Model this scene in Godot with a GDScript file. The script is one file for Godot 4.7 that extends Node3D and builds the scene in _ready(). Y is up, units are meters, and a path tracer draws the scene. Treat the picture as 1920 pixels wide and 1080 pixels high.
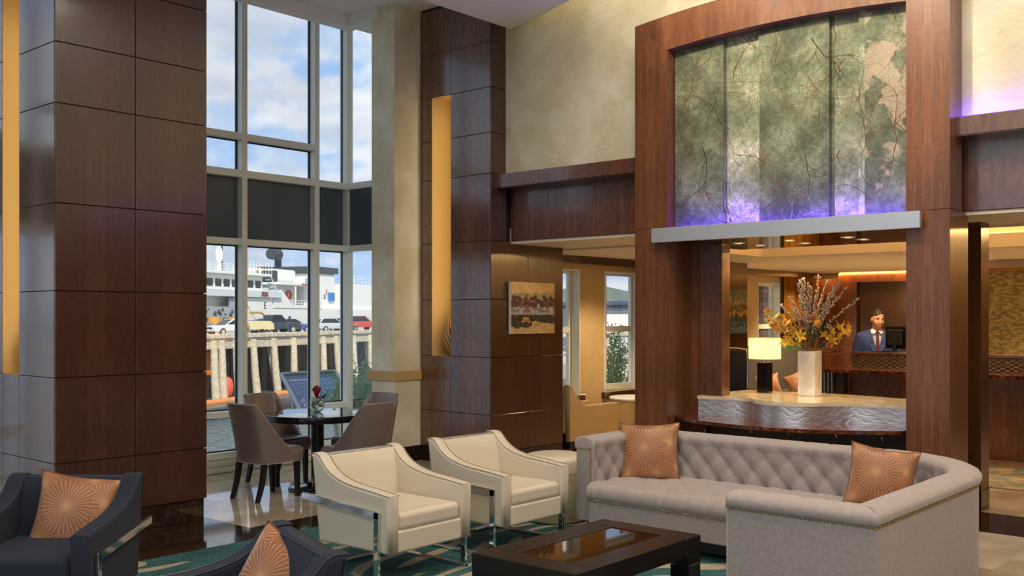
extends Node3D

# ---------------------------------------------------------------- shapes
class Sh:
	var v := PackedVector3Array()
	var n := PackedVector3Array()
	var t := PackedVector2Array()
	var k := PackedInt32Array()

	func pl(p: Vector3, m: Vector3) -> Vector2:
		var q := m.abs()
		if q.y >= q.x and q.y >= q.z:
			return Vector2(p.x, p.z)
		if q.x >= q.z:
			return Vector2(-p.z * signf(m.x), -p.y)
		return Vector2(p.x * signf(m.z), -p.y)

	# corners counter-clockwise as seen from outside
	func quad(a: Vector3, b: Vector3, c: Vector3, d: Vector3) -> Sh:
		var m := (c - a).cross(d - b).normalized()
		var s := v.size()
		for p: Vector3 in [a, b, c, d]:
			v.append(p)
			n.append(m)
			t.append(pl(p, m))
		k.append_array(PackedInt32Array([s, s + 2, s + 1, s, s + 3, s + 2]))
		return self

	func quad_uv(a: Vector3, b: Vector3, c: Vector3, d: Vector3, ua: Vector2, ub: Vector2, uc: Vector2, ud: Vector2) -> Sh:
		quad(a, b, c, d)
		var s := t.size() - 4
		t[s] = ua
		t[s + 1] = ub
		t[s + 2] = uc
		t[s + 3] = ud
		return self

	func tri(a: Vector3, b: Vector3, c: Vector3) -> Sh:
		var m := (b - a).cross(c - a).normalized()
		var s := v.size()
		for p: Vector3 in [a, b, c]:
			v.append(p)
			n.append(m)
			t.append(pl(p, m))
		k.append_array(PackedInt32Array([s, s + 2, s + 1]))
		return self

	func oq(a: Vector3, b: Vector3, c: Vector3, d: Vector3, out: Vector3) -> Sh:
		if (c - a).cross(d - b).dot(out) < 0.0:
			return quad(a, d, c, b)
		return quad(a, b, c, d)

	func box(c: Vector3, s: Vector3, bev := 0.0) -> Sh:
		var h := s * 0.5
		var e := minf(bev, minf(h.x, minf(h.y, h.z)) * 0.9)
		var hi := h - Vector3.ONE * e
		for i in 3:
			var j := (i + 1) % 3
			var l := (i + 2) % 3
			for g: float in [-1.0, 1.0]:
				var q: Array[Vector3] = []
				for w: Vector2 in [Vector2(-1, -1), Vector2(1, -1), Vector2(1, 1), Vector2(-1, 1)]:
					var p := Vector3.ZERO
					p[i] = g * h[i]
					p[j] = w.x * hi[j]
					p[l] = w.y * hi[l]
					q.append(c + p)
				var o := Vector3.ZERO
				o[i] = g
				oq(q[0], q[1], q[2], q[3], o)
				if e > 0.0:
					for g2: float in [-1.0, 1.0]:
						var r: Array[Vector3] = []
						for w2: Vector2 in [Vector2(0, -1), Vector2(0, 1), Vector2(1, 1), Vector2(1, -1)]:
							var p2 := Vector3.ZERO
							p2[i] = g * (h[i] if w2.x == 0.0 else hi[i])
							p2[j] = g2 * (hi[j] if w2.x == 0.0 else h[j])
							p2[l] = w2.y * hi[l]
							r.append(c + p2)
						var o2 := Vector3.ZERO
						o2[i] = g
						o2[j] = g2
						oq(r[0], r[1], r[2], r[3], o2)
		if e > 0.0:
			for sx: float in [-1.0, 1.0]:
				for sy: float in [-1.0, 1.0]:
					for sz: float in [-1.0, 1.0]:
						var a := c + Vector3(sx * h.x, sy * hi.y, sz * hi.z)
						var b := c + Vector3(sx * hi.x, sy * h.y, sz * hi.z)
						var d := c + Vector3(sx * hi.x, sy * hi.y, sz * h.z)
						if sx * sy * sz > 0.0:
							tri(a, b, d)
						else:
							tri(a, d, b)
		return self

	func bx(x0: float, x1: float, y0: float, y1: float, z0: float, z1: float, bev := 0.0) -> Sh:
		return box(Vector3(x0 + x1, y0 + y1, z0 + z1) * 0.5, Vector3(absf(x1 - x0), absf(y1 - y0), absf(z1 - z0)), bev)

	# rounded box
	func rbox(c: Vector3, s: Vector3, r: float, m := 3) -> Sh:
		var h := s * 0.5
		r = minf(r, minf(h.x, minf(h.y, h.z)) * 0.999)
		var hi := h - Vector3.ONE * r
		for i in 3:
			var j := (i + 1) % 3
			var l := (i + 2) % 3
			for g: float in [-1.0, 1.0]:
				var base := v.size()
				var side := 2 * (m + 1)
				for a in side:
					for b in side:
						var d := Vector3.ZERO
						d[i] = g
						var ta := tan(PI / 4 * (1.0 - float(a) / m)) if a <= m else tan(PI / 4 * (float(a - m - 1) / m))
						var tb := tan(PI / 4 * (1.0 - float(b) / m)) if b <= m else tan(PI / 4 * (float(b - m - 1) / m))
						var sa := -1.0 if a <= m else 1.0
						var sb := -1.0 if b <= m else 1.0
						d[j] = sa * ta
						d[l] = sb * tb
						d = d.normalized()
						var q := Vector3.ZERO
						q[i] = g * hi[i]
						q[j] = sa * hi[j]
						q[l] = sb * hi[l]
						var p := c + q + d * r
						v.append(p)
						n.append(d)
						t.append(pl(p, d))
				for a in side - 1:
					for b in side - 1:
						var s0 := base + a * side + b
						if g > 0.0:
							k.append_array(PackedInt32Array([s0, s0 + side + 1, s0 + side, s0, s0 + 1, s0 + side + 1]))
						else:
							k.append_array(PackedInt32Array([s0, s0 + side, s0 + side + 1, s0, s0 + side + 1, s0 + 1]))
		return self

	func tube(p: Array, r, seg := 8, caps := true) -> Sh:
		var m := p.size()
		var base := v.size()
		var up := Vector3.ZERO
		var along := 0.0
		for i in m:
			var d: Vector3 = (p[mini(i + 1, m - 1)] - p[maxi(i - 1, 0)]).normalized()
			if up == Vector3.ZERO:
				up = Vector3.UP if absf(d.y) < 0.9 else Vector3.RIGHT
			up = (up - d * up.dot(d)).normalized()
			var w := d.cross(up)
			var q: float = r[i] if r is Array or r is PackedFloat32Array else r
			if i > 0:
				along += (p[i] - p[i - 1]).length()
			for j in seg + 1:
				var a := TAU * j / seg
				var o := up * cos(a) + w * sin(a)
				v.append(p[i] + o * q)
				n.append(o)
				t.append(Vector2(float(j) / seg, along))
		for i in m - 1:
			for j in seg:
				var s0 := base + i * (seg + 1) + j
				var s1 := s0 + seg + 1
				k.append_array(PackedInt32Array([s0, s1 + 1, s0 + 1, s0, s1, s1 + 1]))
		if caps:
			for e in 2:
				var i2: int = 0 if e == 0 else m - 1
				var d2: Vector3 = (p[0] - p[1]).normalized() if e == 0 else (p[m - 1] - p[m - 2]).normalized()
				var c0 := v.size()
				v.append(p[i2])
				n.append(d2)
				t.append(Vector2(0.5, 0.5))
				for j in seg + 1:
					v.append(v[base + i2 * (seg + 1) + j])
					n.append(d2)
					t.append(Vector2(0.5, 0.5))
				for j in seg:
					if e == 0:
						k.append_array(PackedInt32Array([c0, c0 + 1 + j, c0 + 2 + j]))
					else:
						k.append_array(PackedInt32Array([c0, c0 + 2 + j, c0 + 1 + j]))
		return self

	# profile of (radius, height), bottom to top on the outside
	func lathe(prof: Array, c := Vector3.ZERO, seg := 24) -> Sh:
		var m := prof.size()
		var base := v.size()
		for i in m:
			var d: Vector2 = (prof[mini(i + 1, m - 1)] - prof[maxi(i - 1, 0)]).normalized()
			var o := Vector2(d.y, -d.x)
			for j in seg + 1:
				var a := TAU * j / seg
				var q: Vector2 = prof[i]
				v.append(c + Vector3(cos(a) * q.x, q.y, sin(a) * q.x))
				n.append(Vector3(cos(a) * o.x, o.y, sin(a) * o.x).normalized())
				t.append(Vector2(float(j) / seg, -q.y))
		for i in m - 1:
			for j in seg:
				var s0 := base + i * (seg + 1) + j
				var s1 := s0 + seg + 1
				k.append_array(PackedInt32Array([s0, s0 + 1, s1 + 1, s0, s1 + 1, s1]))
		return self

	func cyl(a: Vector3, b: Vector3, r: float, seg := 16) -> Sh:
		return tube([a, b], r, seg)

	# grid of points; normals follow du x dv
	func grid(nu: int, nv: int, f: Callable, uv := Vector2.ONE) -> Sh:
		var base := v.size()
		for i in nu + 1:
			for j in nv + 1:
				v.append(f.call(float(i) / nu, float(j) / nv))
				t.append(Vector2(float(i) / nu * uv.x, float(j) / nv * uv.y))
				n.append(Vector3.UP)
		for i in nu + 1:
			for j in nv + 1:
				var a := v[base + mini(i + 1, nu) * (nv + 1) + j] - v[base + maxi(i - 1, 0) * (nv + 1) + j]
				var b := v[base + i * (nv + 1) + mini(j + 1, nv)] - v[base + i * (nv + 1) + maxi(j - 1, 0)]
				var m := a.cross(b)
				n[base + i * (nv + 1) + j] = m.normalized() if m.length_squared() > 1e-16 else Vector3.UP
		for i in nu:
			for j in nv:
				var s0 := base + i * (nv + 1) + j
				var s1 := s0 + nv + 1
				k.append_array(PackedInt32Array([s0, s1 + 1, s1, s0, s0 + 1, s1 + 1]))
		return self

	func ball(c: Vector3, r: Vector3, seg := 10, rings := 7) -> Sh:
		var base := v.size()
		for i in rings + 1:
			var a := PI * i / rings
			for j in seg + 1:
				var b := TAU * j / seg
				var d := Vector3(sin(a) * cos(b), cos(a), sin(a) * sin(b))
				v.append(c + d * r)
				n.append((d / r).normalized())
				t.append(Vector2(float(j) / seg, float(i) / rings))
		for i in rings:
			for j in seg:
				var s0 := base + i * (seg + 1) + j
				var s1 := s0 + seg + 1
				k.append_array(PackedInt32Array([s0, s1 + 1, s0 + 1, s0, s1, s1 + 1]))
		return self

	# polygon (x, z) drawn up from y0 to y1
	func prism(poly: PackedVector2Array, y0: float, y1: float, smooth := false) -> Sh:
		var q := poly.duplicate()
		if Geometry2D.is_polygon_clockwise(q):
			q.reverse()
		var m := q.size()
		var idx := Geometry2D.triangulate_polygon(q)
		for e in 2:
			var y := y1 if e == 1 else y0
			var b := v.size()
			for p in q:
				v.append(Vector3(p.x, y, p.y))
				n.append(Vector3.UP if e == 1 else Vector3.DOWN)
				t.append(p)
			for i in range(0, idx.size(), 3):
				var a0 := q[idx[i]]
				var a1 := q[idx[i + 1]]
				var a2 := q[idx[i + 2]]
				var cw := (a1 - a0).cross(a2 - a0) > 0.0
				var o: PackedInt32Array = [b + idx[i], b + idx[i + 1], b + idx[i + 2]]
				if cw != (e == 1):
					o = [o[0], o[2], o[1]]
				k.append_array(o)
		var along := 0.0
		for i in m:
			var p0 := q[i]
			var p1 := q[(i + 1) % m]
			var d := (p1 - p0).normalized()
			var nn := Vector3(d.y, 0, -d.x)
			var n0 := nn
			var n1 := nn
			if smooth:
				var dp := (p0 - q[(i - 1 + m) % m]).normalized()
				var dn := (q[(i + 2) % m] - p1).normalized()
				if dp.dot(d) > 0.8:
					n0 = (nn + Vector3(dp.y, 0, -dp.x)).normalized()
				if dn.dot(d) > 0.8:
					n1 = (nn + Vector3(dn.y, 0, -dn.x)).normalized()
			var b2 := v.size()
			v.append_array(PackedVector3Array([Vector3(p0.x, y0, p0.y), Vector3(p1.x, y0, p1.y), Vector3(p1.x, y1, p1.y), Vector3(p0.x, y1, p0.y)]))
			n.append_array(PackedVector3Array([n0, n1, n1, n0]))
			var l := p0.distance_to(p1)
			t.append_array(PackedVector2Array([Vector2(along, -y0), Vector2(along + l, -y0), Vector2(along + l, -y1), Vector2(along, -y1)]))
			along += l
			k.append_array(PackedInt32Array([b2, b2 + 1, b2 + 2, b2, b2 + 2, b2 + 3]))
		return self

	func add(o: Sh, x := Transform3D.IDENTITY) -> Sh:
		var b := v.size()
		var nb := x.basis.inverse().transposed()
		for i in o.v.size():
			v.append(x * o.v[i])
			n.append((nb * o.n[i]).normalized())
		t.append_array(o.t)
		if x.basis.determinant() < 0.0:
			for i in range(0, o.k.size(), 3):
				k.append_array(PackedInt32Array([b + o.k[i], b + o.k[i + 2], b + o.k[i + 1]]))
		else:
			for i in o.k:
				k.append(b + i)
		return self

	func moved(x: Transform3D) -> Sh:
		return Sh.new().add(self, x)

	func warp(f: Callable) -> Sh:
		for i in v.size():
			v[i] = f.call(v[i])
		return self

	# smooth normals over equal positions
	func soften() -> Sh:
		var acc := {}
		for i in range(0, k.size(), 3):
			var m := (v[k[i + 2]] - v[k[i]]).cross(v[k[i + 1]] - v[k[i]])
			for j in 3:
				var q := Vector3i((v[k[i + j]] * 5000.0).round())
				acc[q] = acc.get(q, Vector3.ZERO) + m
		for i in v.size():
			var q2 := Vector3i((v[i] * 5000.0).round())
			var m2: Vector3 = acc.get(q2, Vector3.UP)
			n[i] = m2.normalized()
		return self

	func mesh() -> ArrayMesh:
		var a := []
		a.resize(Mesh.ARRAY_MAX)
		a[Mesh.ARRAY_VERTEX] = v
		a[Mesh.ARRAY_NORMAL] = n
		a[Mesh.ARRAY_TEX_UV] = t
		a[Mesh.ARRAY_INDEX] = k
		var m := ArrayMesh.new()
		m.add_surface_from_arrays(Mesh.PRIMITIVE_TRIANGLES, a)
		return m

# ---------------------------------------------------------------- nodes
var used := {}
var rng := RandomNumberGenerator.new()

func numbered(parent: Node, called: String) -> String:
	var key := "%d/%s" % [parent.get_instance_id(), called]
	var c: int = used.get(key, 0)
	used[key] = c + 1
	return called if c == 0 else "%s_%03d" % [called, c]

func tag(o: Node, label := "", category := "", group := "", kind := "") -> void:
	for p: Array in [["label", label], ["category", category], ["group", group], ["kind", kind]]:
		if p[1] != "":
			o.set_meta(p[0], p[1])

func thing(called: String, label: String, category: String, at := Vector3.ZERO, turn := 0.0, group := "", kind := "") -> Node3D:
	var o := Node3D.new()
	o.name = numbered(self, called)
	add_child(o, true)
	o.position = at
	o.rotation.y = turn
	tag(o, label, category, group, kind)
	return o

func put(called: String, s: Sh, m: Material, parent: Node = self, at := Vector3.ZERO, label := "") -> MeshInstance3D:
	return put_mesh(called, s.mesh(), m, parent, Transform3D(Basis.IDENTITY, at), label)

func put_mesh(called: String, me: Mesh, m: Material, parent: Node, x := Transform3D.IDENTITY, label := "") -> MeshInstance3D:
	var o := MeshInstance3D.new()
	o.mesh = me
	o.material_override = m
	o.name = numbered(parent, called)
	parent.add_child(o, true)
	o.transform = x
	if label != "":
		o.set_meta("label", label)
	return o

func single(called: String, s: Sh, m: Material, label: String, category: String, at := Vector3.ZERO, group := "", kind := "") -> MeshInstance3D:
	var o := put(called, s, m, self, at)
	tag(o, label, category, group, kind)
	return o

func copy(root: Node3D, at: Vector3, turn: float, label: String, group := "") -> Node3D:
	var r: Node3D = root.duplicate()
	r.name = numbered(self, String(root.name).rstrip("0123456789").rstrip("_"))
	add_child(r, true)
	r.position = at
	r.rotation.y = turn
	r.set_meta("label", label)
	if group != "":
		r.set_meta("group", group)
	return r

# ---------------------------------------------------------------- materials
var mats := {}

func hex(s: String) -> Color:
	return Color.html(s)

func M(key: String, col := Color.WHITE, rough := 0.5, metal := 0.0, spec := 0.5) -> StandardMaterial3D:
	if mats.has(key):
		return mats[key]
	var m := StandardMaterial3D.new()
	m.resource_name = key
	m.albedo_color = col
	m.roughness = rough
	m.metallic = metal
	m.metallic_specular = spec
	mats[key] = m
	return m

func tri_map(m: StandardMaterial3D, scale: float, world := true) -> StandardMaterial3D:
	m.uv1_triplanar = true
	m.uv1_world_triplanar = world
	m.uv1_scale = Vector3.ONE * scale
	return m

func ramp(cols: Array, at: Array) -> Gradient:
	var g := Gradient.new()
	g.offsets = PackedFloat32Array(at)
	var c := PackedColorArray()
	for x in cols:
		c.append(x if x is Color else Color.html(x))
	g.colors = c
	return g

func noise(sd: int, freq: float, kind := FastNoiseLite.TYPE_SIMPLEX_SMOOTH, oct := 4, warp := 0.0) -> FastNoiseLite:
	var f := FastNoiseLite.new()
	f.seed = sd
	f.noise_type = kind
	f.frequency = freq
	f.fractal_octaves = oct
	f.fractal_type = FastNoiseLite.FRACTAL_FBM if oct > 1 else FastNoiseLite.FRACTAL_NONE
	if warp > 0.0:
		f.domain_warp_enabled = true
		f.domain_warp_amplitude = warp
		f.domain_warp_frequency = freq * 0.8
	return f

func ntex(f: FastNoiseLite, g: Gradient, w := 512, h := 512, normal := false, bump := 4.0) -> NoiseTexture2D:
	var x := NoiseTexture2D.new()
	x.width = w
	x.height = h
	x.seamless = true
	x.generate_mipmaps = false
	x.noise = f
	if g:
		x.color_ramp = g
	if normal:
		x.as_normal_map = true
		x.bump_strength = bump
	return x

func glow(key: String, col: Color, e: float) -> StandardMaterial3D:
	var m := M(key, col, 0.6)
	m.emission_enabled = true
	m.emission = col
	m.emission_energy_multiplier = e
	return m

# size.x runs along the direction called long
func area(called: String, at: Vector3, dir: Vector3, size: Vector2, col: Color, e: float, long := Vector3(0, 0, 1)) -> void:
	var l := AreaLight3D.new()
	l.name = numbered(self, called)
	add_child(l, true)
	l.area_size = size
	l.area_normalize_energy = true
	l.light_color = col
	l.light_energy = e
	l.area_range = 40.0
	l.shadow_enabled = true
	var z := -dir.normalized()
	var x := (long - z * long.dot(z)).normalized()
	l.transform = Transform3D(Basis(x, z.cross(x), z), at)

func spot(called: String, at: Vector3, dir: Vector3, angle: float, col: Color, e: float, size := 0.04) -> void:
	var l := SpotLight3D.new()
	l.name = numbered(self, called)
	add_child(l, true)
	l.spot_angle = angle
	l.spot_angle_attenuation = 0.6
	l.spot_range = 20.0
	l.spot_attenuation = 2.0
	l.light_color = col
	l.light_energy = e
	l.light_size = size
	l.shadow_enabled = true
	var up := Vector3.UP if absf(dir.y) < 0.9 else Vector3.FORWARD
	l.transform = Transform3D(Basis.looking_at(dir, up), at)

func omni(called: String, at: Vector3, col: Color, e: float, size := 0.05) -> void:
	var l := OmniLight3D.new()
	l.name = numbered(self, called)
	add_child(l, true)
	l.omni_range = 30.0
	l.omni_attenuation = 2.0
	l.light_color = col
	l.light_energy = e
	l.light_size = size
	l.shadow_enabled = true
	l.position = at

func path_of(pts: Array, sub := 6) -> Array:   # a smooth path through points
	var c := Curve3D.new()
	for i in pts.size():
		var a: Vector3 = pts[maxi(i - 1, 0)]
		var b: Vector3 = pts[mini(i + 1, pts.size() - 1)]
		var d := (b - a) / 6.0
		c.add_point(pts[i], -d, d)
	var o := []
	for i in pts.size() - 1:
		for j in sub:
			o.append(c.sample(i, float(j) / sub))
	o.append(pts[-1])
	return o

# ---------------------------------------------------------------- scene
func _ready() -> void:
	rng.seed = 1
	# camera: level, lens shifted up a little
	var cam := Camera3D.new()
	cam.name = "camera"
	add_child(cam)
	cam.keep_aspect = Camera3D.KEEP_HEIGHT
	cam.position = Vector3(0, 1.70, 0)
	cam.rotation.y = -deg_to_rad(90.0 - 41.17)
	cam.set_frustum(0.1 * 1080.0 / 1881.0, Vector2(0, 0.1 * 53.0 / 1881.0), 0.1, 900.0)
	cam.current = true
	# sky, sun, exposure
	var env := Environment.new()
	env.background_mode = Environment.BG_SKY
	var sky := Sky.new()
	var pan := PanoramaSkyMaterial.new()
	pan.panorama = sky_tex()
	pan.energy_multiplier = 1.35
	sky.sky_material = pan
	env.sky = sky
	env.tonemap_mode = Environment.TONE_MAPPER_LINEAR
	env.tonemap_exposure = 1.0
	env.sdfgi_enabled = true
	env.ssao_enabled = true
	env.ssil_enabled = true
	var we := WorldEnvironment.new()
	we.name = "environment"
	we.environment = env
	add_child(we)
	var sun := DirectionalLight3D.new()
	sun.name = "sun"
	add_child(sun)
	sun.light_color = Color(1.0, 0.96, 0.88)
	sun.light_energy = 1.5
	sun.light_angular_distance = 0.5
	sun.shadow_enabled = true
	sun.sky_mode = DirectionalLight3D.SKY_MODE_LIGHT_ONLY
	sun.transform = Transform3D(Basis.looking_at(Vector3(0.42, -0.62, -0.66), Vector3.UP), Vector3(0, 30, 30))
	make_materials()
	lobby_lights()
	build_shell()
	build_portal()
	build_reception()
	build_outside()
	build_lounge()
	build_dining()
	build_small()

# unseen ceiling panels, washers and spotlights, placed to light the lobby
func lobby_lights() -> void:
	var warm := Color(1.0, 0.86, 0.68)
	var cool := Color(0.93, 0.96, 1.0)
	var i := 0
	var over := ["over the navy armchairs", "over the coffee table", "over the grey sofa", "behind and left of the camera", "straight behind the camera", "behind and right of the camera"]
	for p: Vector3 in [Vector3(0.2, 5.9, -3.4), Vector3(3.6, 5.9, -3.2), Vector3(5.6, 5.9, -1.8), Vector3(0.2, 5.9, 1.4), Vector3(3.6, 5.9, 1.6), Vector3(6.2, 5.9, 2.6)]:
		var s := Sh.new().box(Vector3.ZERO, Vector3(1.3, 0.04, 1.3), 0.01)
		single("unseen_ceiling_light", s, glow("unseen_panel_glow", Color(1.0, 0.93, 0.82), 2.0), "unseen square luminous panel set in the lobby ceiling " + over[i], "light", p + Vector3(0, 0.03, 0), "unseen lobby ceiling panels")
		area("unseen_panel_lamp", p + Vector3(0, -0.02, 0), Vector3.DOWN, Vector2(1.3, 1.3), Color(1.0, 0.94, 0.86), 6.5)  # panel out of view, lights the seating from above
		i += 1
	for w: Array in [[Vector3(5.5, 5.78, -6.3), 1.9, 9.0, "unseen long wall washer lamp turned to the cream wall over the alcove"], [Vector3(5.5, 5.78, -3.9), 1.9, 7.0, "unseen long wall washer lamp turned to the stone portal"], [Vector3(5.5, 5.78, -1.4), 1.9, 0.4, "unseen long wall washer lamp turned to the wall right of the portal"]]:  # lamps out of view, placed to light the side wall and portal
		var at: Vector3 = w[0]
		single("unseen_wall_washer", Sh.new().box(Vector3(-0.05, 0.02, 0), Vector3(0.07, 0.1, w[1]), 0.01), glow("unseen_washer_glow", Color(1.0, 0.94, 0.84), 1.5), w[3], "light", at)
		area("unseen_washer_lamp", at, Vector3(1, -0.33, 0).normalized(), Vector2(w[1], 0.1), Color(1.0, 0.94, 0.82), w[2])
	for z: float in [-4.75, -3.45]:  # unseen spotlights that brighten the upper green stone
		var d := Vector3(8.29, 3.6, z) - Vector3(4.8, 5.85, z)
		single("unseen_spotlight", Sh.new().cyl(Vector3(4.8, 6.0, z), Vector3(4.8, 6.0, z) + d.normalized() * 0.14, 0.05, 16), M("frame_white"), "unseen small white ceiling spotlight aimed at the %s half of the green stone" % ("left" if z < -4 else "right"), "light", Vector3.ZERO, "unseen ceiling spotlights")
		spot("unseen_spotlight_lamp", Vector3(4.8, 6.0, z) + d.normalized() * 0.16, d, 17, Color(1.0, 0.94, 0.82), 15.0)

# ---------------------------------------------------------------- computed pictures of materials
func wood_tex(sd: int, dark: Color, light: Color) -> ImageTexture:
	var w := 384
	var h := 512
	var im := Image.create_empty(w, h, false, Image.FORMAT_RGB8)
	var st := noise(sd, 0.02, FastNoiseLite.TYPE_SIMPLEX_SMOOTH, 3)
	var fine := noise(sd + 1, 0.045, FastNoiseLite.TYPE_SIMPLEX, 2)
	var big := noise(sd + 2, 0.006, FastNoiseLite.TYPE_SIMPLEX_SMOOTH, 2)
	var per := float(h) / TAU
	for y in h:
		var cy := cos(TAU * y / h) * per
		var sy := sin(TAU * y / h) * per
		for x in w / 2:
			# two mirrored halves round a flame in the middle of each veneer leaf
			var fl := st.get_noise_3d(x * 1.6, cy * 0.12, sy * 0.12)
			var wp := big.get_noise_3d(x, cy, sy) * 60.0
			var curl := sin((y * TAU / h) * 26.0 + x * 0.16 + wp * 0.35 + fl * 3.0)
			var f := fine.get_noise_3d(x * 1.3, cy * 0.22, sy * 0.22)
			var mid := exp(-pow((w / 2.0 - x - 26.0 + wp * 0.4) / 30.0, 2.0))
			var a := clampf(0.42 + fl * 0.34 + curl * 0.11 * (0.5 + big.get_noise_3d(x + 500, cy, sy)) + f * 0.22 + mid * 0.22, 0.0, 1.0)
			var c := dark.lerp(light, a)
			im.set_pixel(x, y, c)
			im.set_pixel(w - 1 - x, y, c)
	return ImageTexture.create_from_image(im)

func star_tex(sd: int) -> ImageTexture:   # cushion print: bursts of fine rays on copper satin
	var w := 420
	var r := RandomNumberGenerator.new()
	r.seed = sd
	var im := Image.create_empty(w, w, false, Image.FORMAT_RGB8)
	var cs := [Vector3(0.42, 0.42, 0.40), Vector3(0.86, 0.34, 0.30), Vector3(0.62, 0.88, 0.34), Vector3(0.12, 0.86, 0.30), Vector3(0.05, 0.16, 0.26), Vector3(0.66, 0.02, 0.28), Vector3(0.98, 0.75, 0.26), Vector3(0.33, 1.04, 0.2), Vector3(0.97, 0.0, 0.2), Vector3(-0.02, 0.5, 0.2)]
	var lens := []
	for c in cs:
		var a := []
		for i in 60:
			a.append(r.randf_range(0.72, 1.0))
		lens.append(a)
	var base := hex("8f5a36")
	var ln := hex("c8976a")
	for y in w:
		for x in w:
			var p := Vector2(x, y) / w
			var col := base
			for i in cs.size():
				var c: Vector3 = cs[i]
				var d := p - Vector2(c.x, c.y)
				var l := d.length()
				var s := 36.0 if c.z > 0.3 else 28.0
				var a := (d.angle() / TAU + 0.5) * s
				var q := int(a) % int(s)
				var le: float = lens[i][q] * c.z
				if l < le:
					var off := absf(a - floorf(a) - 0.5) / s * TAU * l
					var wd := 0.0028 + 0.0022 * (l / c.z)
					if off < wd * 1.6:
						col = base.lerp(ln, clampf((wd * 1.6 - off) / (wd * 0.8), 0.0, 1.0) * 0.9)
					elif l < 0.02:
						col = ln
					break
			im.set_pixel(x, y, col)
	return ImageTexture.create_from_image(im)

func stamp(im: Image, p: Vector2, r: float, c: Color, a: float) -> void:
	for y in range(maxi(0, int(p.y - r)), mini(im.get_height(), int(p.y + r) + 2)):
		for x in range(maxi(0, int(p.x - r)), mini(im.get_width(), int(p.x + r) + 2)):
			var d := Vector2(x, y).distance_to(p)
			var k := clampf((r + 0.5 - d), 0.0, 1.0) * a
			if k > 0.0:
				im.set_pixel(x, y, im.get_pixel(x, y).lerp(c, k))

func crack(im: Image, r: RandomNumberGenerator, p: Vector2, ang: float, wd: float, life: int, c: Color, depth := 0) -> void:
	for i in life:
		p += Vector2(cos(ang), sin(ang)) * 1.6
		ang += r.randf_range(-0.10, 0.10)
		if p.x < 0 or p.y < 0 or p.x >= im.get_width() or p.y >= im.get_height():
			return
		if wd > 1.2 and i % 2 == 0:
			stamp(im, p + Vector2(2.0 + wd, 0), wd, Color(0.72, 0.69, 0.58), 0.10)
		stamp(im, p, wd * (1.0 - 0.6 * i / life), c, 0.6)
		if depth < 3 and r.randf() < 0.022:
			crack(im, r, p, ang + r.randf_range(0.35, 0.9) * (1 if r.randf() < 0.5 else -1), wd * 0.7, int(life * 0.55), c, depth + 1)

func forest_marble() -> ImageTexture:   # green stone with brown branching veins, five slabs side by side
	var w := 860
	var h := 860
	var im := Image.create_empty(w, h, false, Image.FORMAT_RGB8)
	var a := noise(11, 0.006, FastNoiseLite.TYPE_SIMPLEX_SMOOTH, 5, 50.0)
	var b := noise(12, 0.03, FastNoiseLite.TYPE_SIMPLEX, 4, 14.0)
	var d := noise(13, 0.12, FastNoiseLite.TYPE_SIMPLEX, 2)
	var cuts := [0.0, 0.24, 0.395, 0.70, 0.825, 1.0]
	var c0 := hex("444a3b")
	var c1 := hex("858b74")
	var c2 := hex("d3cfc0")
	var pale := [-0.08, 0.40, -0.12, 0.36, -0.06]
	for y in h:
		for x in w:
			var s := 0
			while s < 4 and float(x) / w > cuts[s + 1]:
				s += 1
			var ox := s * 777.0
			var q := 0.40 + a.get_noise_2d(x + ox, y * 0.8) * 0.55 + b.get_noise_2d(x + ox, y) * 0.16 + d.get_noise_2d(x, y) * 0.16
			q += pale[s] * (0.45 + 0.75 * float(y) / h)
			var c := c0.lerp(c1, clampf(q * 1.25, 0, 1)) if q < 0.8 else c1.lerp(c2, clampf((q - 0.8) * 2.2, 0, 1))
			var v1 := absf(a.get_noise_2d(x * 1.5 + ox + 300, y * 0.9 + 70))
			var v2 := absf(b.get_noise_2d(x * 0.45 + ox + 40, y * 0.32))
			var patch := a.get_noise_2d(x * 0.9 + 1500, y * 0.9 + 200) + 0.16 - absf(float(y) / h - 0.22) * 0.6
			if s == 4 and patch > 0.0:
				c = c.lerp(hex("b3a08c"), clampf(patch * 6.0, 0, 0.75))
			if v1 < 0.012:
				c = c.lerp(hex("5b4029"), 0.75 * (1.0 - v1 / 0.012))
			if v2 < 0.02:
				c = c.lerp(hex("4a3a24"), 0.6 * (1.0 - v2 / 0.02))
			im.set_pixel(x, y, c)
	var r := RandomNumberGenerator.new()
	r.seed = 5
	for i in 64:
		var p := Vector2(r.randf() * w, r.randf() * h)
		var br := hex("553a24") if r.randf() < 0.75 else hex("2c2718")
		crack(im, r, p, r.randf_range(0.9, 2.4) * (1 if r.randf() < 0.6 else -1), r.randf_range(0.7, 2.3), r.randi_range(60, 260), br)
	for i in 26:
		crack(im, r, Vector2(r.randf() * w, r.randf() * h), r.randf() * TAU, 0.6, 36, hex("d8d2c2"))
	for i in 10:
		crack(im, r, Vector2(w * 0.56 + r.randf_range(-60, 60), h * 0.93 + r.randf_range(-40, 40)), r.randf() * TAU, 0.9, 40, hex("e6e2e0"))
	return ImageTexture.create_from_image(im)

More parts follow.
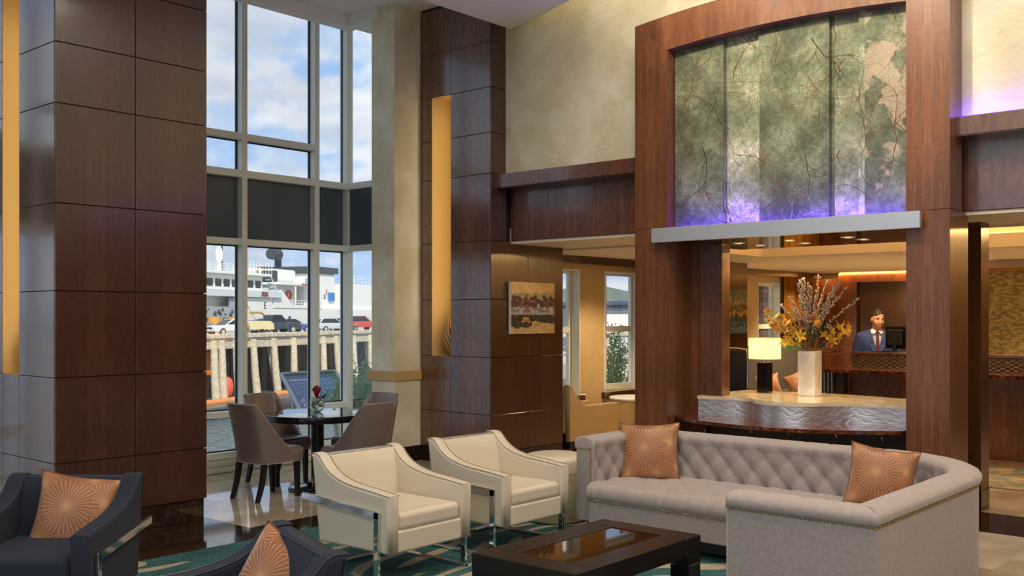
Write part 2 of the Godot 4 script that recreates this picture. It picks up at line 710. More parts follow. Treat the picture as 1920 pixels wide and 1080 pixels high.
func rug_tex() -> ImageTexture:   # teal pile with long beige brush strokes
	var w := 640
	var im := Image.create_empty(w, w, false, Image.FORMAT_RGB8)
	var n1 := noise(31, 0.004, FastNoiseLite.TYPE_SIMPLEX_SMOOTH, 2)
	var n2 := noise(32, 0.2, FastNoiseLite.TYPE_SIMPLEX, 2)
	var n3 := noise(33, 0.02, FastNoiseLite.TYPE_SIMPLEX_SMOOTH, 2)
	var t0 := hex("1d4648")
	var t1 := hex("37696a")
	var bg := hex("b3a48b")
	for y in w:
		for x in w:
			var f := n2.get_noise_2d(x, y)
			var c := t0.lerp(t1, clampf(0.5 + f * 0.7 + n3.get_noise_2d(x, y) * 0.5, 0, 1))
			var s := y * 0.034 + n1.get_noise_2d(x * 0.6, y) * 3.0 + sin(x * 0.012 + y * 0.004) * 1.6
			var band := absf(fmod(s + 100.0, 1.0) - 0.5)
			var keep := n3.get_noise_2d(x * 0.25 + 300, y * 0.9)
			if band < 0.17 + keep * 0.12 and keep > -0.22:
				c = bg.lerp(hex("8f8a7a"), clampf(0.3 + f * 0.8, 0, 1))
			im.set_pixel(x, y, c)
	return ImageTexture.create_from_image(im)

func painting_tex(kind: int) -> ImageTexture:   # loose landscape: sky, trees, bank, dark water
	var w := 220
	var h := 240
	var im := Image.create_empty(w, h, false, Image.FORMAT_RGB8)
	var a := noise(41 + kind, 0.03, FastNoiseLite.TYPE_SIMPLEX, 3)
	var b := noise(42 + kind, 0.012, FastNoiseLite.TYPE_SIMPLEX, 2)
	for y in h:
		for x in w:
			var v := float(y) / h
			var u := float(x) / w
			var q := a.get_noise_2d(x, y)
			var c: Color
			if kind == 0:
				c = hex("d6b071").lerp(hex("e3c48c"), clampf(0.5 + q, 0, 1))
				var hill := 0.21 + b.get_noise_2d(x, 7) * 0.03
				if v > hill:
					c = hex("98906a").lerp(hex("aea17c"), clampf(0.5 + q, 0, 1))
				var tree := 0.33 - absf(sin(u * 17.0 + b.get_noise_2d(x, 0) * 3.0)) * 0.07 + q * 0.05
				if v > tree and v < 0.50 + q * 0.04 and not (u > 0.58 and u < 0.72 and q > 0.0):
					c = hex("4a3438").lerp(hex("8a5a44"), clampf(0.35 + q * 1.6, 0, 1))
				if v > 0.49 + q * 0.03:
					c = hex("a9a6b4").lerp(hex("6b6f80"), clampf(0.5 + q * 2.0, 0, 1))
				if v > 0.58 and v < 0.62 and q > 0.12:
					c = hex("c79a4a")
				if v > 0.635 + q * 0.02:
					c = hex("262226").lerp(hex("46403c"), clampf(0.5 + q * 1.5, 0, 1))
				if Vector2((u - 0.34) * 2.2, (v - 0.73) * 4.0).length() < 0.22 + q * 0.1:
					c = hex("7f6440").lerp(hex("c4945a"), clampf(0.5 + q * 2.0, 0, 1))
				var edge := 0.78 + 0.02 * sin(u * 9.0) + (0.09 if u < 0.46 else 0.0) + q * 0.025
				if v > edge:
					c = hex("cdb283").lerp(hex("b7985e"), clampf(0.4 + q, 0, 1))
			else:
				c = hex("4f5a52").lerp(hex("9c9258"), clampf(v * 2.0 + q, 0, 1))
				if v > 0.3 + absf(b.get_noise_2d(x * 3, 0)) * 0.2:
					c = hex("4a4034").lerp(hex("6a5440"), clampf(0.5 + q, 0, 1))
				if v > 0.42 + q * 0.1:
					c = hex("5a4a20").lerp(hex("b99634"), clampf(0.5 + q * 1.6, 0, 1))
				if v > 0.6 + q * 0.05:
					c = hex("2a2f2c").lerp(hex("495a56"), clampf(0.5 + q, 0, 1))
				if v > 0.74:
					c = hex("31454a").lerp(hex("63808a"), clampf(0.4 + q * 1.4 + (v - 0.74), 0, 1))
			im.set_pixel(x, y, c)
	return ImageTexture.create_from_image(im)

func tapestry_tex() -> ImageTexture:   # golden woven wall covering
	var w := 384
	var im := Image.create_empty(w, w, false, Image.FORMAT_RGB8)
	var a := noise(51, 0.25, FastNoiseLite.TYPE_SIMPLEX, 2)
	var b := noise(52, 0.02, FastNoiseLite.TYPE_SIMPLEX, 3)
	for y in w:
		for x in w:
			var q := 0.45 + a.get_noise_2d(x * 0.6, y * 1.5) * 0.8 + b.get_noise_2d(x, y * 2) * 0.5
			im.set_pixel(x, y, hex("4f4a2c").lerp(hex("c9ae6c"), clampf(q, 0, 1)))
	return ImageTexture.create_from_image(im)

func sign_tex() -> ImageTexture:   # outdoor information board: heading, lines of small print, pictures
	var w := 300
	var h := 240
	var im := Image.create_empty(w, h, false, Image.FORMAT_RGB8)
	im.fill(hex("2f5690"))
	im.fill_rect(Rect2i(0, 0, w, 14), hex("27456f"))
	var n := noise(61, 0.05, FastNoiseLite.TYPE_SIMPLEX, 3)
	for y in h:
		for x in w:
			var q := n.get_noise_2d(x, y)
			if x > 22 and x < 120 and y > 130 and y < 215 and q > -0.1:
				im.set_pixel(x, y, hex("3c6097").lerp(hex("a9bcd2"), clampf(q * 2.0 + 0.2, 0, 1)))
			elif x > 170 and y > 30 and y < 150:
				im.set_pixel(x, y, hex("406ba6").lerp(hex("6f97c4"), clampf(0.5 + q, 0, 1)))
	var r := RandomNumberGenerator.new()
	r.seed = 8
	var x2 := 24
	while x2 < 150:
		var l := r.randi_range(5, 13)
		im.fill_rect(Rect2i(x2, 32, l, 7), hex("c8d6ea"))
		x2 += l + 3
	for row in 11:
		var x3 := 24
		while x3 < 150:
			var l2 := r.randi_range(3, 12)
			im.fill_rect(Rect2i(x3, 48 + row * 7, l2, 2), hex("93add0"))
			x3 += l2 + 2
	for row in 8:
		var x4 := 176
		while x4 < 280:
			var l3 := r.randi_range(3, 12)
			im.fill_rect(Rect2i(x4, 166 + row * 7, l3, 2), hex("93add0"))
			x4 += l3 + 2
	im.fill_rect(Rect2i(10, 20, 2, 205), hex("8fb0d8"))
	im.fill_rect(Rect2i(10, 224, 280, 2), hex("8fb0d8"))
	return ImageTexture.create_from_image(im)

func sky_tex() -> ImageTexture:   # blue sky with broken white cloud
	var w := 2048
	var h := 1024
	var im := Image.create_empty(w, h, false, Image.FORMAT_RGB8)
	var a := noise(71, 1.7, FastNoiseLite.TYPE_SIMPLEX_SMOOTH, 5, 0.25)
	var b := noise(72, 5.0, FastNoiseLite.TYPE_SIMPLEX_SMOOTH, 3)
	var top := hex("78a6e0")
	var low := hex("a9c4e6")
	var white := hex("e4e6ea")
	var grey := hex("aab6c6")
	im.fill(hex("8b949c"))
	var data := im.get_data()
	for y in h / 2 + 4:
		var el := (0.5 - float(y) / h) * PI
		var s := sin(el)
		var base := low.lerp(top, clampf(pow(maxf(s, 0.0), 0.6) * 1.15, 0, 1))
		for x in w:
			var az := TAU * x / w
			var f := 1.0 / (0.32 + maxf(s, 0.0))
			var p := Vector3(cos(az) * cos(el) * f, sin(az) * cos(el) * f, s * 2.2)
			var q := a.get_noise_3dv(p)
			var c := clampf((q + 0.30) * 2.4, 0, 1)
			c = c * c * (3.0 - 2.0 * c)
			var sh := clampf(0.35 - q * 0.6 + b.get_noise_3dv(p) * 0.7, 0, 1)
			var col := base.lerp(white.lerp(grey, sh), c * 0.95)
			var o := (y * w + x) * 3
			data[o] = int(col.r * 255)
			data[o + 1] = int(col.g * 255)
			data[o + 2] = int(col.b * 255)
	im = Image.create_from_data(w, h, false, Image.FORMAT_RGB8, data)
	return ImageTexture.create_from_image(im)

func make_materials() -> void:
	var m: StandardMaterial3D
	var wt := wood_tex(1, hex("4e2b1d"), hex("8a5a3e"))
	for p: Array in [["wood", "e8e0dc", 0.27, 0.72, 1.0], ["wood_dark_shaded", "a89a94", 0.3, 0.6, 0.6], ["wood_frame", "d6c8bc", 0.34, 0.5, 0.3]]:  # second tone darkens the same veneer, carrying shade of the column fronts
		m = M(p[0], hex(p[1]), p[2], 0.0, p[3])
		m.albedo_texture = wt if p[0] != "wood_frame" else wood_tex(9, hex("66402a"), hex("a2714c"))
		m.clearcoat_enabled = true
		m.clearcoat = p[4]
		m.clearcoat_roughness = 0.12
	M("joint", hex("1a0f0c"), 0.8)
	M("core", hex("20120d"), 0.7)
	m = tri_map(M("plaster", hex("ffffff"), 0.42, 0.0, 0.5), 0.35)
	m.albedo_texture = ntex(noise(2, 0.008, FastNoiseLite.TYPE_SIMPLEX_SMOOTH, 5, 60.0), ramp(["d9d0ae", "e2dabc", "ebe5d0"], [0.25, 0.5, 0.8]))
	m.normal_enabled = true
	m.normal_texture = ntex(noise(3, 0.012, FastNoiseLite.TYPE_SIMPLEX, 4, 60.0), null, 512, 512, true, 3.0)
	m.normal_scale = 0.5
	m = tri_map(M("ochre", hex("c8b184"), 0.6), 0.5)
	m.albedo_texture = ntex(noise(4, 0.02), ramp(["f4f4f4", "ffffff"], [0.3, 0.7]), 256, 256)
	M("gold_niche", hex("d6b373"), 0.5)
	M("ceiling_white", hex("f2f1ec"), 0.7)
	M("ceiling_warm", hex("d8ccb8"), 0.7)
	M("frame_white", hex("e9efea"), 0.35)
	M("frame_grey", hex("d9dad0"), 0.4)
	m = tri_map(M("emperador", hex("ffffff"), 0.07, 0.0, 0.7), 0.9)
	var em := noise(6, 0.016, FastNoiseLite.TYPE_SIMPLEX, 5, 70.0)
	em.fractal_type = FastNoiseLite.FRACTAL_RIDGED
	m.albedo_texture = ntex(em, ramp(["1d130f", "2e1e16", "4b3422", "8a7250"], [0.2, 0.55, 0.85, 1.0]))
	for i in 3:
		m = M("tile_%d" % i, [hex("d3c8b4"), hex("ccc0ab"), hex("dad1c0")][i], 0.05, 0.0, 0.75)
		tri_map(m, 0.6)
		m.albedo_texture = ntex(noise(7 + i, 0.006, FastNoiseLite.TYPE_SIMPLEX_SMOOTH, 5, 40.0), ramp(["d6d0c6", "ffffff"], [0.2, 0.8]), 256, 256)
	m = tri_map(M("red_marble", hex("ffffff"), 0.08, 0.0, 0.55), 1.1)
	m.albedo_texture = ntex(noise(15, 0.02, FastNoiseLite.TYPE_SIMPLEX, 5, 50.0), ramp(["2e120b", "5a2a1b", "7c4630", "b48a78"], [0.1, 0.45, 0.75, 1.0]))
	m = tri_map(M("onyx", hex("ffffff"), 0.1, 0.0, 0.5), 0.8)
	m.albedo_texture = ntex(noise(16, 0.012, FastNoiseLite.TYPE_SIMPLEX, 4, 60.0), ramp(["dcc79c", "e8d9b8", "efe6d2"], [0.1, 0.4, 0.75]))
	M("steel", hex("f0f1f2"), 0.4, 1.0).anisotropy_enabled = true
	mats["steel"].anisotropy = 0.6
	m = M("wave_steel", hex("ecedee"), 0.42, 1.0)
	m = M("chrome", hex("dfe3e6"), 0.06, 1.0)
	M("black_gloss", hex("141214"), 0.12)
	M("black", hex("17181c"), 0.4)
	m = tri_map(M("espresso", hex("ffffff"), 0.28, 0.0, 0.55), 1.0, false)
	m.albedo_texture = ntex(noise(17, 0.03, FastNoiseLite.TYPE_SIMPLEX, 4), ramp(["0d0a0a", "1a1312"], [0.3, 0.7]), 256, 256)
	m = M("cream_leather", hex("dacfba"), 0.33, 0.0, 0.5)
	tri_map(m, 3.0, false)
	m.normal_enabled = true
	m.normal_texture = ntex(noise(18, 0.05, FastNoiseLite.TYPE_CELLULAR, 2), null, 256, 256, true, 2.0)
	m.normal_scale = 0.18
	m = M("taupe_leather", hex("776a66"), 0.3, 0.0, 0.55)
	M("seam", hex("8f8470"), 0.6)
	M("piping", hex("a39a94"), 0.4)
	m = M("navy", hex("262d3d"), 0.9)
	tri_map(m, 5.0, false)
	m.albedo_texture = ntex(noise(19, 0.09, FastNoiseLite.TYPE_SIMPLEX, 2), ramp(["b4b8c4", "ffffff"], [0.25, 0.75]), 256, 256)
	m.rim_enabled = true
	m.rim = 0.12
	m.rim_tint = 0.6
	m = M("velvet", hex("a79c98"), 0.75)
	tri_map(m, 1.6, false)
	m.albedo_texture = ntex(noise(20, 0.03, FastNoiseLite.TYPE_SIMPLEX, 5, 30.0), ramp(["f0eeee", "ffffff"], [0.25, 0.75]), 512, 512)
	m.rim_enabled = true
	m.rim = 1.0
	m.rim_tint = 0.35
	M("brass", hex("a58a56"), 0.3, 1.0)
	m = M("cushion", hex("ffffff"), 0.42, 0.0, 0.5)
	m.albedo_texture = star_tex(3)
	m.rim_enabled = true
	m.rim = 0.5
	M("cushion_edge", hex("7a4626"), 0.6)
	m = M("rug", hex("ffffff"), 0.95)
	m.albedo_texture = rug_tex()
	m.heightmap_enabled = true
	m.heightmap_texture = ntex(noise(21, 0.35, FastNoiseLite.TYPE_SIMPLEX, 1), null, 512, 512)
	m.heightmap_scale = 0.5
	m = M("glass", Color(0.9, 0.97, 0.95, 0.04), 0.02)
	m.transparency = BaseMaterial3D.TRANSPARENCY_ALPHA
	m = M("blind", hex("30363c"), 0.9)
	m = M("grey_stone", hex("3a3634"), 0.3)

const J := [0.18, 0.60, 1.24, 1.89, 2.545, 3.29, 3.745, 4.25, 4.755, 5.28]
const FZ := -7.45      # front of the near column
const GZ := -7.50      # front of the far column
const BZ := -9.56      # inner face of the bay window frames
const SIDE := 8.47     # plaster wall

func panel_mesh(w: float, h: float, th := 0.014, g := 0.003, v0 := 0.0) -> ArrayMesh:
	var s := Sh.new().bx(g, w - g, g, h - g, 0, th, 0.0015)
	for i in s.v.size():
		s.t[i] = Vector2(s.v[i].x / w, v0 - s.v[i].y / 0.95)
	return s.mesh()

# veneered panel: o lower left corner seen from outside, u along its width
func panel(parent: Node, m: Material, o: Vector3, u: Vector3, h: float, th := 0.014, called := "panel") -> MeshInstance3D:
	var d := u.normalized()
	return put_mesh(called, panel_mesh(u.length(), h, th, 0.003, rng.randf() * 3.0), m, parent, Transform3D(Basis(d, Vector3.UP, d.cross(Vector3.UP)), o))

func structure(called: String, label: String, cat: String) -> Node3D:
	return thing(called, label, cat, Vector3.ZERO, 0.0, "", "structure")

func piece(called: String, s: Sh, m: Material, label: String, cat: String) -> MeshInstance3D:
	return single(called, s, m, label, cat, Vector3.ZERO, "", "structure")

func column_left_face(c: Node3D, x: float, z0: float) -> void:   # narrow panels round the lit niche, facing -x
	var z1 := z0 - 0.61
	var z2 := z1 - 0.31
	var z3 := z2 - 0.215
	for i in J.size() - 1:
		var h: float = J[i + 1] - J[i]
		panel(c, M("wood"), Vector3(x, J[i], z1), Vector3(0, 0, z0 - z1), h)
		panel(c, M("wood"), Vector3(x, J[i], z3), Vector3(0, 0, z2 - z3), h)
		if J[i] < 1.2 or J[i] > 4.2:
			panel(c, M("wood"), Vector3(x, J[i], z2), Vector3(0, 0, z1 - z2), h)
	# niche lining
	var s := Sh.new()
	s.quad(Vector3(x + 0.3, 1.24, z2), Vector3(x + 0.3, 1.24, z1), Vector3(x + 0.3, 4.25, z1), Vector3(x + 0.3, 4.25, z2))
	s.quad(Vector3(x + 0.3, 1.24, z2), Vector3(x + 0.3, 4.25, z2), Vector3(x - 0.012, 4.25, z2), Vector3(x - 0.012, 1.24, z2))
	s.quad(Vector3(x - 0.012, 1.24, z1), Vector3(x - 0.012, 4.25, z1), Vector3(x + 0.3, 4.25, z1), Vector3(x + 0.3, 1.24, z1))
	s.quad(Vector3(x - 0.012, 1.24, z2), Vector3(x - 0.012, 1.24, z1), Vector3(x + 0.3, 1.24, z1), Vector3(x + 0.3, 1.24, z2))
	s.quad(Vector3(x - 0.012, 4.25, z1), Vector3(x - 0.012, 4.25, z2), Vector3(x + 0.3, 4.25, z2), Vector3(x + 0.3, 4.25, z1))
	put("niche_lining", s, M("gold_niche"), c)
	# unseen warm strip up the near jamb, placed to light the niche evenly
	put("unseen_niche_strip", Sh.new().bx(x + 0.03, x + 0.05, 1.3, 4.2, z1 - 0.012, z1 - 0.004), glow("unseen_niche_glow", Color(1.0, 0.80, 0.5), 2.0), c)
	area("unseen_niche_lamp", Vector3(x + 0.05, 2.75, z1 - 0.02), Vector3(0.5, 0, -1), Vector2(2.8, 0.02), Color(1.0, 0.90, 0.72), 0.34, Vector3.UP)

func column_core(x0: float, x1: float, z0: float, y1: float) -> Sh:
	var s := Sh.new()
	var z1 := z0 - 0.61
	var z2 := z1 - 0.31
	s.bx(x0, x1, 0.0, y1, z1, z0)
	s.bx(x0, x1, 0.0, y1, z2 - 0.3, z2)
	s.bx(x0 + 0.32, x1, 0.0, y1, z2, z1)
	s.bx(x0, x0 + 0.32, 0.0, 1.23, z2, z1)
	s.bx(x0, x0 + 0.32, 4.26, y1, z2, z1)
	return s

func bay(x0: float, no: int, label: String) -> void:
	# x0: middle of the bay; frames, panes, spandrels
	var w := structure("window_%d" % no, label, "window")
	var white := M("frame_white")
	var top := 5.25
	for dx: float in [-1.5, -1.0, 0.0, 1.0, 1.5]:
		var xx := x0 + dx
		var wd := 0.07 if absf(dx) < 1.4 else 0.085
		put("mullion", Sh.new().bx(xx - wd / 2, xx + wd / 2, 0.0, top + 0.1, BZ - 0.15, BZ, 0.004), white, w)
	var xs := [x0 - 1.5, x0 - 1.0, x0, x0 + 1.0, x0 + 1.5]
	var bars := [[0.0, 0.21], [2.49, 2.56], [3.24, 3.32], [top, top + 0.12]]
	for i in 4:
		var a: float = xs[i] + 0.035
		var b: float = xs[i + 1] - 0.035
		var rows := bars.duplicate()
		if i == 1 or i == 2 or i == 0:
			rows.append([3.66, 3.73])
		if i < 2 or i == 3:
			rows.append([0.59, 0.66])
		rows.sort_custom(func(p, q): return p[0] < q[0])
		for r: Array in rows:
			put("rail", Sh.new().bx(a, b, r[0], r[1], BZ - 0.15, BZ, 0.004), white, w)
		for k in rows.size() - 1:
			var y0: float = rows[k][1]
			var y1: float = rows[k + 1][0]
			if y0 == 2.56:
				put("spandrel_panel", Sh.new().bx(a, b, y0, y1, BZ - 0.11, BZ - 0.09), M("spandrel", hex("55606a"), 0.2), w)
			else:
				put("pane", Sh.new().bx(a + 0.012, b - 0.012, y0 + 0.012, y1 - 0.012, BZ - 0.112, BZ - 0.104), M("glass"), w)
				var g := Sh.new()
				g.bx(a, a + 0.014, y0, y1, BZ - 0.12, BZ - 0.095).bx(b - 0.014, b, y0, y1, BZ - 0.12, BZ - 0.095)
				g.bx(a + 0.014, b - 0.014, y0, y0 + 0.014, BZ - 0.12, BZ - 0.095).bx(a + 0.014, b - 0.014, y1 - 0.014, y1, BZ - 0.12, BZ - 0.095)
				put("gasket", g, M("gasket", hex("1c2226"), 0.6), w)
	for sd: float in [-1.0, 1.0]:
		var xo := x0 + sd * 1.5
		var xa := xo - 0.03
		var xb := xo + 0.03
		for r2: Array in [[0.0, 0.21], [2.49, 2.56], [3.24, 3.32], [top, top + 0.12]]:
			put("rail", Sh.new().bx(xa - 0.012, xb + 0.012, r2[0], r2[1], BZ, -8.95, 0.004), white, w)
		put("spandrel_panel", Sh.new().bx(xa + 0.02, xb - 0.02, 2.56, 3.24, BZ, -8.95), M("spandrel"), w)
		for r3: Array in [[0.21, 2.49], [3.32, top]]:
			put("pane", Sh.new().bx(xo - 0.004, xo + 0.004, r3[0], r3[1], BZ + 0.01, -8.96), M("glass"), w)
	# boarded base under the panes
	for b2 in 2:
		put("base_board", Sh.new().bx(x0 - 1.47, x0 + 1.47, 0.005 + b2 * 0.07, 0.07 + b2 * 0.07, BZ, BZ + 0.05, 0.003), M("frame_grey"), w)
	put("sill_cap", Sh.new().bx(x0 - 1.47, x0 + 1.47, 0.145, 0.215, BZ, BZ + 0.02, 0.004), white, w)
	# cornice under the ceiling
	put("cornice", Sh.new().bx(x0 - 1.48, x0 + 1.48, 5.17, 5.31, BZ + 0.0, BZ + 0.16, 0.004).bx(x0 + 1.32, x0 + 1.48, 5.17, 5.31, BZ + 0.16, -8.9, 0.004).bx(x0 - 1.48, x0 - 1.32, 5.17, 5.31, BZ + 0.16, -8.9, 0.004), M("ceiling_white"), w)

func plaster_pier(x0: float, x1: float, label: String) -> void:
	var p := structure("column", label, "column")
	put("shaft", Sh.new().bx(x0, x1, 0.0, 5.31, -9.03, -8.63, 0.004), M("plaster"), p)
	put("chair_rail", Sh.new().bx(x0 - 0.02, x1 + 0.02, 0.95, 1.065, -9.1, -8.61, 0.006), M("rail_wood", hex("c2a368"), 0.45), p)
	put("plinth", Sh.new().bx(x0 - 0.012, x1 + 0.012, 0.0, 0.18, -9.1, -8.618, 0.004), M("emperador"), p)

func build_shell() -> void:
	# floor: one bed, with polished stone laid over it where it shows
	var fl := structure("floor", "polished stone floor of the hotel lobby", "floor")
	put("bed", Sh.new().bx(-2.4, 19, -0.3, -0.012, -9.9, 8), M("tile_1"), fl)
	var tw := 0.46
	for iz in 6:
		for ix in 14:
			var x0 := 1.92 + ix * tw
			var z0 := -7.2 - iz * tw
			if z0 - tw < -9.75:
				continue
			put("tile", Sh.new().bx(x0 + 0.001, x0 + tw - 0.001, -0.012, 0.0, z0 - tw + 0.001, z0 - 0.001, 0.0008), M("emperador") if x0 < 4.5 and iz == 0 else M("tile_%d" % rng.randi_range(0, 2)), fl)
	for ix2 in 16:
		var xb := 1.46 + ix2 * 0.46
		put("tile", Sh.new().bx(xb + 0.001, xb + 0.459, -0.012, 0.0, -6.899, -6.3, 0.0008), M("emperador"), fl)
		put("tile", Sh.new().bx(xb + 0.001, xb + 0.459, -0.012, 0.0, -7.199, -6.901, 0.0008), M("emperador") if xb < 4.4 else M("tile_0"), fl)
	# right-hand passage: pale tiles, a dark stone band under the portal
	for iz2 in 7:
		var z1 := -5.0 + iz2 * 0.6
		put("tile", Sh.new().bx(8.4, 9.25, -0.012, 0.0, z1 + 0.001, z1 + 0.599, 0.0008), M("emperador"), fl)
		for ix3 in 3:
			var xc := 6.6 + ix3 * 0.6
			if xc < 8.0:
				put("tile", Sh.new().bx(xc + 0.001, xc + 0.599, -0.012, 0.0, z1 + 0.001, z1 + 0.599, 0.0008), M("tile_%d" % rng.randi_range(0, 2)), fl)
		for ix4 in 5:
			var xd := 9.25 + ix4 * 0.6
			put("tile", Sh.new().bx(xd + 0.001, xd + 0.599, -0.012, 0.0, z1 + 0.001, z1 + 0.599, 0.0008), M("tile_%d" % rng.randi_range(0, 2)), fl)
	put("field", Sh.new().bx(-2.4, 6.6, -0.012, -0.002, -6.3, 8).bx(6.6, 19, -0.012, -0.002, -0.8, 8).bx(12.25, 19, -0.012, -0.002, -8.2, -0.8).bx(6.6, 12.25, -0.012, -0.002, -6.3, -5.0).bx(8.82, 12.25, -0.012, -0.002, -8.2, -6.3).bx(-2.4, 1.46, -0.012, -0.002, -9.7, -6.3), M("tile_1"), fl)

	# two veneered columns that flank the bay
	var c1 := structure("column", "dark veneered column standing on the left beside the bay window", "column")
	put("core", column_core(3.385, 4.62, FZ - 0.016, 6.0), M("core"), c1)
	for i in J.size() - 1:
		var h: float = J[i + 1] - J[i]
		panel(c1, M("wood_dark_shaded"), Vector3(3.37, J[i], FZ - 0.014), Vector3(0.635, 0, 0), h)
		panel(c1, M("wood_dark_shaded"), Vector3(4.005, J[i], FZ - 0.014), Vector3(0.635, 0, 0), h)
		panel(c1, M("wood_dark_shaded"), Vector3(4.626, J[i], FZ), Vector3(0, 0, -1.13), h)
	column_left_face(c1, 3.384, FZ - 0.014)
	put("plinth", Sh.new().bx(3.39, 4.618, 0.0, 0.18, FZ - 1.13, FZ - 0.012, 0.004), M("emperador"), c1)
	var c2 := structure("column", "veneered column with a tall lit niche right of the bay window", "column")
	put("core", column_core(8.235, 8.95, GZ - 0.016, 6.0), M("core"), c2)
	for i2 in J.size() - 1:
		var h2: float = J[i2 + 1] - J[i2]
		if J[i2] > 2.5:
			panel(c2, M("wood_dark_shaded"), Vector3(8.22, J[i2], GZ - 0.014), Vector3(0.26, 0, 0), h2)
		else:
			panel(c2, M("wood_dark_shaded"), Vector3(8.22, J[i2], GZ - 0.014), Vector3(0.64, 0, 0), h2)
	column_left_face(c2, 8.234, GZ - 0.014)
	put("plinth", Sh.new().bx(8.245, 8.86, 0.0, 0.18, GZ - 1.13, GZ - 0.012, 0.004), M("emperador"), c2)
	var wp := structure("wall_niche", "dark veneered wall under the cornice where the landscape painting hangs", "wall")
	put("core", Sh.new().bx(8.95, 9.495, 0.0, 2.55, -8.2, GZ - 0.016), M("core"), wp)
	for i3 in 4:
		panel(wp, M("wood_dark_shaded"), Vector3(8.86, J[i3], GZ - 0.014), Vector3(0.65, 0, 0), J[i3 + 1] - J[i3])
	put("plinth", Sh.new().bx(8.86, 9.49, 0.0, 0.18, GZ - 0.1, GZ - 0.012, 0.004), M("emperador"), wp)
	put("end_panel", Sh.new().bx(9.495, 9.51, 0.0, 2.55, -8.12, GZ - 0.014, 0.001), M("wood_dark_shaded"), wp)

	# bays
	bay(6.43, 1, "tall white framed bay window with dark spandrels behind the round table")
	bay(1.58, 2, "tall white framed bay window beyond the dark veneered column")
	plaster_pier(7.81, 8.9, "cream plaster pier between the bay window and the niche column")
	plaster_pier(3.95, 5.05, "cream plaster pier behind the dark veneered column")
	plaster_pier(-0.89, 0.2, "cream plaster pier at the left end of the bays")
	piece("wall_bay", Sh.new().bx(-2.5, 8.9, 5.31, 6.3, -9.8, -9.45).bx(-2.5, -0.89, 0.0, 5.31, -9.6, -8.63).bx(8.9, 9.5, 2.5, 6.3, -8.63, -8.3).bx(8.86, 9.6, 0.0, 5.4, -9.03, -8.35), M("plaster"), "wall above the bay windows", "wall")
	var b0 := structure("column", "third veneered column farther along the bay wall", "column")
	put("core", Sh.new().bx(-1.46, -0.21, 0.0, 6.0, -8.6, FZ), M("wood_dark_shaded"), b0)

	# ceilings
	piece("ceiling_bay", Sh.new().bx(-2.5, 8.6, 5.31, 5.45, -9.6, -7.3), M("ceiling_white"), "white ceiling over the bay windows", "ceiling")
	var slot := Sh.new().bx(6.66, 6.98, 5.296, 5.312, -8.52, -8.47, 0.002)
	single("air_slot", slot, M("black"), "thin dark linear air slot in the white ceiling by the bay window", "vent")
	piece("ceiling_soffit", Sh.new().prism(PackedVector2Array([Vector2(-2.2, -7.37), Vector2(8.405, -7.37), Vector2(8.22, -6.75), Vector2(8.03, -6.24), Vector2(7.6, -5.6), Vector2(6.8, -5.1), Vector2(5.6, -4.8), Vector2(-2.2, -4.8)]), 4.9, 5.32), M("ceiling_white"), "lowered white ceiling raft in front of the veneered columns", "ceiling")
	piece("ceiling", Sh.new().bx(-2.5, 9.0, 6.0, 6.3, -7.6, 8), M("ceiling_white"), "high white lobby ceiling", "ceiling")

	# far side: plaster wall over the cornice and fascia
	piece("wall_side", Sh.new().bx(SIDE, SIDE + 0.3, 3.14, 6.1, -7.52, 8), M("plaster"), "cream polished plaster wall above the wooden cornice", "wall")
	for a: Array in [[-7.49, -5.5, "left"], [-2.62, 3.0, "right"]]:
		var t := structure("trim_%s" % a[2], "wooden cornice and panelled fascia %s of the stone feature wall" % ["left" if a[2] == "left" else "right"], "trim")
		var z0: float = a[0]
		var z1: float = a[1]
		put("cornice_core", Sh.new().bx(8.318, 8.7, 3.13, 3.28, z0, z1), M("core"), t)
		put("fascia_core", Sh.new().bx(8.557, 8.8, 2.55, 3.13, z0, z1), M("core"), t)
		put("underside", Sh.new().bx(8.31, 8.6, 3.125, 3.131, z0, z1), M("wood_dark_shaded"), t)
		var zs := [-7.49, -6.88, -6.23, -5.5] if a[2] == "left" else [-2.62, -1.4, -0.2, 1.0, 3.0]
		for i4 in zs.size() - 1:
			panel(t, M("wood"), Vector3(8.318, 3.13, zs[i4]), Vector3(0, 0, zs[i4 + 1] - zs[i4]), 0.15)
		var zf := [-7.49, -6.95, -6.30, -5.5] if a[2] == "left" else zs
		for i5 in zf.size() - 1:
			panel(t, M("wood"), Vector3(8.557, 2.55, zf[i5]), Vector3(0, 0, zf[i5 + 1] - zf[i5]), 0.58)
		if a[2] == "left":
			put("end_panel", Sh.new().bx(8.304, 8.6, 3.13, 3.28, -7.505, -7.49), M("wood"), t)
		else:
			put("end_panel", Sh.new().bx(8.304, 8.6, 3.13, 3.28, -2.635, -2.62), M("wood"), t)
	# unseen room beside and behind the camera; left windows placed for daylight
	var wl := structure("wall_left_unseen", "unseen tall window wall on the left side of the lobby, placed to let in daylight", "wall")
	put("spandrels", Sh.new().bx(-2.5, -2.2, 0, 0.3, -9.6, 8).bx(-2.5, -2.2, 5.4, 6.3, -9.6, 8), M("plaster"), wl)
	for i6 in 7:
		put("pier", Sh.new().bx(-2.5, -2.2, 0.3, 5.4, -9.7 + i6 * 2.9, -9.4 + i6 * 2.9), M("frame_white"), wl)
	put("transom", Sh.new().bx(-2.45, -2.25, 2.5, 2.62, -9.6, 8), M("frame_white"), wl)
	piece("wall_rear", Sh.new().bx(-2.5, 19.3, 0, 6.3, 8, 8.3), M("wood_dark_shaded"), "dark panelled wall behind the camera", "wall")
	piece("roof", Sh.new().bx(-2.6, 19.3, 6.3, 6.5, -9.9, 8.4), M("ceiling_white"), "flat roof over the lobby", "roof")

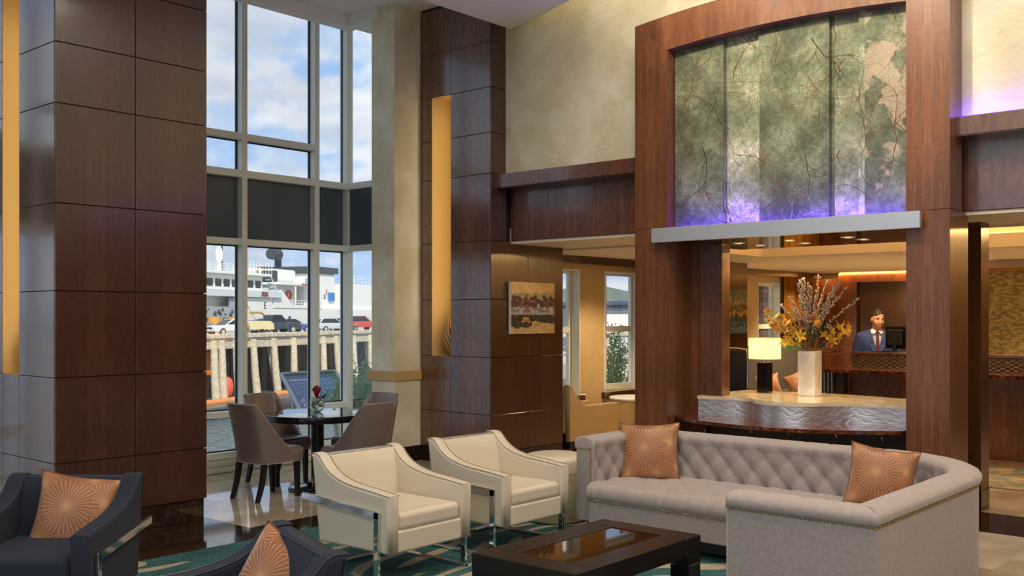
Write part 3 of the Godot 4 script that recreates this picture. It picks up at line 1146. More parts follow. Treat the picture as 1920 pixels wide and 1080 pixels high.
const SB := Basis(Vector3(0, 0, 1), Vector3(1, 0, 0), Vector3(0, 1, 0))   # polygon (z, y) drawn along x

func side_prism(poly: PackedVector2Array, x0: float, x1: float, smooth := false) -> Sh:
	return Sh.new().prism(poly, x0, x1, smooth).moved(Transform3D(SB, Vector3.ZERO))

func build_portal() -> void:
	var fr := structure("wall_portal", "big brown veneered frame with an arched head round the green stone", "wall")
	var wf := M("wood_frame")
	var zc := -4.055
	var inner := []
	var outer := []
	for i in 17:
		var q := i / 16.0
		var zi := lerpf(-5.18, -2.93, q)
		var zo := lerpf(-5.55, -2.59, q)
		inner.append(Vector2(zi, 4.24 + 0.055 * (1.0 - pow((zi - zc) / 1.125, 2))))
		outer.append(Vector2(zo, 4.53 + 0.09 * (1.0 - pow((zo - zc) / 1.48, 2))))
	var head := PackedVector2Array(outer)
	for i in range(16, -1, -1):
		head.append(inner[i])
	put("head", side_prism(head, 8.17, 8.46), wf, fr)
	for z: float in [-5.55, -2.93]:
		var wd := 0.37 if z < -5 else 0.34
		var z1 := z + wd
		for part: Array in [[0.0, 2.543, 0.001], [2.547, 4.243, 0.0]]:
			var s := Sh.new()
			if part[0] > 1.0:
				var ol := 4.53
				var pts := PackedVector2Array([Vector2(z, 2.547), Vector2(z1, 2.547), Vector2(z1, 4.24 if z < -5 else 4.527), Vector2(z, 4.527 if z < -5 else 4.24)])
				s = side_prism(pts, 8.17, 8.46)
			else:
				s.bx(8.17, 8.62, 0.0, 2.543, z, z1, 0.002)
			for i in s.t.size():
				s.t[i] = Vector2((s.v[i].z - z) / wd if absf(s.n[i].x) > 0.5 else s.v[i].x / 0.5, -s.v[i].y / 0.95 + z)
			put("post", s, wf, fr)
	put("soffit_lining", Sh.new().bx(8.20, 8.46, 2.545, 4.24, -5.19, -5.178), wf, fr)
	var pier := structure("column", "slim dark post with a brass coloured sheen right of the portal", "column")
	put("shaft", Sh.new().bx(9.24, 9.47, 0.18, 2.52, -2.93, -2.67, 0.003), M("bronze_wood", hex("5a3a22"), 0.22, 0.35, 0.6), pier)
	put("plinth", Sh.new().bx(9.235, 9.475, 0.0, 0.18, -2.935, -2.665, 0.003), M("emperador"), pier)
	put("return_panel", Sh.new().bx(8.63, 9.0, 0.0, 2.52, -2.95, -2.78, 0.003), wf, pier)
	# five slabs of green stone, alternately proud and set back
	var sl := structure("wall_stone", "five tall slabs of veined green stone in the portal", "wall")
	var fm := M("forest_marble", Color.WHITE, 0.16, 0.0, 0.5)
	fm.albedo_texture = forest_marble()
	var zs := [-5.17, -4.645, -4.29, -3.625, -3.37, -2.925]
	for i in 5:
		var x := 8.29 if i % 2 == 0 else 8.335
		var s := Sh.new().bx(x, x + 0.05, 2.42, 4.30, zs[i], zs[i + 1] - 0.002, 0.002)
		for j in s.t.size():
			var p := s.v[j]
			s.t[j] = Vector2((p.z + 5.17) / 2.245 + (p.x - x) * 0.4, (4.30 - p.y) / 1.88)
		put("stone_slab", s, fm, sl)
	put("backing", Sh.new().bx(8.39, 8.46, 2.42, 4.4, -5.17, -2.93), M("core"), sl)
	# purple strip light hidden behind the steel shelf
	var purple := Color(0.34, 0.16, 1.0)
	var st := Sh.new().bx(8.20, 8.25, 2.47, 2.485, -5.12, -2.98)
	single("strip_light", st, glow("purple_glow", purple, 3.0), "purple strip light behind the steel shelf below the green stone", "light")
	var up := (Vector3(0.25, 1.0, 0)).normalized()
	area("strip_lamp", Vector3(8.22, 2.50, -4.05), up, Vector2(2.1, 0.04), purple, 2.4)
	single("strip_light", Sh.new().bx(8.40, 8.45, 3.282, 3.297, -2.6, 2.9), glow("purple_glow", purple, 3.0), "purple strip light on the cornice right of the portal", "light")
	area("strip_lamp", Vector3(8.41, 3.31, 0.1), Vector3(0.15, 1, 0).normalized(), Vector2(5.4, 0.04), purple, 1.5)
	# brushed steel shelf and the dark polished canopy behind it
	var bar := thing("steel_shelf", "long brushed steel shelf edge across the portal under the green stone", "shelf", Vector3.ZERO, 0.0, "", "structure")
	var e := Sh.new().bx(8.07, 8.11, 2.40, 2.535, -5.295, -2.785, 0.003)
	for i in e.t.size():
		e.t[i] = Vector2(e.v[i].z, e.v[i].y)
	put("fascia_plate", e, M("steel"), bar)
	put("top_plate", Sh.new().bx(8.11, 8.28, 2.44, 2.455, -5.17, -2.94, 0.002), M("steel"), bar)
	var can := structure("ceiling_canopy", "dark polished canopy with small round downlights over the concierge desk", "ceiling")
	put("underside", Sh.new().bx(8.11, 9.6, 2.405, 2.43, -5.18, -2.93, 0.003).bx(8.38, 9.6, 2.431, 2.515, -5.18, -2.93), M("canopy_gloss", hex("38201a"), 0.06, 0.0, 0.6), can)
	var nth := ["front left", "back left", "front middle", "back middle", "front right", "back right"]
	var ni := 0
	for p: Vector2 in [Vector2(8.73, -4.73), Vector2(9.13, -4.71), Vector2(8.73, -4.20), Vector2(9.15, -4.24), Vector2(8.72, -3.64), Vector2(9.06, -3.63)]:
		var d := Sh.new().lathe([Vector2(0.055, 2.402), Vector2(0.062, 2.398), Vector2(0.07, 2.404)], Vector3(p.x, 0, p.y), 20)
		var l := thing("downlight", "small round downlight in the dark canopy, %s of the six" % nth[ni], "light", Vector3.ZERO, 0.0, "downlights in the dark canopy")
		ni += 1
		put("trim_ring", d, M("chrome"), l)
		put("lamp_disc", Sh.new().cyl(Vector3(p.x, 2.404, p.y), Vector3(p.x, 2.4045, p.y), 0.05, 16), glow("lamp_glow", Color(1.0, 0.82, 0.55), 4.0), l)
		spot("downlight_lamp", Vector3(p.x, 2.39, p.y), Vector3.DOWN, 38, Color(1.0, 0.85, 0.62), 0.55)
	# inner posts that stand on the counter line
	var ip := structure("column", "pair of slim veneered posts inside the portal", "column")
	for z: float in [-5.06, -3.05]:
		put("post", Sh.new().bx(8.57, 8.73, 0.934, 2.405, z, z + 0.24, 0.003), M("wood"), ip)
	put("side_lining", Sh.new().bx(8.62, 8.64, 0.0, 2.405, -5.3, -5.05), wf, ip)
	# concierge desk
	var dk := thing("concierge_desk", "curved red stone desk with a raised onyx counter inside the portal", "desk")
	var front := PackedVector2Array()
	var pts := [Vector3(8.40, 0, -5.30), Vector3(8.06, 0, -4.82), Vector3(7.92, 0, -4.25), Vector3(7.97, 0, -3.78), Vector3(8.15, 0, -3.38), Vector3(8.40, 0, -3.04)]
	for p: Vector3 in path_of(pts, 6):
		front.append(Vector2(p.x, p.z))
	front.append(Vector2(8.95, -2.98))
	front.append(Vector2(8.95, -5.2))
	put("desktop", Sh.new().prism(front, 0.715, 0.747, true), M("red_marble"), dk)
	var cf := []
	for p: Vector3 in path_of([Vector3(8.52, 0, -5.06), Vector3(8.545, 0, -4.78), Vector3(8.56, 0, -4.54), Vector3(8.40, 0, -4.38), Vector3(8.30, 0, -4.15), Vector3(8.35, 0, -3.93), Vector3(8.56, 0, -3.72), Vector3(8.70, 0, -3.52), Vector3(8.72, 0, -3.2), Vector3(8.72, 0, -2.97)], 6):
		cf.append(Vector2(p.x, p.z))
	var top := PackedVector2Array(cf)
	for p: Vector3 in path_of([Vector3(9.42, 0, -2.97), Vector3(9.42, 0, -3.35), Vector3(9.55, 0, -3.8), Vector3(9.6, 0, -4.3), Vector3(9.5, 0, -4.7), Vector3(9.5, 0, -5.06)], 4):
		top.append(Vector2(p.x, p.z))
	put("counter_top", Sh.new().prism(top, 0.90, 0.932, true), M("onyx"), dk)
	# steel apron with pressed waves, three sections
	var ws := M("wave_steel")
	var wn := noise(91, 0.02, FastNoiseLite.TYPE_SIMPLEX_SMOOTH, 1)
	var im := Image.create_empty(512, 128, false, Image.FORMAT_RGB8)
	for y in 128:
		for x in 512:
			var q := sin(y * 0.16 + sin(x * TAU / 128.0) * 2.6 + wn.get_noise_2d(x, y) * 2.0) * 0.5 + 0.5
			var q2 := sin(y * 0.11 - sin(x * TAU / 170.0 + 1.0) * 3.2) * 0.5 + 0.5
			var g := maxf(q, q2)
			im.set_pixel(x, y, Color(g, g, g))
	ws.heightmap_enabled = true
	ws.heightmap_texture = ImageTexture.create_from_image(im)
	ws.heightmap_scale = 0.15
	var cuts := [[0, 12], [12, 42], [42, cf.size() - 1]]
	for c: Array in cuts:
		var s := Sh.new()
		var n: int = c[1] - c[0]
		var from: int = c[0]
		var off := 0.02
		s.grid(n, 1, func(u, v): return Vector3(cf[from + int(round(u * n))].x + off, 0.747 + 0.153 * v, cf[from + int(round(u * n))].y), Vector2(n * 0.05, 1))
		s.grid(n, 1, func(u, v): return Vector3(cf[from + int(round(u * n))].x + off + 0.012, 0.747 + 0.153 * (1.0 - v), cf[from + int(round(u * n))].y), Vector2(n * 0.05, 1))
		put("wave_apron", s, ws, dk)
	put("carcass", Sh.new().bx(8.80, 9.35, 0.0, 0.89, -5.06, -2.97).bx(8.75, 8.8, 0.0, 0.7, -5.1, -2.97), M("grey_stone"), dk)
	for z2: float in [-4.42, -4.05, -3.6, -3.2]:
		put("bracket", Sh.new().tube([Vector3(8.72, 0.32, z2), Vector3(8.35, 0.70, z2)], 0.014, 8), M("chrome"), dk)

func build_reception() -> void:
	var warm := Color(1.0, 0.80, 0.52)
	# low ceiling with a raised, cove-lit tray
	var c := structure("ceiling_low", "low warm white ceiling of the reception with a cove lit tray", "ceiling")
	var cm := M("ceiling_warm")
	put("slab", Sh.new().bx(8.56, 9.61, 2.52, 2.7, -8.3, 3.0).bx(9.61, 12.51, 2.5, 2.7, -8.3, -6.44).bx(12.51, 18.3, 2.5, 2.66, -8.3, 3.0).bx(9.61, 12.51, 2.5, 2.7, 1.51, 3.0), cm, c)
	put("tray_top", Sh.new().bx(9.5, 13.0, 2.98, 3.1, -6.9, 2.0), cm, c)
	put("tray_rim", Sh.new().bx(12.42, 12.5, 2.5, 2.66, -6.35, 1.5).bx(9.62, 9.7, 2.5, 2.66, -6.35, 1.5).bx(9.7, 12.42, 2.5, 2.66, -6.43, -6.35), cm, c)
	put("tray_wall", Sh.new().bx(12.8, 12.9, 2.66, 3.0, -6.8, 1.8).bx(9.5, 9.56, 2.7, 3.0, -6.8, 1.8).bx(9.5, 12.9, 2.7, 3.0, -6.8, -6.7).bx(9.5, 12.9, 2.7, 3.0, 1.8, 1.9), cm, c)
	single("cove_light", Sh.new().bx(12.62, 12.66, 2.665, 2.69, -6.3, 1.4), glow("cove_glow", Color(1.0, 0.80, 0.46), 3.0), "long warm cove light in the raised ceiling tray", "light")
	area("cove_lamp", Vector3(12.62, 2.72, -2.4), Vector3(-0.5, 1, 0).normalized(), Vector2(7.4, 0.05), warm, 9.0)
	area("cove_lamp", Vector3(9.76, 2.72, -2.4), Vector3(0.35, 1, 0).normalized(), Vector2(7.4, 0.05), warm, 9.0)
	var where := ["before the reception wall", "over the side alcove table", "over the reception desk screen, unseen and placed to light the person", "right of the reception desk", "by the dark wall end", "over the right passage", "before the gold curtain, added to brighten it"]  # desk screen lamp is unseen, curtain lamp added; they brighten person and curtain
	var wi2 := 0
	for p: Vector3 in [Vector3(15.55, 2.497, -6.53), Vector3(10.8, 2.497, -7.2), Vector3(12.7, 2.497, -4.9), Vector3(13.6, 2.497, -3.4), Vector3(13.2, 2.497, -7.9), Vector3(15.5, 2.497, -4.4), Vector3(16.6, 2.497, -7.5)]:
		var l := thing("downlight", "round recessed downlight in the low ceiling " + where[wi2], "light", p, 0.0, "downlights in the reception ceiling")
		wi2 += 1
		put("trim_ring", Sh.new().lathe([Vector2(0.05, 0), Vector2(0.06, -0.005), Vector2(0.085, 0.002)], Vector3.ZERO, 20), M("frame_white"), l)
		put("lamp_disc", Sh.new().cyl(Vector3(0, 0.001, 0), Vector3(0, 0.002, 0), 0.05, 16), M("lamp_glow"), l)
		spot("downlight_lamp", p + Vector3(0, -0.02, 0), Vector3.DOWN, 60, Color(1.0, 0.87, 0.68), 3.0 if p.x < 11.0 else 4.0 if p.x > 16.0 else 9.0 if p.x > 13.0 else 3.0)

	# garden-side wall with windows
	var wz := -8.12
	var w := structure("wall_back", "ochre wall with windows onto the quay behind the portal", "wall")
	var s := Sh.new()
	var holes := [[9.75, 10.66, 0.66, 2.32], [11.21, 12.12, 0.66, 2.32], [15.68, 16.5, 0.66, 2.28]]
	var xs := 9.51
	for hh: Array in holes:
		s.bx(xs, hh[0], 0, 2.5, wz - 0.22, wz)
		s.bx(hh[0], hh[1], 0, hh[2], wz - 0.22, wz).bx(hh[0], hh[1], hh[3], 2.5, wz - 0.22, wz)
		xs = hh[1]
	s.bx(xs, 18.3, 0, 2.5, wz - 0.22, wz)
	put("face", s, M("ochre"), w)
	put("pelmet", Sh.new().bx(9.51, 18.0, 2.395, 2.5, wz, wz + 0.06, 0.003), M("wood_dark_shaded"), w)
	for i in 3:
		var h: Array = holes[i]
		var wn := structure("window_%d" % (4 + i), ["white sash window left of the ochre pier in the side alcove", "white sash window right of the ochre pier in the side alcove", "narrow window onto red brick behind the lamp"][i], "window")
		var a: float = h[0]
		var b: float = h[1]
		var y0: float = h[2]
		var y1: float = h[3]
		var zf := wz - 0.16
		var fw := M("frame_white")
		put("jamb_lining", Sh.new().bx(a - 0.002, a + 0.012, y0, y1, wz - 0.22, wz + 0.002).bx(b - 0.012, b + 0.002, y0, y1, wz - 0.22, wz + 0.002).bx(a, b, y1 - 0.012, y1 + 0.002, wz - 0.22, wz + 0.002), fw, wn)
		put("frame", Sh.new().bx(a + 0.012, a + 0.06, y0, y1, zf - 0.03, zf + 0.02, 0.003).bx(b - 0.06, b - 0.012, y0, y1, zf - 0.03, zf + 0.02, 0.003).bx(a + 0.06, b - 0.06, y0, y0 + 0.09, zf - 0.03, zf + 0.02, 0.003).bx(a + 0.06, b - 0.06, y1 - 0.05, y1, zf - 0.03, zf + 0.02, 0.003), fw, wn)
		put("meeting_rail", Sh.new().bx(a + 0.06, b - 0.06, 1.48, 1.56, zf - 0.03, zf + 0.025, 0.003), fw, wn)
		put("glazing_bar", Sh.new().bx(a + 0.235, a + 0.255, y0 + 0.09, y1 - 0.05, zf - 0.012, zf + 0.012), fw, wn)
		put("pane", Sh.new().bx(a + 0.06, b - 0.06, y0 + 0.09, 1.48, zf - 0.004, zf + 0.002), M("glass"), wn)
		put("pane", Sh.new().bx(a + 0.06, b - 0.06, 1.56, y1 - 0.05, zf - 0.004, zf + 0.002), M("glass"), wn)
		put("window_sill", Sh.new().bx(a - 0.06, b + 0.06, 0.575, 0.66, wz - 0.2, wz + 0.05, 0.004), M("wood_dark_shaded"), wn)
	# metallic string curtains
	var gold := M("gold_mesh", hex("b98e43"), 0.35, 0.5)
	var gi := Image.create_empty(128, 256, false, Image.FORMAT_RGB8)
	var gn := noise(95, 0.2, FastNoiseLite.TYPE_SIMPLEX, 2)
	for y in 256:
		for x in 128:
			gi.set_pixel(x, y, hex("6b4c22").lerp(hex("ffe2a0"), clampf(0.45 + gn.get_noise_2d(x * 1.2, y) * 1.3 + 0.25 * sin(x * TAU / 16.0), 0, 1)))
	gold.albedo_texture = ImageTexture.create_from_image(gi)
	var cu := [[9.53, 9.68, "gold metallic curtain tucked behind the dark wall in the side alcove"], [11.98, 12.5, "gold metallic curtain beside the alcove window next to the portal"], [16.46, 17.9, "gold metallic curtain hanging behind the tall flower arrangement"]]
	for q: Array in cu:
		var x0: float = q[0]
		var x1: float = q[1]
		var n := int((x1 - x0) / 0.018)
		var cs := Sh.new()
		cs.grid(n, 1, func(u, v): return Vector3(lerpf(x0, x1, u), 0.04 + 2.36 * v, wz + 0.09 + 0.03 * sin(u * (x1 - x0) * 60.0)), Vector2((x1 - x0) * 4.0, 3.0))
		single("curtain", cs, gold, q[2], "curtain")
	# dark wall end with a painting
	var dw := structure("wall_end", "dark veneered wall end with a small painting beyond the onyx counter", "wall")
	put("panelling", Sh.new().bx(11.6, 13.75, 0, 2.5, -7.45, -7.30, 0.003), M("wood_dark_shaded"), dw)
	var pm := M("painting_city", Color.WHITE, 0.5)
	pm.albedo_texture = painting_tex(1)
	var pt := thing("painting", "small unframed painting of autumn trees and water on the dark wall behind the lamp", "painting")
	var ps := Sh.new().quad_uv(Vector3(12.9, 1.45, -7.255), Vector3(13.66, 1.45, -7.255), Vector3(13.66, 2.10, -7.255), Vector3(12.9, 2.10, -7.255), Vector2(0, 1), Vector2(1, 1), Vector2(1, 0), Vector2(0, 0))
	put("canvas", ps, pm, pt)
	put("stretcher", Sh.new().bx(12.9, 13.66, 1.45, 2.10, -7.29, -7.256), M("linen", hex("b9b09a"), 0.8), pt)
	# end wall of the reception
	var bw := structure("wall_reception", "veneered end wall behind the reception desk", "wall")
	put("core", Sh.new().bx(18.02, 18.3, 0, 2.5, -8.3, 3.0), M("core"), bw)
	var wo := M("wood")
	for k in 2:
		panel(bw, wo, Vector3(18.014, k * 1.2, -8.12), Vector3(0, 0, 0.46), 1.2)
	for k in 2:
		panel(bw, wo, Vector3(17.914, 0.0 + k * 1.25, -7.66), Vector3(0, 0, 0.35), 1.25)
	put("pilaster_core", Sh.new().bx(17.92, 18.02, 0, 2.5, -7.66, -7.31), M("core"), bw)
	put("lintel", Sh.new().bx(17.9, 18.0, 2.32, 2.47, -7.31, -3.0), wo, bw)
	for k in 5:
		panel(bw, M("wood_dark_shaded"), Vector3(18.014, 0.0, -7.31 + k * 1.0), Vector3(0, 0, 1.0), 2.34)
	single("wall_wash_light", Sh.new().bx(17.82, 17.86, 2.475, 2.495, -7.6, -3.0), glow("wash_glow", Color(1.0, 0.72, 0.34), 6.0), "thin warm light slot along the top of the reception wall", "light")
	area("wash_lamp", Vector3(17.84, 2.47, -5.3), Vector3(0.25, -1, 0).normalized(), Vector2(4.6, 0.05), Color(1.0, 0.70, 0.36), 1.8)
	area("wash_lamp", Vector3(17.84, 2.47, -7.8), Vector3(0.25, -1, 0).normalized(), Vector2(0.5, 0.05), Color(1.0, 0.66, 0.30), 0.5)
	# right-hand passage: gold wall covering over dark stone
	var aw := structure("wall_passage", "gold woven wall covering above a wooden ledge and dark stone in the right passage", "wall")
	var tm := tri_map(M("tapestry", Color.WHITE, 0.6), 0.9)
	tm.albedo_texture = tapestry_tex()
	put("covering", Sh.new().bx(15.2, 15.4, 1.16, 2.34, -4.3, 3.0), tm, aw)
	put("top_ledge", Sh.new().bx(15.14, 15.4, 2.34, 2.38, -4.3, 3.0, 0.003).bx(15.14, 15.4, 1.12, 1.16, -4.3, 3.0, 0.003), M("ledge_wood", hex("a8702c"), 0.3), aw)
	put("dado", Sh.new().bx(15.2, 15.4, 0.86, 1.12, -4.3, 3.0), M("grey_stone"), aw)
	var bm := tri_map(M("blue_marble", Color.WHITE, 0.15), 0.8)
	bm.albedo_texture = ntex(noise(17, 0.012, FastNoiseLite.TYPE_SIMPLEX, 5, 90.0), ramp(["14181a", "2b3334", "5a5a44", "a08c70"], [0.2, 0.5, 0.75, 1.0]))
	put("stone", Sh.new().bx(15.2, 15.4, 0.13, 0.86, -4.3, 3.0), bm, aw)
	put("plinth", Sh.new().bx(15.16, 15.4, 0, 0.13, -4.3, 3.0), M("grey_stone"), aw)
	put("head", Sh.new().bx(15.25, 15.4, 2.38, 2.5, -4.3, 3.0), M("ceiling_warm"), aw)
	area("wash_lamp", Vector3(15.05, 2.46, -1.5), Vector3(0.2, -1, 0).normalized(), Vector2(4.0, 0.05), warm, 2.0)
	piece("wall_far", Sh.new().bx(18.3, 19.0, 0, 2.7, -8.3, 8).bx(8.6, 18.3, 0, 2.7, 3.0, 3.2), M("wood_dark_shaded"), "dark wall closing the reception", "wall")
	piece("wall_core", Sh.new().bx(8.85, 9.0, 2.7, 6.1, -8.3, 8), M("plaster"), "back of the plaster wall over the reception", "wall")
	piece("roof_low", Sh.new().bx(8.7, 19.0, 3.12, 3.3, -8.6, 8).bx(9.0, 19.0, 2.5, 3.2, -8.45, -8.32), M("ceiling_white"), "roof over the reception", "roof")
	# carpet of the passage
	var rm := tri_map(M("pale_rug", Color.WHITE, 0.95), 0.5)
	rm.albedo_texture = ntex(noise(23, 0.015, FastNoiseLite.TYPE_SIMPLEX, 5, 50.0), ramp(["5f707a", "8b8678", "a89a80"], [0.25, 0.5, 0.8]))
	single("passage_rug", Sh.new().bx(10.6, 12.2, 0.0, 0.012, -3.6, 1.5, 0.004), rm, "pale blue and beige rug in the right-hand passage", "rug")
	# reception desk
	var d := thing("reception_desk", "reception desk with a red stone ledge and woven bronze screen", "desk")
	put("body", Sh.new().bx(12.72, 13.1, 0, 0.985, -5.3, -3.0, 0.003), M("wood"), d)
	var led := PackedVector2Array()
	for a in 13:
		var an := PI * a / 12.0
		led.append(Vector2(12.6 - 0.32 * cos(an) * -1.0, -5.42 - 0.36 * sin(an)))
	led.append(Vector2(12.28, -3.0))
	led.append(Vector2(13.1, -3.0))
	led.append(Vector2(13.1, -5.4))
	put("ledge", Sh.new().prism(led, 0.985, 1.025, true), M("red_marble"), d)
	var weave := M("weave", hex("6d6556"), 0.4, 0.6)
	var wi := Image.create_empty(128, 128, false, Image.FORMAT_RGB8)
	for y in 128:
		for x in 128:
			var g := 0.5 + 0.5 * sin(y * TAU / 16.0 + (PI if (x / 16) % 2 == 0 else 0.0))
			wi.set_pixel(x, y, Color(g, g, g))
	weave.heightmap_enabled = true
	weave.heightmap_texture = ImageTexture.create_from_image(wi)
	weave.heightmap_scale = 1.0
	weave.uv1_scale = Vector3(2.5, 2.5, 2.5)
	put("screen", Sh.new().bx(12.88, 12.96, 1.025, 1.2, -5.32, -3.0, 0.002), weave, d)
	put("screen_cap", Sh.new().bx(12.86, 13.2, 1.2, 1.235, -5.33, -3.0, 0.003), M("wood"), d)
	put("pilaster", Sh.new().bx(12.55, 12.72, 0, 0.985, -5.62, -5.3, 0.003), M("grey_stone"), d)
	for i in 4:
		put("glass_rod", Sh.new().cyl(Vector3(12.5, 0.0, -5.58 + i * 0.05), Vector3(12.5, 0.985, -5.58 + i * 0.05), 0.016, 8), M("chrome"), d)

# closed outline (a, b) swept along an axis with rounded rims; vertices are (depth, b, a)
func soft_prism(poly: PackedVector2Array, x0: float, x1: float, r: float, steps := 3) -> Sh:
	var m := poly.size()
	var out := []
	var ccw := not Geometry2D.is_polygon_clockwise(poly)
	for i in m:
		var d0 := (poly[i] - poly[(i - 1 + m) % m]).normalized()
		var d1 := (poly[(i + 1) % m] - poly[i]).normalized()
		var nn := Vector2(d0.y + d1.y, -d0.x - d1.x)
		nn = nn.normalized() / maxf(0.5, sqrt((1.0 + d0.dot(d1)) / 2.0))
		out.append(nn if ccw else -nn)
	var layers := []
	for i in steps + 1:
		var a := PI / 2 * i / steps
		layers.append([x0 + r * (1.0 - sin(a)), r * (1.0 - cos(a))])
	layers.reverse()
	for l: Array in layers.duplicate():
		l[0] = l[0]
	# layers[0] is the left cap, moving right
	var right := []
	for i in range(layers.size() - 1, -1, -1):
		right.append([x0 + x1 - layers[i][0], layers[i][1]])
	var all: Array = []
	for i in layers.size():
		all.append([x0 + r * (1.0 - sin(PI / 2 * i / steps)), r * (1.0 - cos(PI / 2 * i / steps))])
	all.sort_custom(func(p, q): return p[0] < q[0])
	var seq: Array = all.duplicate()
	for i in range(all.size() - 1, -1, -1):
		seq.append([x0 + x1 - all[i][0], all[i][1]])
	var s := Sh.new()
	for l: Array in seq:
		for i in m:
			var q: Vector2 = poly[i] - out[i] * l[1]
			s.v.append(Vector3(l[0], q.y, q.x))
			s.n.append(Vector3.UP)
			s.t.append(Vector2(q.x, -q.y))
	for j in seq.size() - 1:
		for i in m:
			var a0 := j * m + i
			var a1 := j * m + (i + 1) % m
			s.k.append_array(PackedInt32Array([a0, a1, a1 + m, a0, a1 + m, a0 + m]))
	var cap := Geometry2D.triangulate_polygon(poly)
	for e in 2:
		var b := (seq.size() - 1) * m if e == 1 else 0
		for i in range(0, cap.size(), 3):
			var p0 := poly[cap[i]]
			var flip := (poly[cap[i + 1]] - p0).cross(poly[cap[i + 2]] - p0) < 0.0
			var o := [b + cap[i], b + cap[i + 1], b + cap[i + 2]]
			if flip == (e == 1):
				o = [o[0], o[2], o[1]]
			if not ccw:
				pass
			s.k.append_array(PackedInt32Array(o))
	return fixed(s)

# turn faces outward part by part: sides by volume, then smooth
func fixed(s: Sh) -> Sh:
	var c := Vector3.ZERO
	for p in s.v:
		c += p
	c /= s.v.size()
	# make neighbouring faces agree, then orient the whole by its volume
	var edge := {}
	var nt := s.k.size() / 3
	var key := func(i: int) -> Vector3i: return Vector3i((s.v[i] * 20000.0).round())
	for f in nt:
		for j in 3:
			var a: Vector3i = key.call(s.k[f * 3 + j])
			var b: Vector3i = key.call(s.k[f * 3 + (j + 1) % 3])
			if a == b:
				continue
			var ek := [a, b] if a < b else [b, a]
			if not edge.has(ek):
				edge[ek] = []
			edge[ek].append(f)
	var seen := PackedByteArray()
	seen.resize(nt)
	var has := func(f: int, a: Vector3i, b: Vector3i) -> bool:
		for j in 3:
			if key.call(s.k[f * 3 + j]) == a and key.call(s.k[f * 3 + (j + 1) % 3]) == b:
				return true
		return false
	for f0 in nt:
		if seen[f0]:
			continue
		seen[f0] = 1
		var todo := [f0]
		while todo:
			var f: int = todo.pop_back()
			for j in 3:
				var a: Vector3i = key.call(s.k[f * 3 + j])
				var b: Vector3i = key.call(s.k[f * 3 + (j + 1) % 3])
				if a == b:
					continue
				for g: int in edge[[a, b] if a < b else [b, a]]:
					if seen[g]:
						continue
					seen[g] = 1
					if has.call(g, a, b):
						var t := s.k[g * 3 + 1]
						s.k[g * 3 + 1] = s.k[g * 3 + 2]
						s.k[g * 3 + 2] = t
					todo.append(g)
	var vol := 0.0
	for f in nt:
		vol += (s.v[s.k[f * 3]] - c).dot((s.v[s.k[f * 3 + 1]] - c).cross(s.v[s.k[f * 3 + 2]] - c))
	if vol > 0.0:
		for f in nt:
			var t2 := s.k[f * 3 + 1]
			s.k[f * 3 + 1] = s.k[f * 3 + 2]
			s.k[f * 3 + 2] = t2
	return s.soften()

func armchair(label: String, m: Material, seam: Material, at: Vector3, turn: float, group: String) -> Node3D:
	var t := thing("armchair", label, "armchair", at, turn, group)
	var topline := [Vector3(-0.392, 0.782, 0), Vector3(-0.315, 0.775, 0), Vector3(-0.235, 0.70, 0), Vector3(-0.13, 0.645, 0), Vector3(0.02, 0.613, 0), Vector3(0.2, 0.596, 0), Vector3(0.375, 0.578, 0)]
	var prof := PackedVector2Array()
	for p: Vector3 in path_of(topline, 4):
		prof.append(Vector2(p.x, p.y))
	for q: Vector2 in [Vector2(0.372, 0.40), Vector2(0.367, 0.22), Vector2(0.1, 0.215), Vector2(-0.305, 0.21), Vector2(-0.345, 0.48)]:
		prof.append(q)
	var arm := soft_prism(prof, -0.375, -0.275, 0.022)
	put("arm", arm, m, t)
	put("arm", arm.moved(Transform3D(Basis.IDENTITY, Vector3(0.65, 0, 0))), m, t)
	var bp := PackedVector2Array([Vector2(-0.385, 0.772), Vector2(-0.30, 0.768), Vector2(-0.262, 0.62), Vector2(-0.215, 0.36), Vector2(-0.21, 0.22), Vector2(-0.30, 0.215), Vector2(-0.34, 0.48)])
	put("back", soft_prism(bp, -0.285, 0.285, 0.004, 2), m, t)
	put("seat_base", Sh.new().rbox(Vector3(0, 0.285, 0.08), Vector3(0.566, 0.14, 0.575), 0.018), m, t)
	var cu := Sh.new().rbox(Vector3(0, 0.405, 0.075), Vector3(0.545, 0.115, 0.585), 0.035, 4)
	cu.warp(func(p): return p + Vector3(0, 0.014 * (1.0 - pow(p.x / 0.28, 2)) * (1.0 - pow((p.z - 0.075) / 0.3, 2)) if p.y > 0.4 else 0.0, 0))
	put("seat_cushion", cu, m, t)
	var st := Sh.new()
	for sx: float in [-0.281, 0.281, -0.369, 0.369]:
		var line := []
		for p: Vector3 in path_of(topline, 4):
			line.append(Vector3(sx, p.y - (0.002 if absf(sx) > 0.3 else 0.003), p.x))
		st.tube(line, 0.0028, 5)
	st.tube([Vector3(-0.281, 0.771, -0.302), Vector3(0.281, 0.771, -0.302)], 0.0026, 5)
	put("seam", st, seam, t)
	var fr := Sh.new()
	for sx: float in [-1.0, 1.0]:
		var xa := sx * 0.386
		fr.box(Vector3(xa, 0.24, 0.285), Vector3(0.02, 0.475, 0.045), 0.003)
		fr.box(Vector3(xa, 0.011, -0.06), Vector3(0.045, 0.02, 0.735), 0.003)
		var rail := Sh.new().box(Vector3(0, 0, 0), Vector3(0.02, 0.045, 0.77), 0.003)
		fr.add(rail, Transform3D(Basis(Vector3.RIGHT, 0.055), Vector3(xa, 0.475, -0.075)))
	fr.box(Vector3(0, 0.011, -0.41), Vector3(0.75, 0.02, 0.045), 0.003)
	put("frame", fr, M("chrome"), t)
	return t

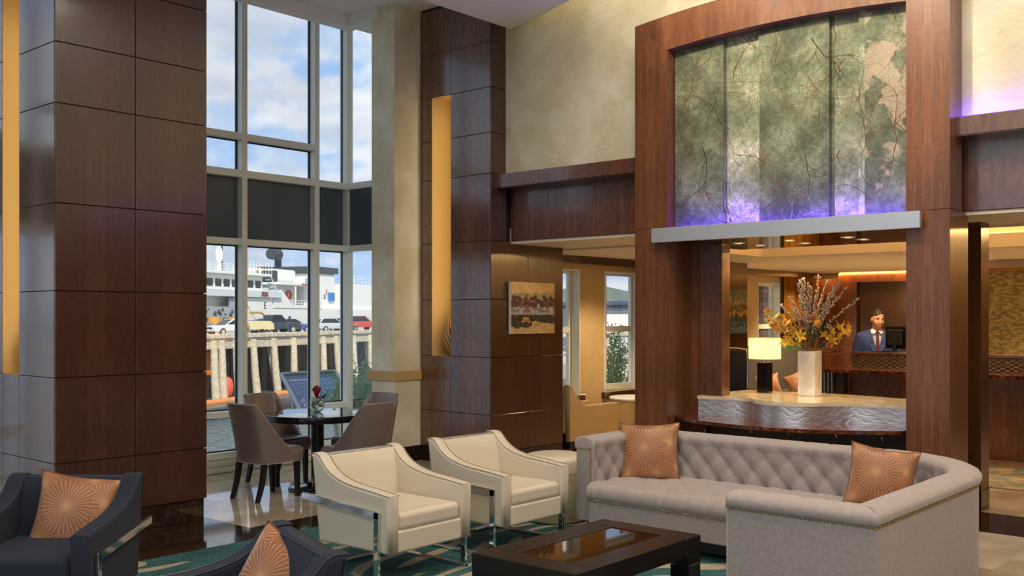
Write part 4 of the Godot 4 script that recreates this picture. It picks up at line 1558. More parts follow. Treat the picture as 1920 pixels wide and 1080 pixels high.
func pillow(label: String, at: Vector3, face: Vector3, roll: float, size := 0.48, group := "copper starburst cushions") -> Node3D:
	var t := thing("cushion", label, "cushion", at, 0.0, group)
	t.basis = Basis.looking_at(-face, Vector3.UP) * Basis(Vector3(0, 0, 1), roll)
	for sd: float in [1.0, -1.0]:
		var s := Sh.new()
		s.grid(22, 22, func(u, v):
			var X: float = 2.0 * u - 1.0
			var Y: float = 2.0 * v - 1.0
			var px: float = X * size * 0.5 * (1.0 - 0.11 * (1.0 - Y * Y) * absf(X))
			var py: float = Y * size * 0.5 * (1.0 - 0.11 * (1.0 - X * X) * absf(Y))
			var th: float = 0.088 * pow(maxf(0.0, (1.0 - X * X) * (1.0 - Y * Y)), 0.42) + 0.004 * sin(X * 5.0 + Y * 3.0) * (1.0 - X * X) * (1.0 - Y * Y)
			return Vector3(px * sd, py, sd * th))
		for i in s.t.size():
			s.t[i] = Vector2(s.t[i].x, 1.0 - s.t[i].y)
		put("cover", s, M("cushion"), t)
	var e := []
	for i in 61:
		var q := i / 60.0 * 4.0
		var k := int(q) % 4
		var f := q - floorf(q)
		var X: float = [2 * f - 1, 1.0, 1 - 2 * f, -1.0][k]
		var Y: float = [-1.0, 2 * f - 1, 1.0, 1 - 2 * f][k]
		e.append(Vector3(X * size * 0.5 * (1.0 - 0.11 * (1.0 - Y * Y) * absf(X)), Y * size * 0.5 * (1.0 - 0.11 * (1.0 - X * X) * absf(Y)), 0))
	put("piping", Sh.new().tube(e, 0.0045, 5), M("cushion_edge"), t)
	return t

const SP := [[0.0, 0.145], [0.0, 0.40], [0.0, 0.70], [-0.008, 0.705], [-0.018, 0.72], [-0.018, 0.742], [-0.004, 0.765], [0.03, 0.781], [0.08, 0.786], [0.125, 0.78], [0.158, 0.764], [0.172, 0.735], [0.168, 0.70]]

func tuft(a: float, y: float) -> float:   # hollow of the diamond quilting at distance a along, height y
	if y > 0.74 or y < 0.40:
		return 0.0
	var p := a / 0.19
	var q := (y - 0.44) / 0.22
	var u := p + q
	var v := p - q
	var du := absf(u - roundf(u))
	var dv := absf(v - roundf(v))
	var f := clampf((0.74 - y) / 0.04, 0, 1)
	return (0.024 * (1.0 - sqrt(absf(sin(PI * u) * sin(PI * v)))) + 0.024 * exp(-(du * du + dv * dv) / 0.016)) * f

func build_lounge() -> void:
	# rug
	var rs := Sh.new().bx(1.3, 6.75, 0.0, 0.014, -6.48, -1.4, 0.006)
	for i in rs.t.size():
		rs.t[i] = Vector2((rs.v[i].x - 1.3) / 5.45, (rs.v[i].z + 6.48) / 5.45)
	single("rug", rs, M("rug"), "large teal rug with long beige brush strokes under the seating group", "rug")
	var y0 := 0.014
	armchair("cream leather armchair on a chrome frame, nearer the dark column", M("cream_leather"), M("seam"), Vector3(4.495, y0, -4.985), 0.0, "cream armchairs with chrome frames")
	armchair("cream leather armchair on a chrome frame, between its twin and the sofa", M("cream_leather"), M("seam"), Vector3(5.56, y0, -4.99), 0.0, "cream armchairs with chrome frames")
	var nv := M("navy")
	var ns := M("navy_seam", hex("3a4358"), 0.8)
	armchair("navy fabric armchair with chrome side rail in front of the dark column", nv, ns, Vector3(2.43, y0, -5.45), deg_to_rad(-48.7), "navy armchairs with chrome frames")
	armchair("navy fabric armchair seen from its side, cushion tucked against its back", nv, ns, Vector3(2.21, y0, -3.46), deg_to_rad(-107.5), "navy armchairs with chrome frames")
	pillow("copper starburst cushion in the navy armchair by the dark column", Vector3(2.63, 0.585, -5.56), Vector3(-0.62, 0.3, 0.72), -0.13, 0.46)
	pillow("copper starburst cushion seen edge on in the nearest navy armchair", Vector3(2.47, 0.56, -3.46), Vector3(-0.95, 0.4, 0.15), -0.3, 0.46)
	pillow("copper starburst cushion in the far corner of the grey sofa", Vector3(6.64, 0.63, -4.37), Vector3(-0.86, 0.22, 0.46), 0.03, 0.47)
	pillow("copper starburst cushion in the curved corner of the grey sofa", Vector3(6.52, 0.635, -2.50), Vector3(-0.90, 0.25, 0.32), -0.14, 0.43)
	sofa()
	coffee_table()
	# drum ottoman half hidden behind the second armchair
	var ot := thing("ottoman", "speckled drum ottoman with a cream leather top behind the cream armchair", "ottoman", Vector3(6.52, 0.014, -5.22))
	var sp := tri_map(M("speckle", Color.WHITE, 0.8), 2.5, false)
	sp.albedo_texture = ntex(noise(24, 0.15, FastNoiseLite.TYPE_SIMPLEX, 2), ramp(["6f6a50", "b6ad8c", "d8d0b4"], [0.3, 0.5, 0.7]), 256, 256)
	put("drum", Sh.new().lathe([Vector2(0, 0.0), Vector2(0.24, 0.0), Vector2(0.26, 0.02), Vector2(0.265, 0.2), Vector2(0.262, 0.40)], Vector3.ZERO, 40), sp, ot)
	put("seat_pad", Sh.new().lathe([Vector2(0.262, 0.40), Vector2(0.268, 0.42), Vector2(0.268, 0.50), Vector2(0.25, 0.535), Vector2(0.18, 0.55), Vector2(0, 0.553)], Vector3.ZERO, 40), M("cream_leather"), ot)
	var o2 := thing("ottoman", "pale round ottoman just showing in front of the grey sofa end", "ottoman", Vector3(3.36, y0, -1.66))
	put("drum", Sh.new().lathe([Vector2(0, 0.0), Vector2(0.24, 0.0), Vector2(0.26, 0.02), Vector2(0.265, 0.2), Vector2(0.262, 0.36)], Vector3.ZERO, 40), sp, o2)
	put("seat_pad", Sh.new().lathe([Vector2(0.262, 0.36), Vector2(0.268, 0.38), Vector2(0.262, 0.43), Vector2(0.22, 0.455), Vector2(0.12, 0.465), Vector2(0, 0.467)], Vector3.ZERO, 40), M("cream_leather"), o2)

func coffee_table() -> void:
	var t := thing("coffee_table", "low espresso wood coffee table with a mirrored glass inset", "coffee table", Vector3(4.55, 0.014, -3.39))
	var es := M("espresso")
	var hx := 0.605
	var hz := 0.352
	put("top_rail", Sh.new().bx(-hx, -0.43, 0.30, 0.406, -hz, hz, 0.003), es, t)
	put("top_rail", Sh.new().bx(0.44, hx, 0.30, 0.406, -hz, hz, 0.003), es, t)
	put("top_rail", Sh.new().bx(-0.43, 0.44, 0.30, 0.406, -hz, -0.17, 0.003), es, t)
	put("top_rail", Sh.new().bx(-0.43, 0.44, 0.30, 0.406, 0.19, hz, 0.003), es, t)
	put("glass_inset", Sh.new().bx(-0.43, 0.44, 0.385, 0.401, -0.17, 0.19), M("mirror_bronze", hex("8a7354"), 0.03, 1.0), t)
	for sx: float in [-1.0, 1.0]:
		for sz: float in [-1.0, 1.0]:
			var c := Vector3(sx * (hx - 0.065), 0, sz * (hz - 0.065))
			put("leg", Sh.new().box(c + Vector3(0, 0.15, 0), Vector3(0.128, 0.30, 0.128), 0.003), es, t)
			put("steel_band", Sh.new().box(c + Vector3(0, 0.243, 0), Vector3(0.131, 0.008, 0.131), 0.001), M("chrome"), t)
	# mirrored end panels between the legs
	put("shelf_board", Sh.new().bx(-hx + 0.13, hx - 0.13, 0.10, 0.13, -hz + 0.06, hz - 0.06, 0.003), es, t)

func sofa_run(t: Node3D, o: Vector3, dir: Vector3, inw: Vector3, len0: float, miter0: float, miter1: float, tufted: bool, a0: float, called: String) -> void:
	var prof := []
	for p: Array in SP:
		prof.append(Vector2(p[0], p[1]))
	for i in 13:
		prof.append(Vector2(0.165 - 0.012 * i / 12.0, 0.68 - 0.36 * i / 12.0))
	var nu := int(len0 / 0.022)
	var nv := prof.size() - 1
	var s := Sh.new()
	var f := func(u, v):
		var pr: Vector2 = prof[int(round(v * nv))]
		var st: float = miter0 * pr.x
		var en: float = len0 - miter1 * pr.x
		var l: float = lerpf(st, en, u)
		var d := pr.x
		if pr.x > 0.1 and tufted:
			d -= tuft(a0 + l, pr.y)
		var y := pr.y
		if pr.y > 0.76 and tufted:   # seams over the roll
			var q := (a0 + l) / 0.19 + 0.5
			y -= 0.006 * exp(-pow((q - roundf(q)) / 0.06, 2))
		return o + dir * l + inw * d + Vector3(0, y, 0)
	s.grid(nu, nv, f)
	put(called, fixed(s), M("velvet"), t)

func sofa() -> void:
	var t := thing("sofa", "grey velvet button-tufted corner sofa with brass nailhead trim", "sofa")
	var ve := M("velvet")
	var R := Vector3(1, 0, 0)
	var B := Vector3(0, 0, 1)
	# left arm, long back, curved corner, short back, near arm
	sofa_run(t, Vector3(6.12, 0, -4.69), R, B, 0.86, 0.0, 1.0, true, 0.0, "arm")
	sofa_run(t, Vector3(6.98, 0, -4.69), B, -R, 2.06, 1.0, 0.0, true, 0.135, "back")
	var prof := []
	for p: Array in SP:
		prof.append(Vector2(p[0], p[1]))
	for i in 13:
		prof.append(Vector2(0.165 - 0.012 * i / 12.0, 0.68 - 0.36 * i / 12.0))
	var nv := prof.size() - 1
	var cs := Sh.new()
	var c := Vector3(6.18, 0, -2.63)
	cs.grid(56, nv, func(u, v):
		var pr: Vector2 = prof[int(round(v * nv))]
		var a: float = u * PI / 2
		var d := pr.x
		if pr.x > 0.1:
			d -= tuft(2.2 + a * 0.7, pr.y)
		var y := pr.y
		if pr.y > 0.74:
			var q: float = u * 6.0
			y -= 0.006 * exp(-pow((q - roundf(q)) / 0.05, 2))
		return c + Vector3(cos(a), 0, sin(a)) * (0.8 - d) + Vector3(0, y, 0))
	put("corner_back", fixed(cs), ve, t)
	sofa_run(t, Vector3(6.18, 0, -1.83), -R, -B, 1.47, 0.0, 1.0, true, 0.0, "back")
	sofa_run(t, Vector3(4.71, 0, -1.83), -B, R, 0.78, 1.0, 0.0, true, 0.06, "arm")
	# end caps of the two arms
	for e in 2:
		var o: Vector3 = Vector3(6.12, 0, -4.69) if e == 0 else Vector3(4.71, 0, -2.61)
		var inw: Vector3 = B if e == 0 else R
		var outd: Vector3 = -R if e == 0 else -B
		var poly := PackedVector2Array()
		for p: Array in SP:
			poly.append(Vector2(p[0], p[1]))
		poly.append(Vector2(0.155, 0.145))
		var s := Sh.new()
		var idx := Geometry2D.triangulate_polygon(poly)
		for lay in 2:
			for p in poly:
				var q := p if lay == 0 else Vector2(lerpf(p.x, 0.077, 0.1), lerpf(p.y, 0.46, 0.02))
				s.v.append(o + inw * q.x + Vector3(0, q.y, 0) + outd * (0.0 if lay == 0 else 0.016))
				s.n.append(outd)
				s.t.append(p)
		var m := poly.size()
		for i in m:
			var j := (i + 1) % m
			s.k.append_array(PackedInt32Array([i, j, j + m, i, j + m, i + m]))
		for i in range(0, idx.size(), 3):
			s.k.append_array(PackedInt32Array([m + idx[i], m + idx[i + 1], m + idx[i + 2]]))
		put("arm_front", fixed(s), ve, t)
	# seats
	var ss := Sh.new()
	var sp := [Vector2(0.03, 0.315), Vector2(0.008, 0.335), Vector2(0.0, 0.365), Vector2(0.004, 0.40), Vector2(0.022, 0.43), Vector2(0.055, 0.447), Vector2(0.10, 0.452)]
	for i in 14:
		sp.append(Vector2(0.15 + 0.05 * i, 0.453 - 0.008 * i / 14.0))
	var sv := sp.size() - 1
	ss.grid(110, sv, func(u, v):
		var pr: Vector2 = sp[int(round(v * sv))]
		var z: float = lerpf(-4.535, -2.0, u)
		var p: float = (z + 4.535) / 0.19
		var q: float = pr.x / 0.24
		var g1 := absf(p + q - roundf(p + q))
		var g2 := absf(p - q - roundf(p - q))
		var y := pr.y
		var x := pr.x
		if pr.x >= 0.10:
			y -= 0.018 * (1.0 - sqrt(absf(sin(PI * (p + q)) * sin(PI * (p - q))))) + 0.022 * exp(-(g1 * g1 + g2 * g2) / 0.016)
		else:
			var h := p - 0.5
			var pl := 0.016 * exp(-pow((h - roundf(h)) / 0.05, 2))
			x += pl
			y -= pl * 0.6 if pr.y > 0.42 else 0.0
		return Vector3(6.03 + x, y, z))
	put("seat", fixed(ss), ve, t)
	put("seat", Sh.new().rbox(Vector3(5.43, 0.38, -2.29), Vector3(1.17, 0.14, 0.6), 0.05), ve, t)
	put("base", Sh.new().bx(6.045, 6.12, 0.145, 0.33, -4.53, -2.5, 0.01).bx(4.86, 6.1, 0.145, 0.33, -2.57, -2.5, 0.01), ve, t)
	put("plinth", Sh.new().bx(6.16, 6.88, 0.05, 0.15, -4.62, -2.7).bx(4.8, 6.3, 0.05, 0.15, -2.5, -1.93), M("black"), t)
	for p: Vector2 in [Vector2(6.2, -4.6), Vector2(6.88, -4.6), Vector2(4.8, -1.92), Vector2(4.8, -2.5), Vector2(6.2, -1.95), Vector2(6.86, -2.7)]:
		put("leg", Sh.new().lathe([Vector2(0, 0.0145), Vector2(0.018, 0.0145), Vector2(0.028, 0.15)], Vector3(p.x, 0, p.y), 12), M("black"), t)
	# covered buttons
	var bs := Sh.new().ball(Vector3.ZERO, Vector3.ONE * 0.0145, 8, 6).mesh()
	for row in 3:
		var y := 0.44 + 0.11 * row
		for k in 12:
			var a := 0.19 * (k + (0.5 if row % 2 == 1 else 0.0))
			var l := a - 0.135
			if l > 0.2 and l < 2.0:
				put_mesh("button", bs, ve, t, Transform3D(Basis.IDENTITY, Vector3(6.98 - 0.158 + tuft(a, y), y, -4.69 + l)))
			if a < 0.68 and k < 5 and a > 0.1:
				put_mesh("button", bs, ve, t, Transform3D(Basis.IDENTITY, Vector3(6.12 + a, y, -4.69 + 0.158 - tuft(a, y))))
	for i in 4:
		for k in 13:
			var q := 0.24 * (i * 0.5) + 0.12
			var pz := -4.535 + 0.19 * (k + (0.5 if i % 2 == 0 else 0.0))
			if pz < -2.3 and q < 0.55:
				put_mesh("button", bs, ve, t, Transform3D(Basis.IDENTITY, Vector3(6.03 + q, 0.432, pz)))
	# nailheads, joined
	var nl := Sh.new()
	var one := Sh.new().ball(Vector3.ZERO, Vector3.ONE * 0.0068, 6, 4)
	var lines := [[Vector3(6.101, 0.695, -4.688), Vector3(6.101, 0.695, -4.555)], [Vector3(6.103, 0.70, -4.547), Vector3(6.103, 0.15, -4.547)], [Vector3(6.035, 0.322, -4.52), Vector3(6.035, 0.322, -2.5)],
		[Vector3(4.707, 0.695, -2.6), Vector3(4.707, 0.695, -1.83)], [Vector3(4.71, 0.695, -1.826), Vector3(6.18, 0.695, -1.826)], [Vector3(4.72, 0.70, -2.628), Vector3(4.86, 0.70, -2.628)]]
	var arc := []
	for i in 48:
		var a := PI / 2 * (1.0 - i / 47.0)
		arc.append(c + Vector3(cos(a) * 0.803, 0.695, sin(a) * 0.803))
	for l: Array in lines:
		var n := int((l[1] - l[0]).length() / 0.0195)
		for i in n + 1:
			nl.add(one, Transform3D(Basis.IDENTITY, l[0].lerp(l[1], float(i) / n)))
	for p: Vector3 in arc:
		nl.add(one, Transform3D(Basis.IDENTITY, p))
	put("nailhead_trim", nl, M("brass"), t).set_meta("kind", "stuff")

const PO := Vector3(45.5, 0, -72.5)          # foot of the pier front
const PE := Vector3(0.9245, 0, -0.3811)      # along the pier
const PN := Vector3(-0.3811, 0, -0.9245)     # away from the hotel

func pier(s: float, t: float, y: float) -> Vector3:
	return PO + PE * s + PN * t + Vector3(0, y, 0)

func pier_basis() -> Basis:
	return Basis(PE, Vector3.UP, -PN)

# kind 0 saloon, 1 estate or off-roader, 2 pickup, 3 small hatchback; front towards local +z
func car(label: String, kind: int, col: Color, at: Vector3, turn: float) -> void:
	var t := thing("car", label, "car", at, turn, "cars parked on the pier")
	var paint := M("paint_" + col.to_html(), col, 0.25, 0.1)
	paint.clearcoat_enabled = true
	var gl := M("car_glass", hex("1c2630"), 0.08)
	var h: float = [0.0, 0.22, 0.30, 0.03][kind]
	var L: float = [2.3, 2.35, 2.8, 2.05][kind]
	var W: float = [0.9, 0.95, 1.0, 0.87][kind]
	var b := 0.92 + h * 0.55
	var low := PackedVector2Array([Vector2(-L + 0.1, 0.32 + h * 0.4), Vector2(-L, 0.5 + h * 0.4), Vector2(-L + 0.03, b - 0.06), Vector2(-L + 0.2, b + 0.02), Vector2(-0.4, b + 0.03), Vector2(L * 0.42, b + 0.02), Vector2(L * 0.8, b - 0.09 + h * 0.25), Vector2(L - 0.08, b - 0.22 + h * 0.3), Vector2(L, 0.5 + h * 0.4), Vector2(L - 0.1, 0.3 + h * 0.4)])
	put("body", soft_prism(low, -W, W, 0.1, 2), paint, t)
	var top := 1.44 + h * 1.4
	var cab: PackedVector2Array
	if kind == 2:
		cab = PackedVector2Array([Vector2(-0.75, b), Vector2(-0.6, top - 0.04), Vector2(-0.4, top), Vector2(0.55, top), Vector2(1.25, b)])
	elif kind == 0:
		cab = PackedVector2Array([Vector2(-1.65, b), Vector2(-1.0, top - 0.05), Vector2(-0.6, top), Vector2(0.2, top), Vector2(1.15, b)])
	else:
		cab = PackedVector2Array([Vector2(-L + 0.12, b), Vector2(-L + 0.4, top - 0.06), Vector2(-L + 0.75, top), Vector2(0.2, top), Vector2(1.1, b)])
	put("cabin", soft_prism(cab, -W + 0.14, W - 0.14, 0.1, 2), paint, t)
	var win := PackedVector2Array()
	var mid := Vector2.ZERO
	for p in cab:
		mid += p / cab.size()
	for p in cab:
		win.append(mid + (p - mid) * 0.82)
	var g := Sh.new()
	for sx: float in [-1.0, 1.0]:
		g.add(side_prism_z(win, sx * (W - 0.145) - 0.01, sx * (W - 0.145) + 0.01))
	var n := cab.size()
	for e: Array in [[n - 1, n - 2], [0, 1]]:
		var p0: Vector2 = cab[e[0]]
		var p1: Vector2 = cab[e[1]]
		var d := (p1 - p0)
		var o := Vector2(d.y, -d.x).normalized() * 0.015
		if o.dot(p0 - mid) < 0:
			o = -o
		var a := p0 + d * 0.1 + o
		var c := p0 + d * 0.9 + o
		var w := W - 0.26
		g.oq(Vector3(-w, a.y, a.x), Vector3(w, a.y, a.x), Vector3(w, c.y, c.x), Vector3(-w, c.y, c.x), Vector3(0, o.y, o.x))
	put("windows", g, gl, t)
	var wr := 0.32 + h * 0.2
	for sx: float in [-1.0, 1.0]:
		for z: float in [-L * 0.6, L * 0.62]:
			var wh := put("wheel", Sh.new().cyl(Vector3(sx * (W - 0.2), wr, z), Vector3(sx * (W + 0.01), wr, z), wr, 16), M("tyre", hex("191a1c"), 0.8), t)
			put("hub", Sh.new().cyl(Vector3(sx * W, wr, z), Vector3(sx * (W + 0.025), wr, z), wr * 0.6, 12), M("steel"), wh)
		put("headlight", Sh.new().box(Vector3(sx * (W - 0.24), b - 0.22 + h * 0.2, L - 0.06), Vector3(0.36, 0.13, 0.14), 0.03), M("lens", hex("dfe6ea"), 0.1), t)
	put("grille", Sh.new().box(Vector3(0, b - 0.30 + h * 0.1, L - 0.03), Vector3(0.8, 0.2 + h * 0.4, 0.1), 0.03), M("steel") if kind == 2 else M("black"), t)
	put("number_plate", Sh.new().box(Vector3(0, 0.48 + h * 0.3, L + 0.015), Vector3(0.34, 0.14, 0.02), 0.004), M("lens"), t)

func side_prism_z(poly: PackedVector2Array, x0: float, x1: float) -> Sh:   # polygon (z, y) drawn along x
	return Sh.new().prism(poly, x0, x1).moved(Transform3D(SB, Vector3.ZERO))

func rails(s: Sh, a: Vector3, b: Vector3, h: float, n: int, r := 0.04) -> void:
	for k in 3:
		var y := h * (k + 1) / 3.0
		s.tube([a + Vector3(0, y, 0), b + Vector3(0, y, 0)], r, 4, false)
	for i in n + 1:
		var p := a.lerp(b, float(i) / n)
		s.tube([p, p + Vector3(0, h, 0)], r, 4, false)

func shrub(label: String, at: Vector3, r: Vector3, n: int, sd: int) -> void:
	var t := thing("shrub", label, "shrub", at)
	var q := RandomNumberGenerator.new()
	q.seed = sd
	var st := Sh.new()
	var lf := Sh.new()
	for b in 26:
		var a := q.randf() * TAU
		var w := q.randf_range(0.2, 0.95)
		var tip := Vector3(cos(a) * r.x * w, r.y * q.randf_range(0.75, 1.0) * sqrt(1.0 - w * w * 0.6), sin(a) * r.z * w)
		var mid := tip * 0.55 + Vector3(0, r.y * 0.12, 0)
		var path := path_of([Vector3(0, 0, 0), mid, tip], 6)
		st.tube(path, [0.012, 0.011, 0.011, 0.01, 0.01, 0.009, 0.009, 0.008, 0.007, 0.006, 0.005, 0.004, 0.003], 5, false)
		for i in n / 26:
			var k := q.randi_range(3, path.size() - 1)
			var p: Vector3 = path[k] + Vector3(q.randfn(), q.randfn(), q.randfn()) * 0.075
			var d := Vector3(q.randfn(), q.randfn() * 0.6 + 0.5, q.randfn()).normalized()
			var sdir := d.cross(Vector3(q.randfn(), q.randfn(), q.randfn())).normalized()
			var l := q.randf_range(0.05, 0.085)
			var wd := l * 0.24
			lf.quad(p, p + d * l * 0.5 + sdir * wd, p + d * l, p + d * l * 0.5 - sdir * wd)
	put("branches", st, M("bark", hex("5a4a35"), 0.9), t)
	var m := M("leaf", hex("5b8a4c"), 0.5)
	m.backlight_enabled = true
	m.backlight = Color(0.35, 0.5, 0.2)
	put("foliage", lf, m, t).set_meta("kind", "stuff")

func build_outside() -> void:
	# water and quay
	var wm := M("water", hex("55686a"), 0.08, 0.0, 0.5)
	tri_map(wm, 0.12)
	wm.normal_enabled = true
	var wnoise := noise(81, 0.02, FastNoiseLite.TYPE_SIMPLEX, 4)
	wm.normal_texture = ntex(wnoise, null, 512, 512, true, 8.0)
	wm.normal_scale = 1.0
	piece("water", Sh.new().bx(-150, 420, -5.5, -5.3, -420, -12.4).bx(-150, 7.5, -5.5, -5.3, -12.4, -10.45), wm, "harbour water between the hotel and the wooden pier", "water")
	piece("terrace", Sh.new().bx(-30, 7.5, -5.5, -0.35, -10.4, -9.9).bx(7.5, 40, -5.5, -0.25, -12.2, -9.9), M("concrete", hex("b0aca2"), 0.85), "paved terrace outside the bay windows", "terrace")
	# pier deck, stringers, piles
	var p := thing("pier", "long weathered wooden pier on piles with cars parked on its deck", "pier")
	p.transform = Transform3D(pier_basis(), PO)
	var tm := tri_map(M("timber", Color.WHITE, 0.9), 0.25, false)
	tm.albedo_texture = ntex(noise(82, 0.03, FastNoiseLite.TYPE_SIMPLEX, 4), ramp(["b4a992", "c6bba4", "d6ccb8"], [0.2, 0.5, 0.8]), 256, 256)
	var td := M("shaded_timber", hex("4d4a45"), 0.9)  # timber darkened to carry the shade under the deck
	put("deck", Sh.new().bx(-60, 150, -0.35, 0.0, -24, 0.1), M("concrete"), p)
	for i in 14:
		var a := -24.0 + i * 8.0
		put("kerb_timber", Sh.new().bx(a + 0.05, a + 7.95, -0.15, 0.24, -0.3, 0.25, 0.03), tm, p)
		put("stringer", Sh.new().bx(a + 0.02, a + 7.98, -1.02, -0.42, -0.15, 0.22, 0.03), tm, p)
	var pr := RandomNumberGenerator.new()
	pr.seed = 12
	var ss := [-6.0, -4.2, -2.2, 0.2, 1.3, 3.2, 5.6, 9.0, 12.2, 15.4, 18.0, 20.6, 24.2, 28.0, 31.5, 35.0, 39.0, 43.0]
	for i in ss.size():
		var s: float = ss[i] + pr.randf_range(-0.2, 0.2)
		var lean := pr.randf_range(-0.1, 0.75)
		put("pile", Sh.new().tube([Vector3(s + lean, -5.6, 0.5), Vector3(s + lean * 0.45, -3.0, 0.35), Vector3(s, -0.3, 0.3)], [0.36, 0.33, 0.29], 10), tm, p)
		if i % 3 == 1:
			put("brace", Sh.new().tube([Vector3(s + 2.2, -5.5, -0.8), Vector3(s + 0.3, -0.9, -0.4)], 0.2, 8), tm, p)
	for row in 3:
		for i in 26:
			var s2 := -8.0 + i * 2.1 + pr.randf_range(-0.5, 0.5)
			var z := -3.5 - row * 5.0
			put("pile", Sh.new().tube([Vector3(s2 + pr.randf_range(-0.4, 0.4), -5.6, z), Vector3(s2, -0.3, z)], [0.36, 0.3], 8), td, p)
	put("dark_backing", Sh.new().bx(-30, 80, -5.6, -0.35, -22.5, -22.2), td, p)  # dark sheet standing in for the shade beneath the pier
	single("floating_boom", Sh.new().tube([pier(-20, -1.2, -5.22), pier(10, -1.4, -5.22), pier(45, -1.2, -5.22)], 0.28, 8), M("boom_orange", hex("d98a4a"), 0.7), "orange floating boom along the foot of the pier piles", "boom")
	single("fender_hose", Sh.new().tube([pier(-22, -8.0, -5.15), pier(6, -8.5, -5.15), pier(16, -8.0, -5.15)], 0.55, 10), M("hose_black", hex("33373d"), 0.6), "thick dark floating hose on the water before the pier", "hose")
	single("tarpaulin", Sh.new().bx(-0.1, 1.6, -3.2, -1.2, -1.2, -1.1, 0.02).moved(Transform3D(pier_basis(), PO)), M("tarp_orange", hex("e8872c"), 0.7), "bright orange sheet hung between the left pier piles", "tarpaulin")
	single("buoy", Sh.new().ball(pier(1.6, -0.5, -4.2), Vector3(0.5, 0.9, 0.5), 10, 8), M("buoy_red", hex("d8573a"), 0.6), "red orange float hanging below the orange sheet", "buoy")
	# parked cars
	var fy := atan2(PE.x, PE.z)
	var face := fy - deg_to_rad(28)
	car("white saloon car half hidden by the left window frame", 0, hex("d9dbd8"), pier(8.6, 4.0, 0), fy - deg_to_rad(200))
	car("grey pickup parked behind the white saloon", 2, hex("7d828a"), pier(9.0, 9.5, 0), fy - deg_to_rad(200))
	car("dark navy pickup parked behind the beige compressor", 2, hex("232c42"), pier(18.2, 5.6, 0), face)
	car("blue saloon car right of the navy pickup", 0, hex("3b5a92"), pier(23.2, 6.6, 0), face)
	car("dark blue hatchback beside the wide window frame", 3, hex("2b3a55"), pier(26.4, 10.5, 0), face)
	car("silver hatchback on the pier left of the red car", 3, hex("b6c0ca"), pier(28.3, 4.6, 0), face)
	car("dark red hatchback between the silver and the bright red cars", 3, hex("8e2632"), pier(32.7, 6.2, 0), face)
	car("bright red off-roader at the right of the pier", 1, hex("c03a36"), pier(37.6, 5.8, 0), face)
	var cp := thing("compressor", "beige towed compressor on the pier in front of the navy pickup", "compressor", pier(10.4, 2.2, 0), face)
	cp.scale = Vector3.ONE * 0.78
	put("cover", soft_prism(PackedVector2Array([Vector2(-1.6, 0.6), Vector2(-1.45, 1.5), Vector2(-1.1, 1.62), Vector2(1.2, 1.62), Vector2(1.6, 1.3), Vector2(1.7, 0.6)]), -0.75, 0.75, 0.06, 2), M("beige_paint", hex("cfc39a"), 0.5), cp)
	for sx: float in [-0.78, 0.78]:
		put("wheel", Sh.new().cyl(Vector3(sx - 0.1, 0.34, 0), Vector3(sx + 0.1, 0.34, 0), 0.34, 14), M("tyre"), cp)
	put("drawbar", Sh.new().tube([Vector3(0, 0.5, 1.6), Vector3(0, 0.4, 2.5)], 0.06, 6), M("black"), cp)
	ship()
	# information board by the path
	var b := thing("information_board", "tilted blue information board in a grey metal frame outside the bay window", "sign")
	var tl := Vector3(8.177, 0.912, -11.31)
	var tr := Vector3(9.039, 0.922, -11.234)
	var bl := Vector3(7.963, 0.363, -10.49)
	var br := bl + (tr - tl)
	var nn := (tr - tl).cross(tl - bl).normalized()
	if nn.y < 0:
		nn = -nn
	var sm := M("sign_print", Color.WHITE, 0.25)
	sm.albedo_texture = sign_tex()
	put("board", Sh.new().quad_uv(bl, br, tr, tl, Vector2(0, 1), Vector2(1, 1), Vector2(1, 0), Vector2(0, 0)), sm, b)
	var back := Sh.new()
	back.quad(bl - nn * 0.03, tl - nn * 0.03, tr - nn * 0.03, br - nn * 0.03)
	for e: Array in [[bl, br], [br, tr], [tr, tl], [tl, bl]]:
		back.oq(e[0] - nn * 0.03, e[1] - nn * 0.03, e[1] - nn * 0.001, e[0] - nn * 0.001, (e[0] + e[1]) * 0.5 - (tl + br) * 0.5)
	put("back_plate", back, M("frame_grey"), b)
	for e2: Array in [[tl, tr], [bl, tl], [br, tr], [bl, br]]:
		put("frame_bar", Sh.new().tube([e2[0], e2[1]], 0.028, 6), M("alloy", hex("9aa0a4"), 0.4, 0.7), b)
	for q: Vector3 in [tl.lerp(tr, 0.15), tl.lerp(tr, 0.85)]:
		put("post", Sh.new().tube([Vector3(q.x, -0.25, q.z + 0.3), q - nn * 0.05], 0.03, 6), M("alloy"), b)
	shrub("green leafy shrub outside the bay window beside the information board", Vector3(8.5, -0.25, -10.1), Vector3(0.46, 1.35, 0.42), 3400, 3)
	shrub("tall loose shrub outside the alcove window", Vector3(14.6, -0.25, -10.4), Vector3(1.0, 1.75, 0.8), 3000, 4)
	# quay seen through the alcove window: fence, shed, far shore
	var f := thing("fence", "white board fence on the quay seen through the alcove window", "fence")
	for i in 26:
		var x := 43.5 + i * 0.42
		put("fence_board", Sh.new().bx(x, x + 0.3, -1.8, 0.55, -34.1, -34.0, 0.01), M("white_board", hex("d5d6d0"), 0.8), f)
	put("fence_rail", Sh.new().bx(43, 55, 0.55, 0.75, -34.2, -33.9, 0.01), M("timber"), f)
	piece("quay", Sh.new().bx(44, 95, -5.5, -1.8, -36, -33).bx(58, 95, -5.5, -1.8, -62, -36), M("concrete"), "concrete quay behind the white fence", "quay")
	var sh := thing("shed", "small white shed on the quay seen through the alcove window", "shed", Vector3(71.5, -1.8, -51.5))
	put("wall", Sh.new().box(Vector3(0, 1.9, 0), Vector3(5.4, 3.8, 4.0), 0.03), M("white_paint", hex("e2e4e2"), 0.6), sh)
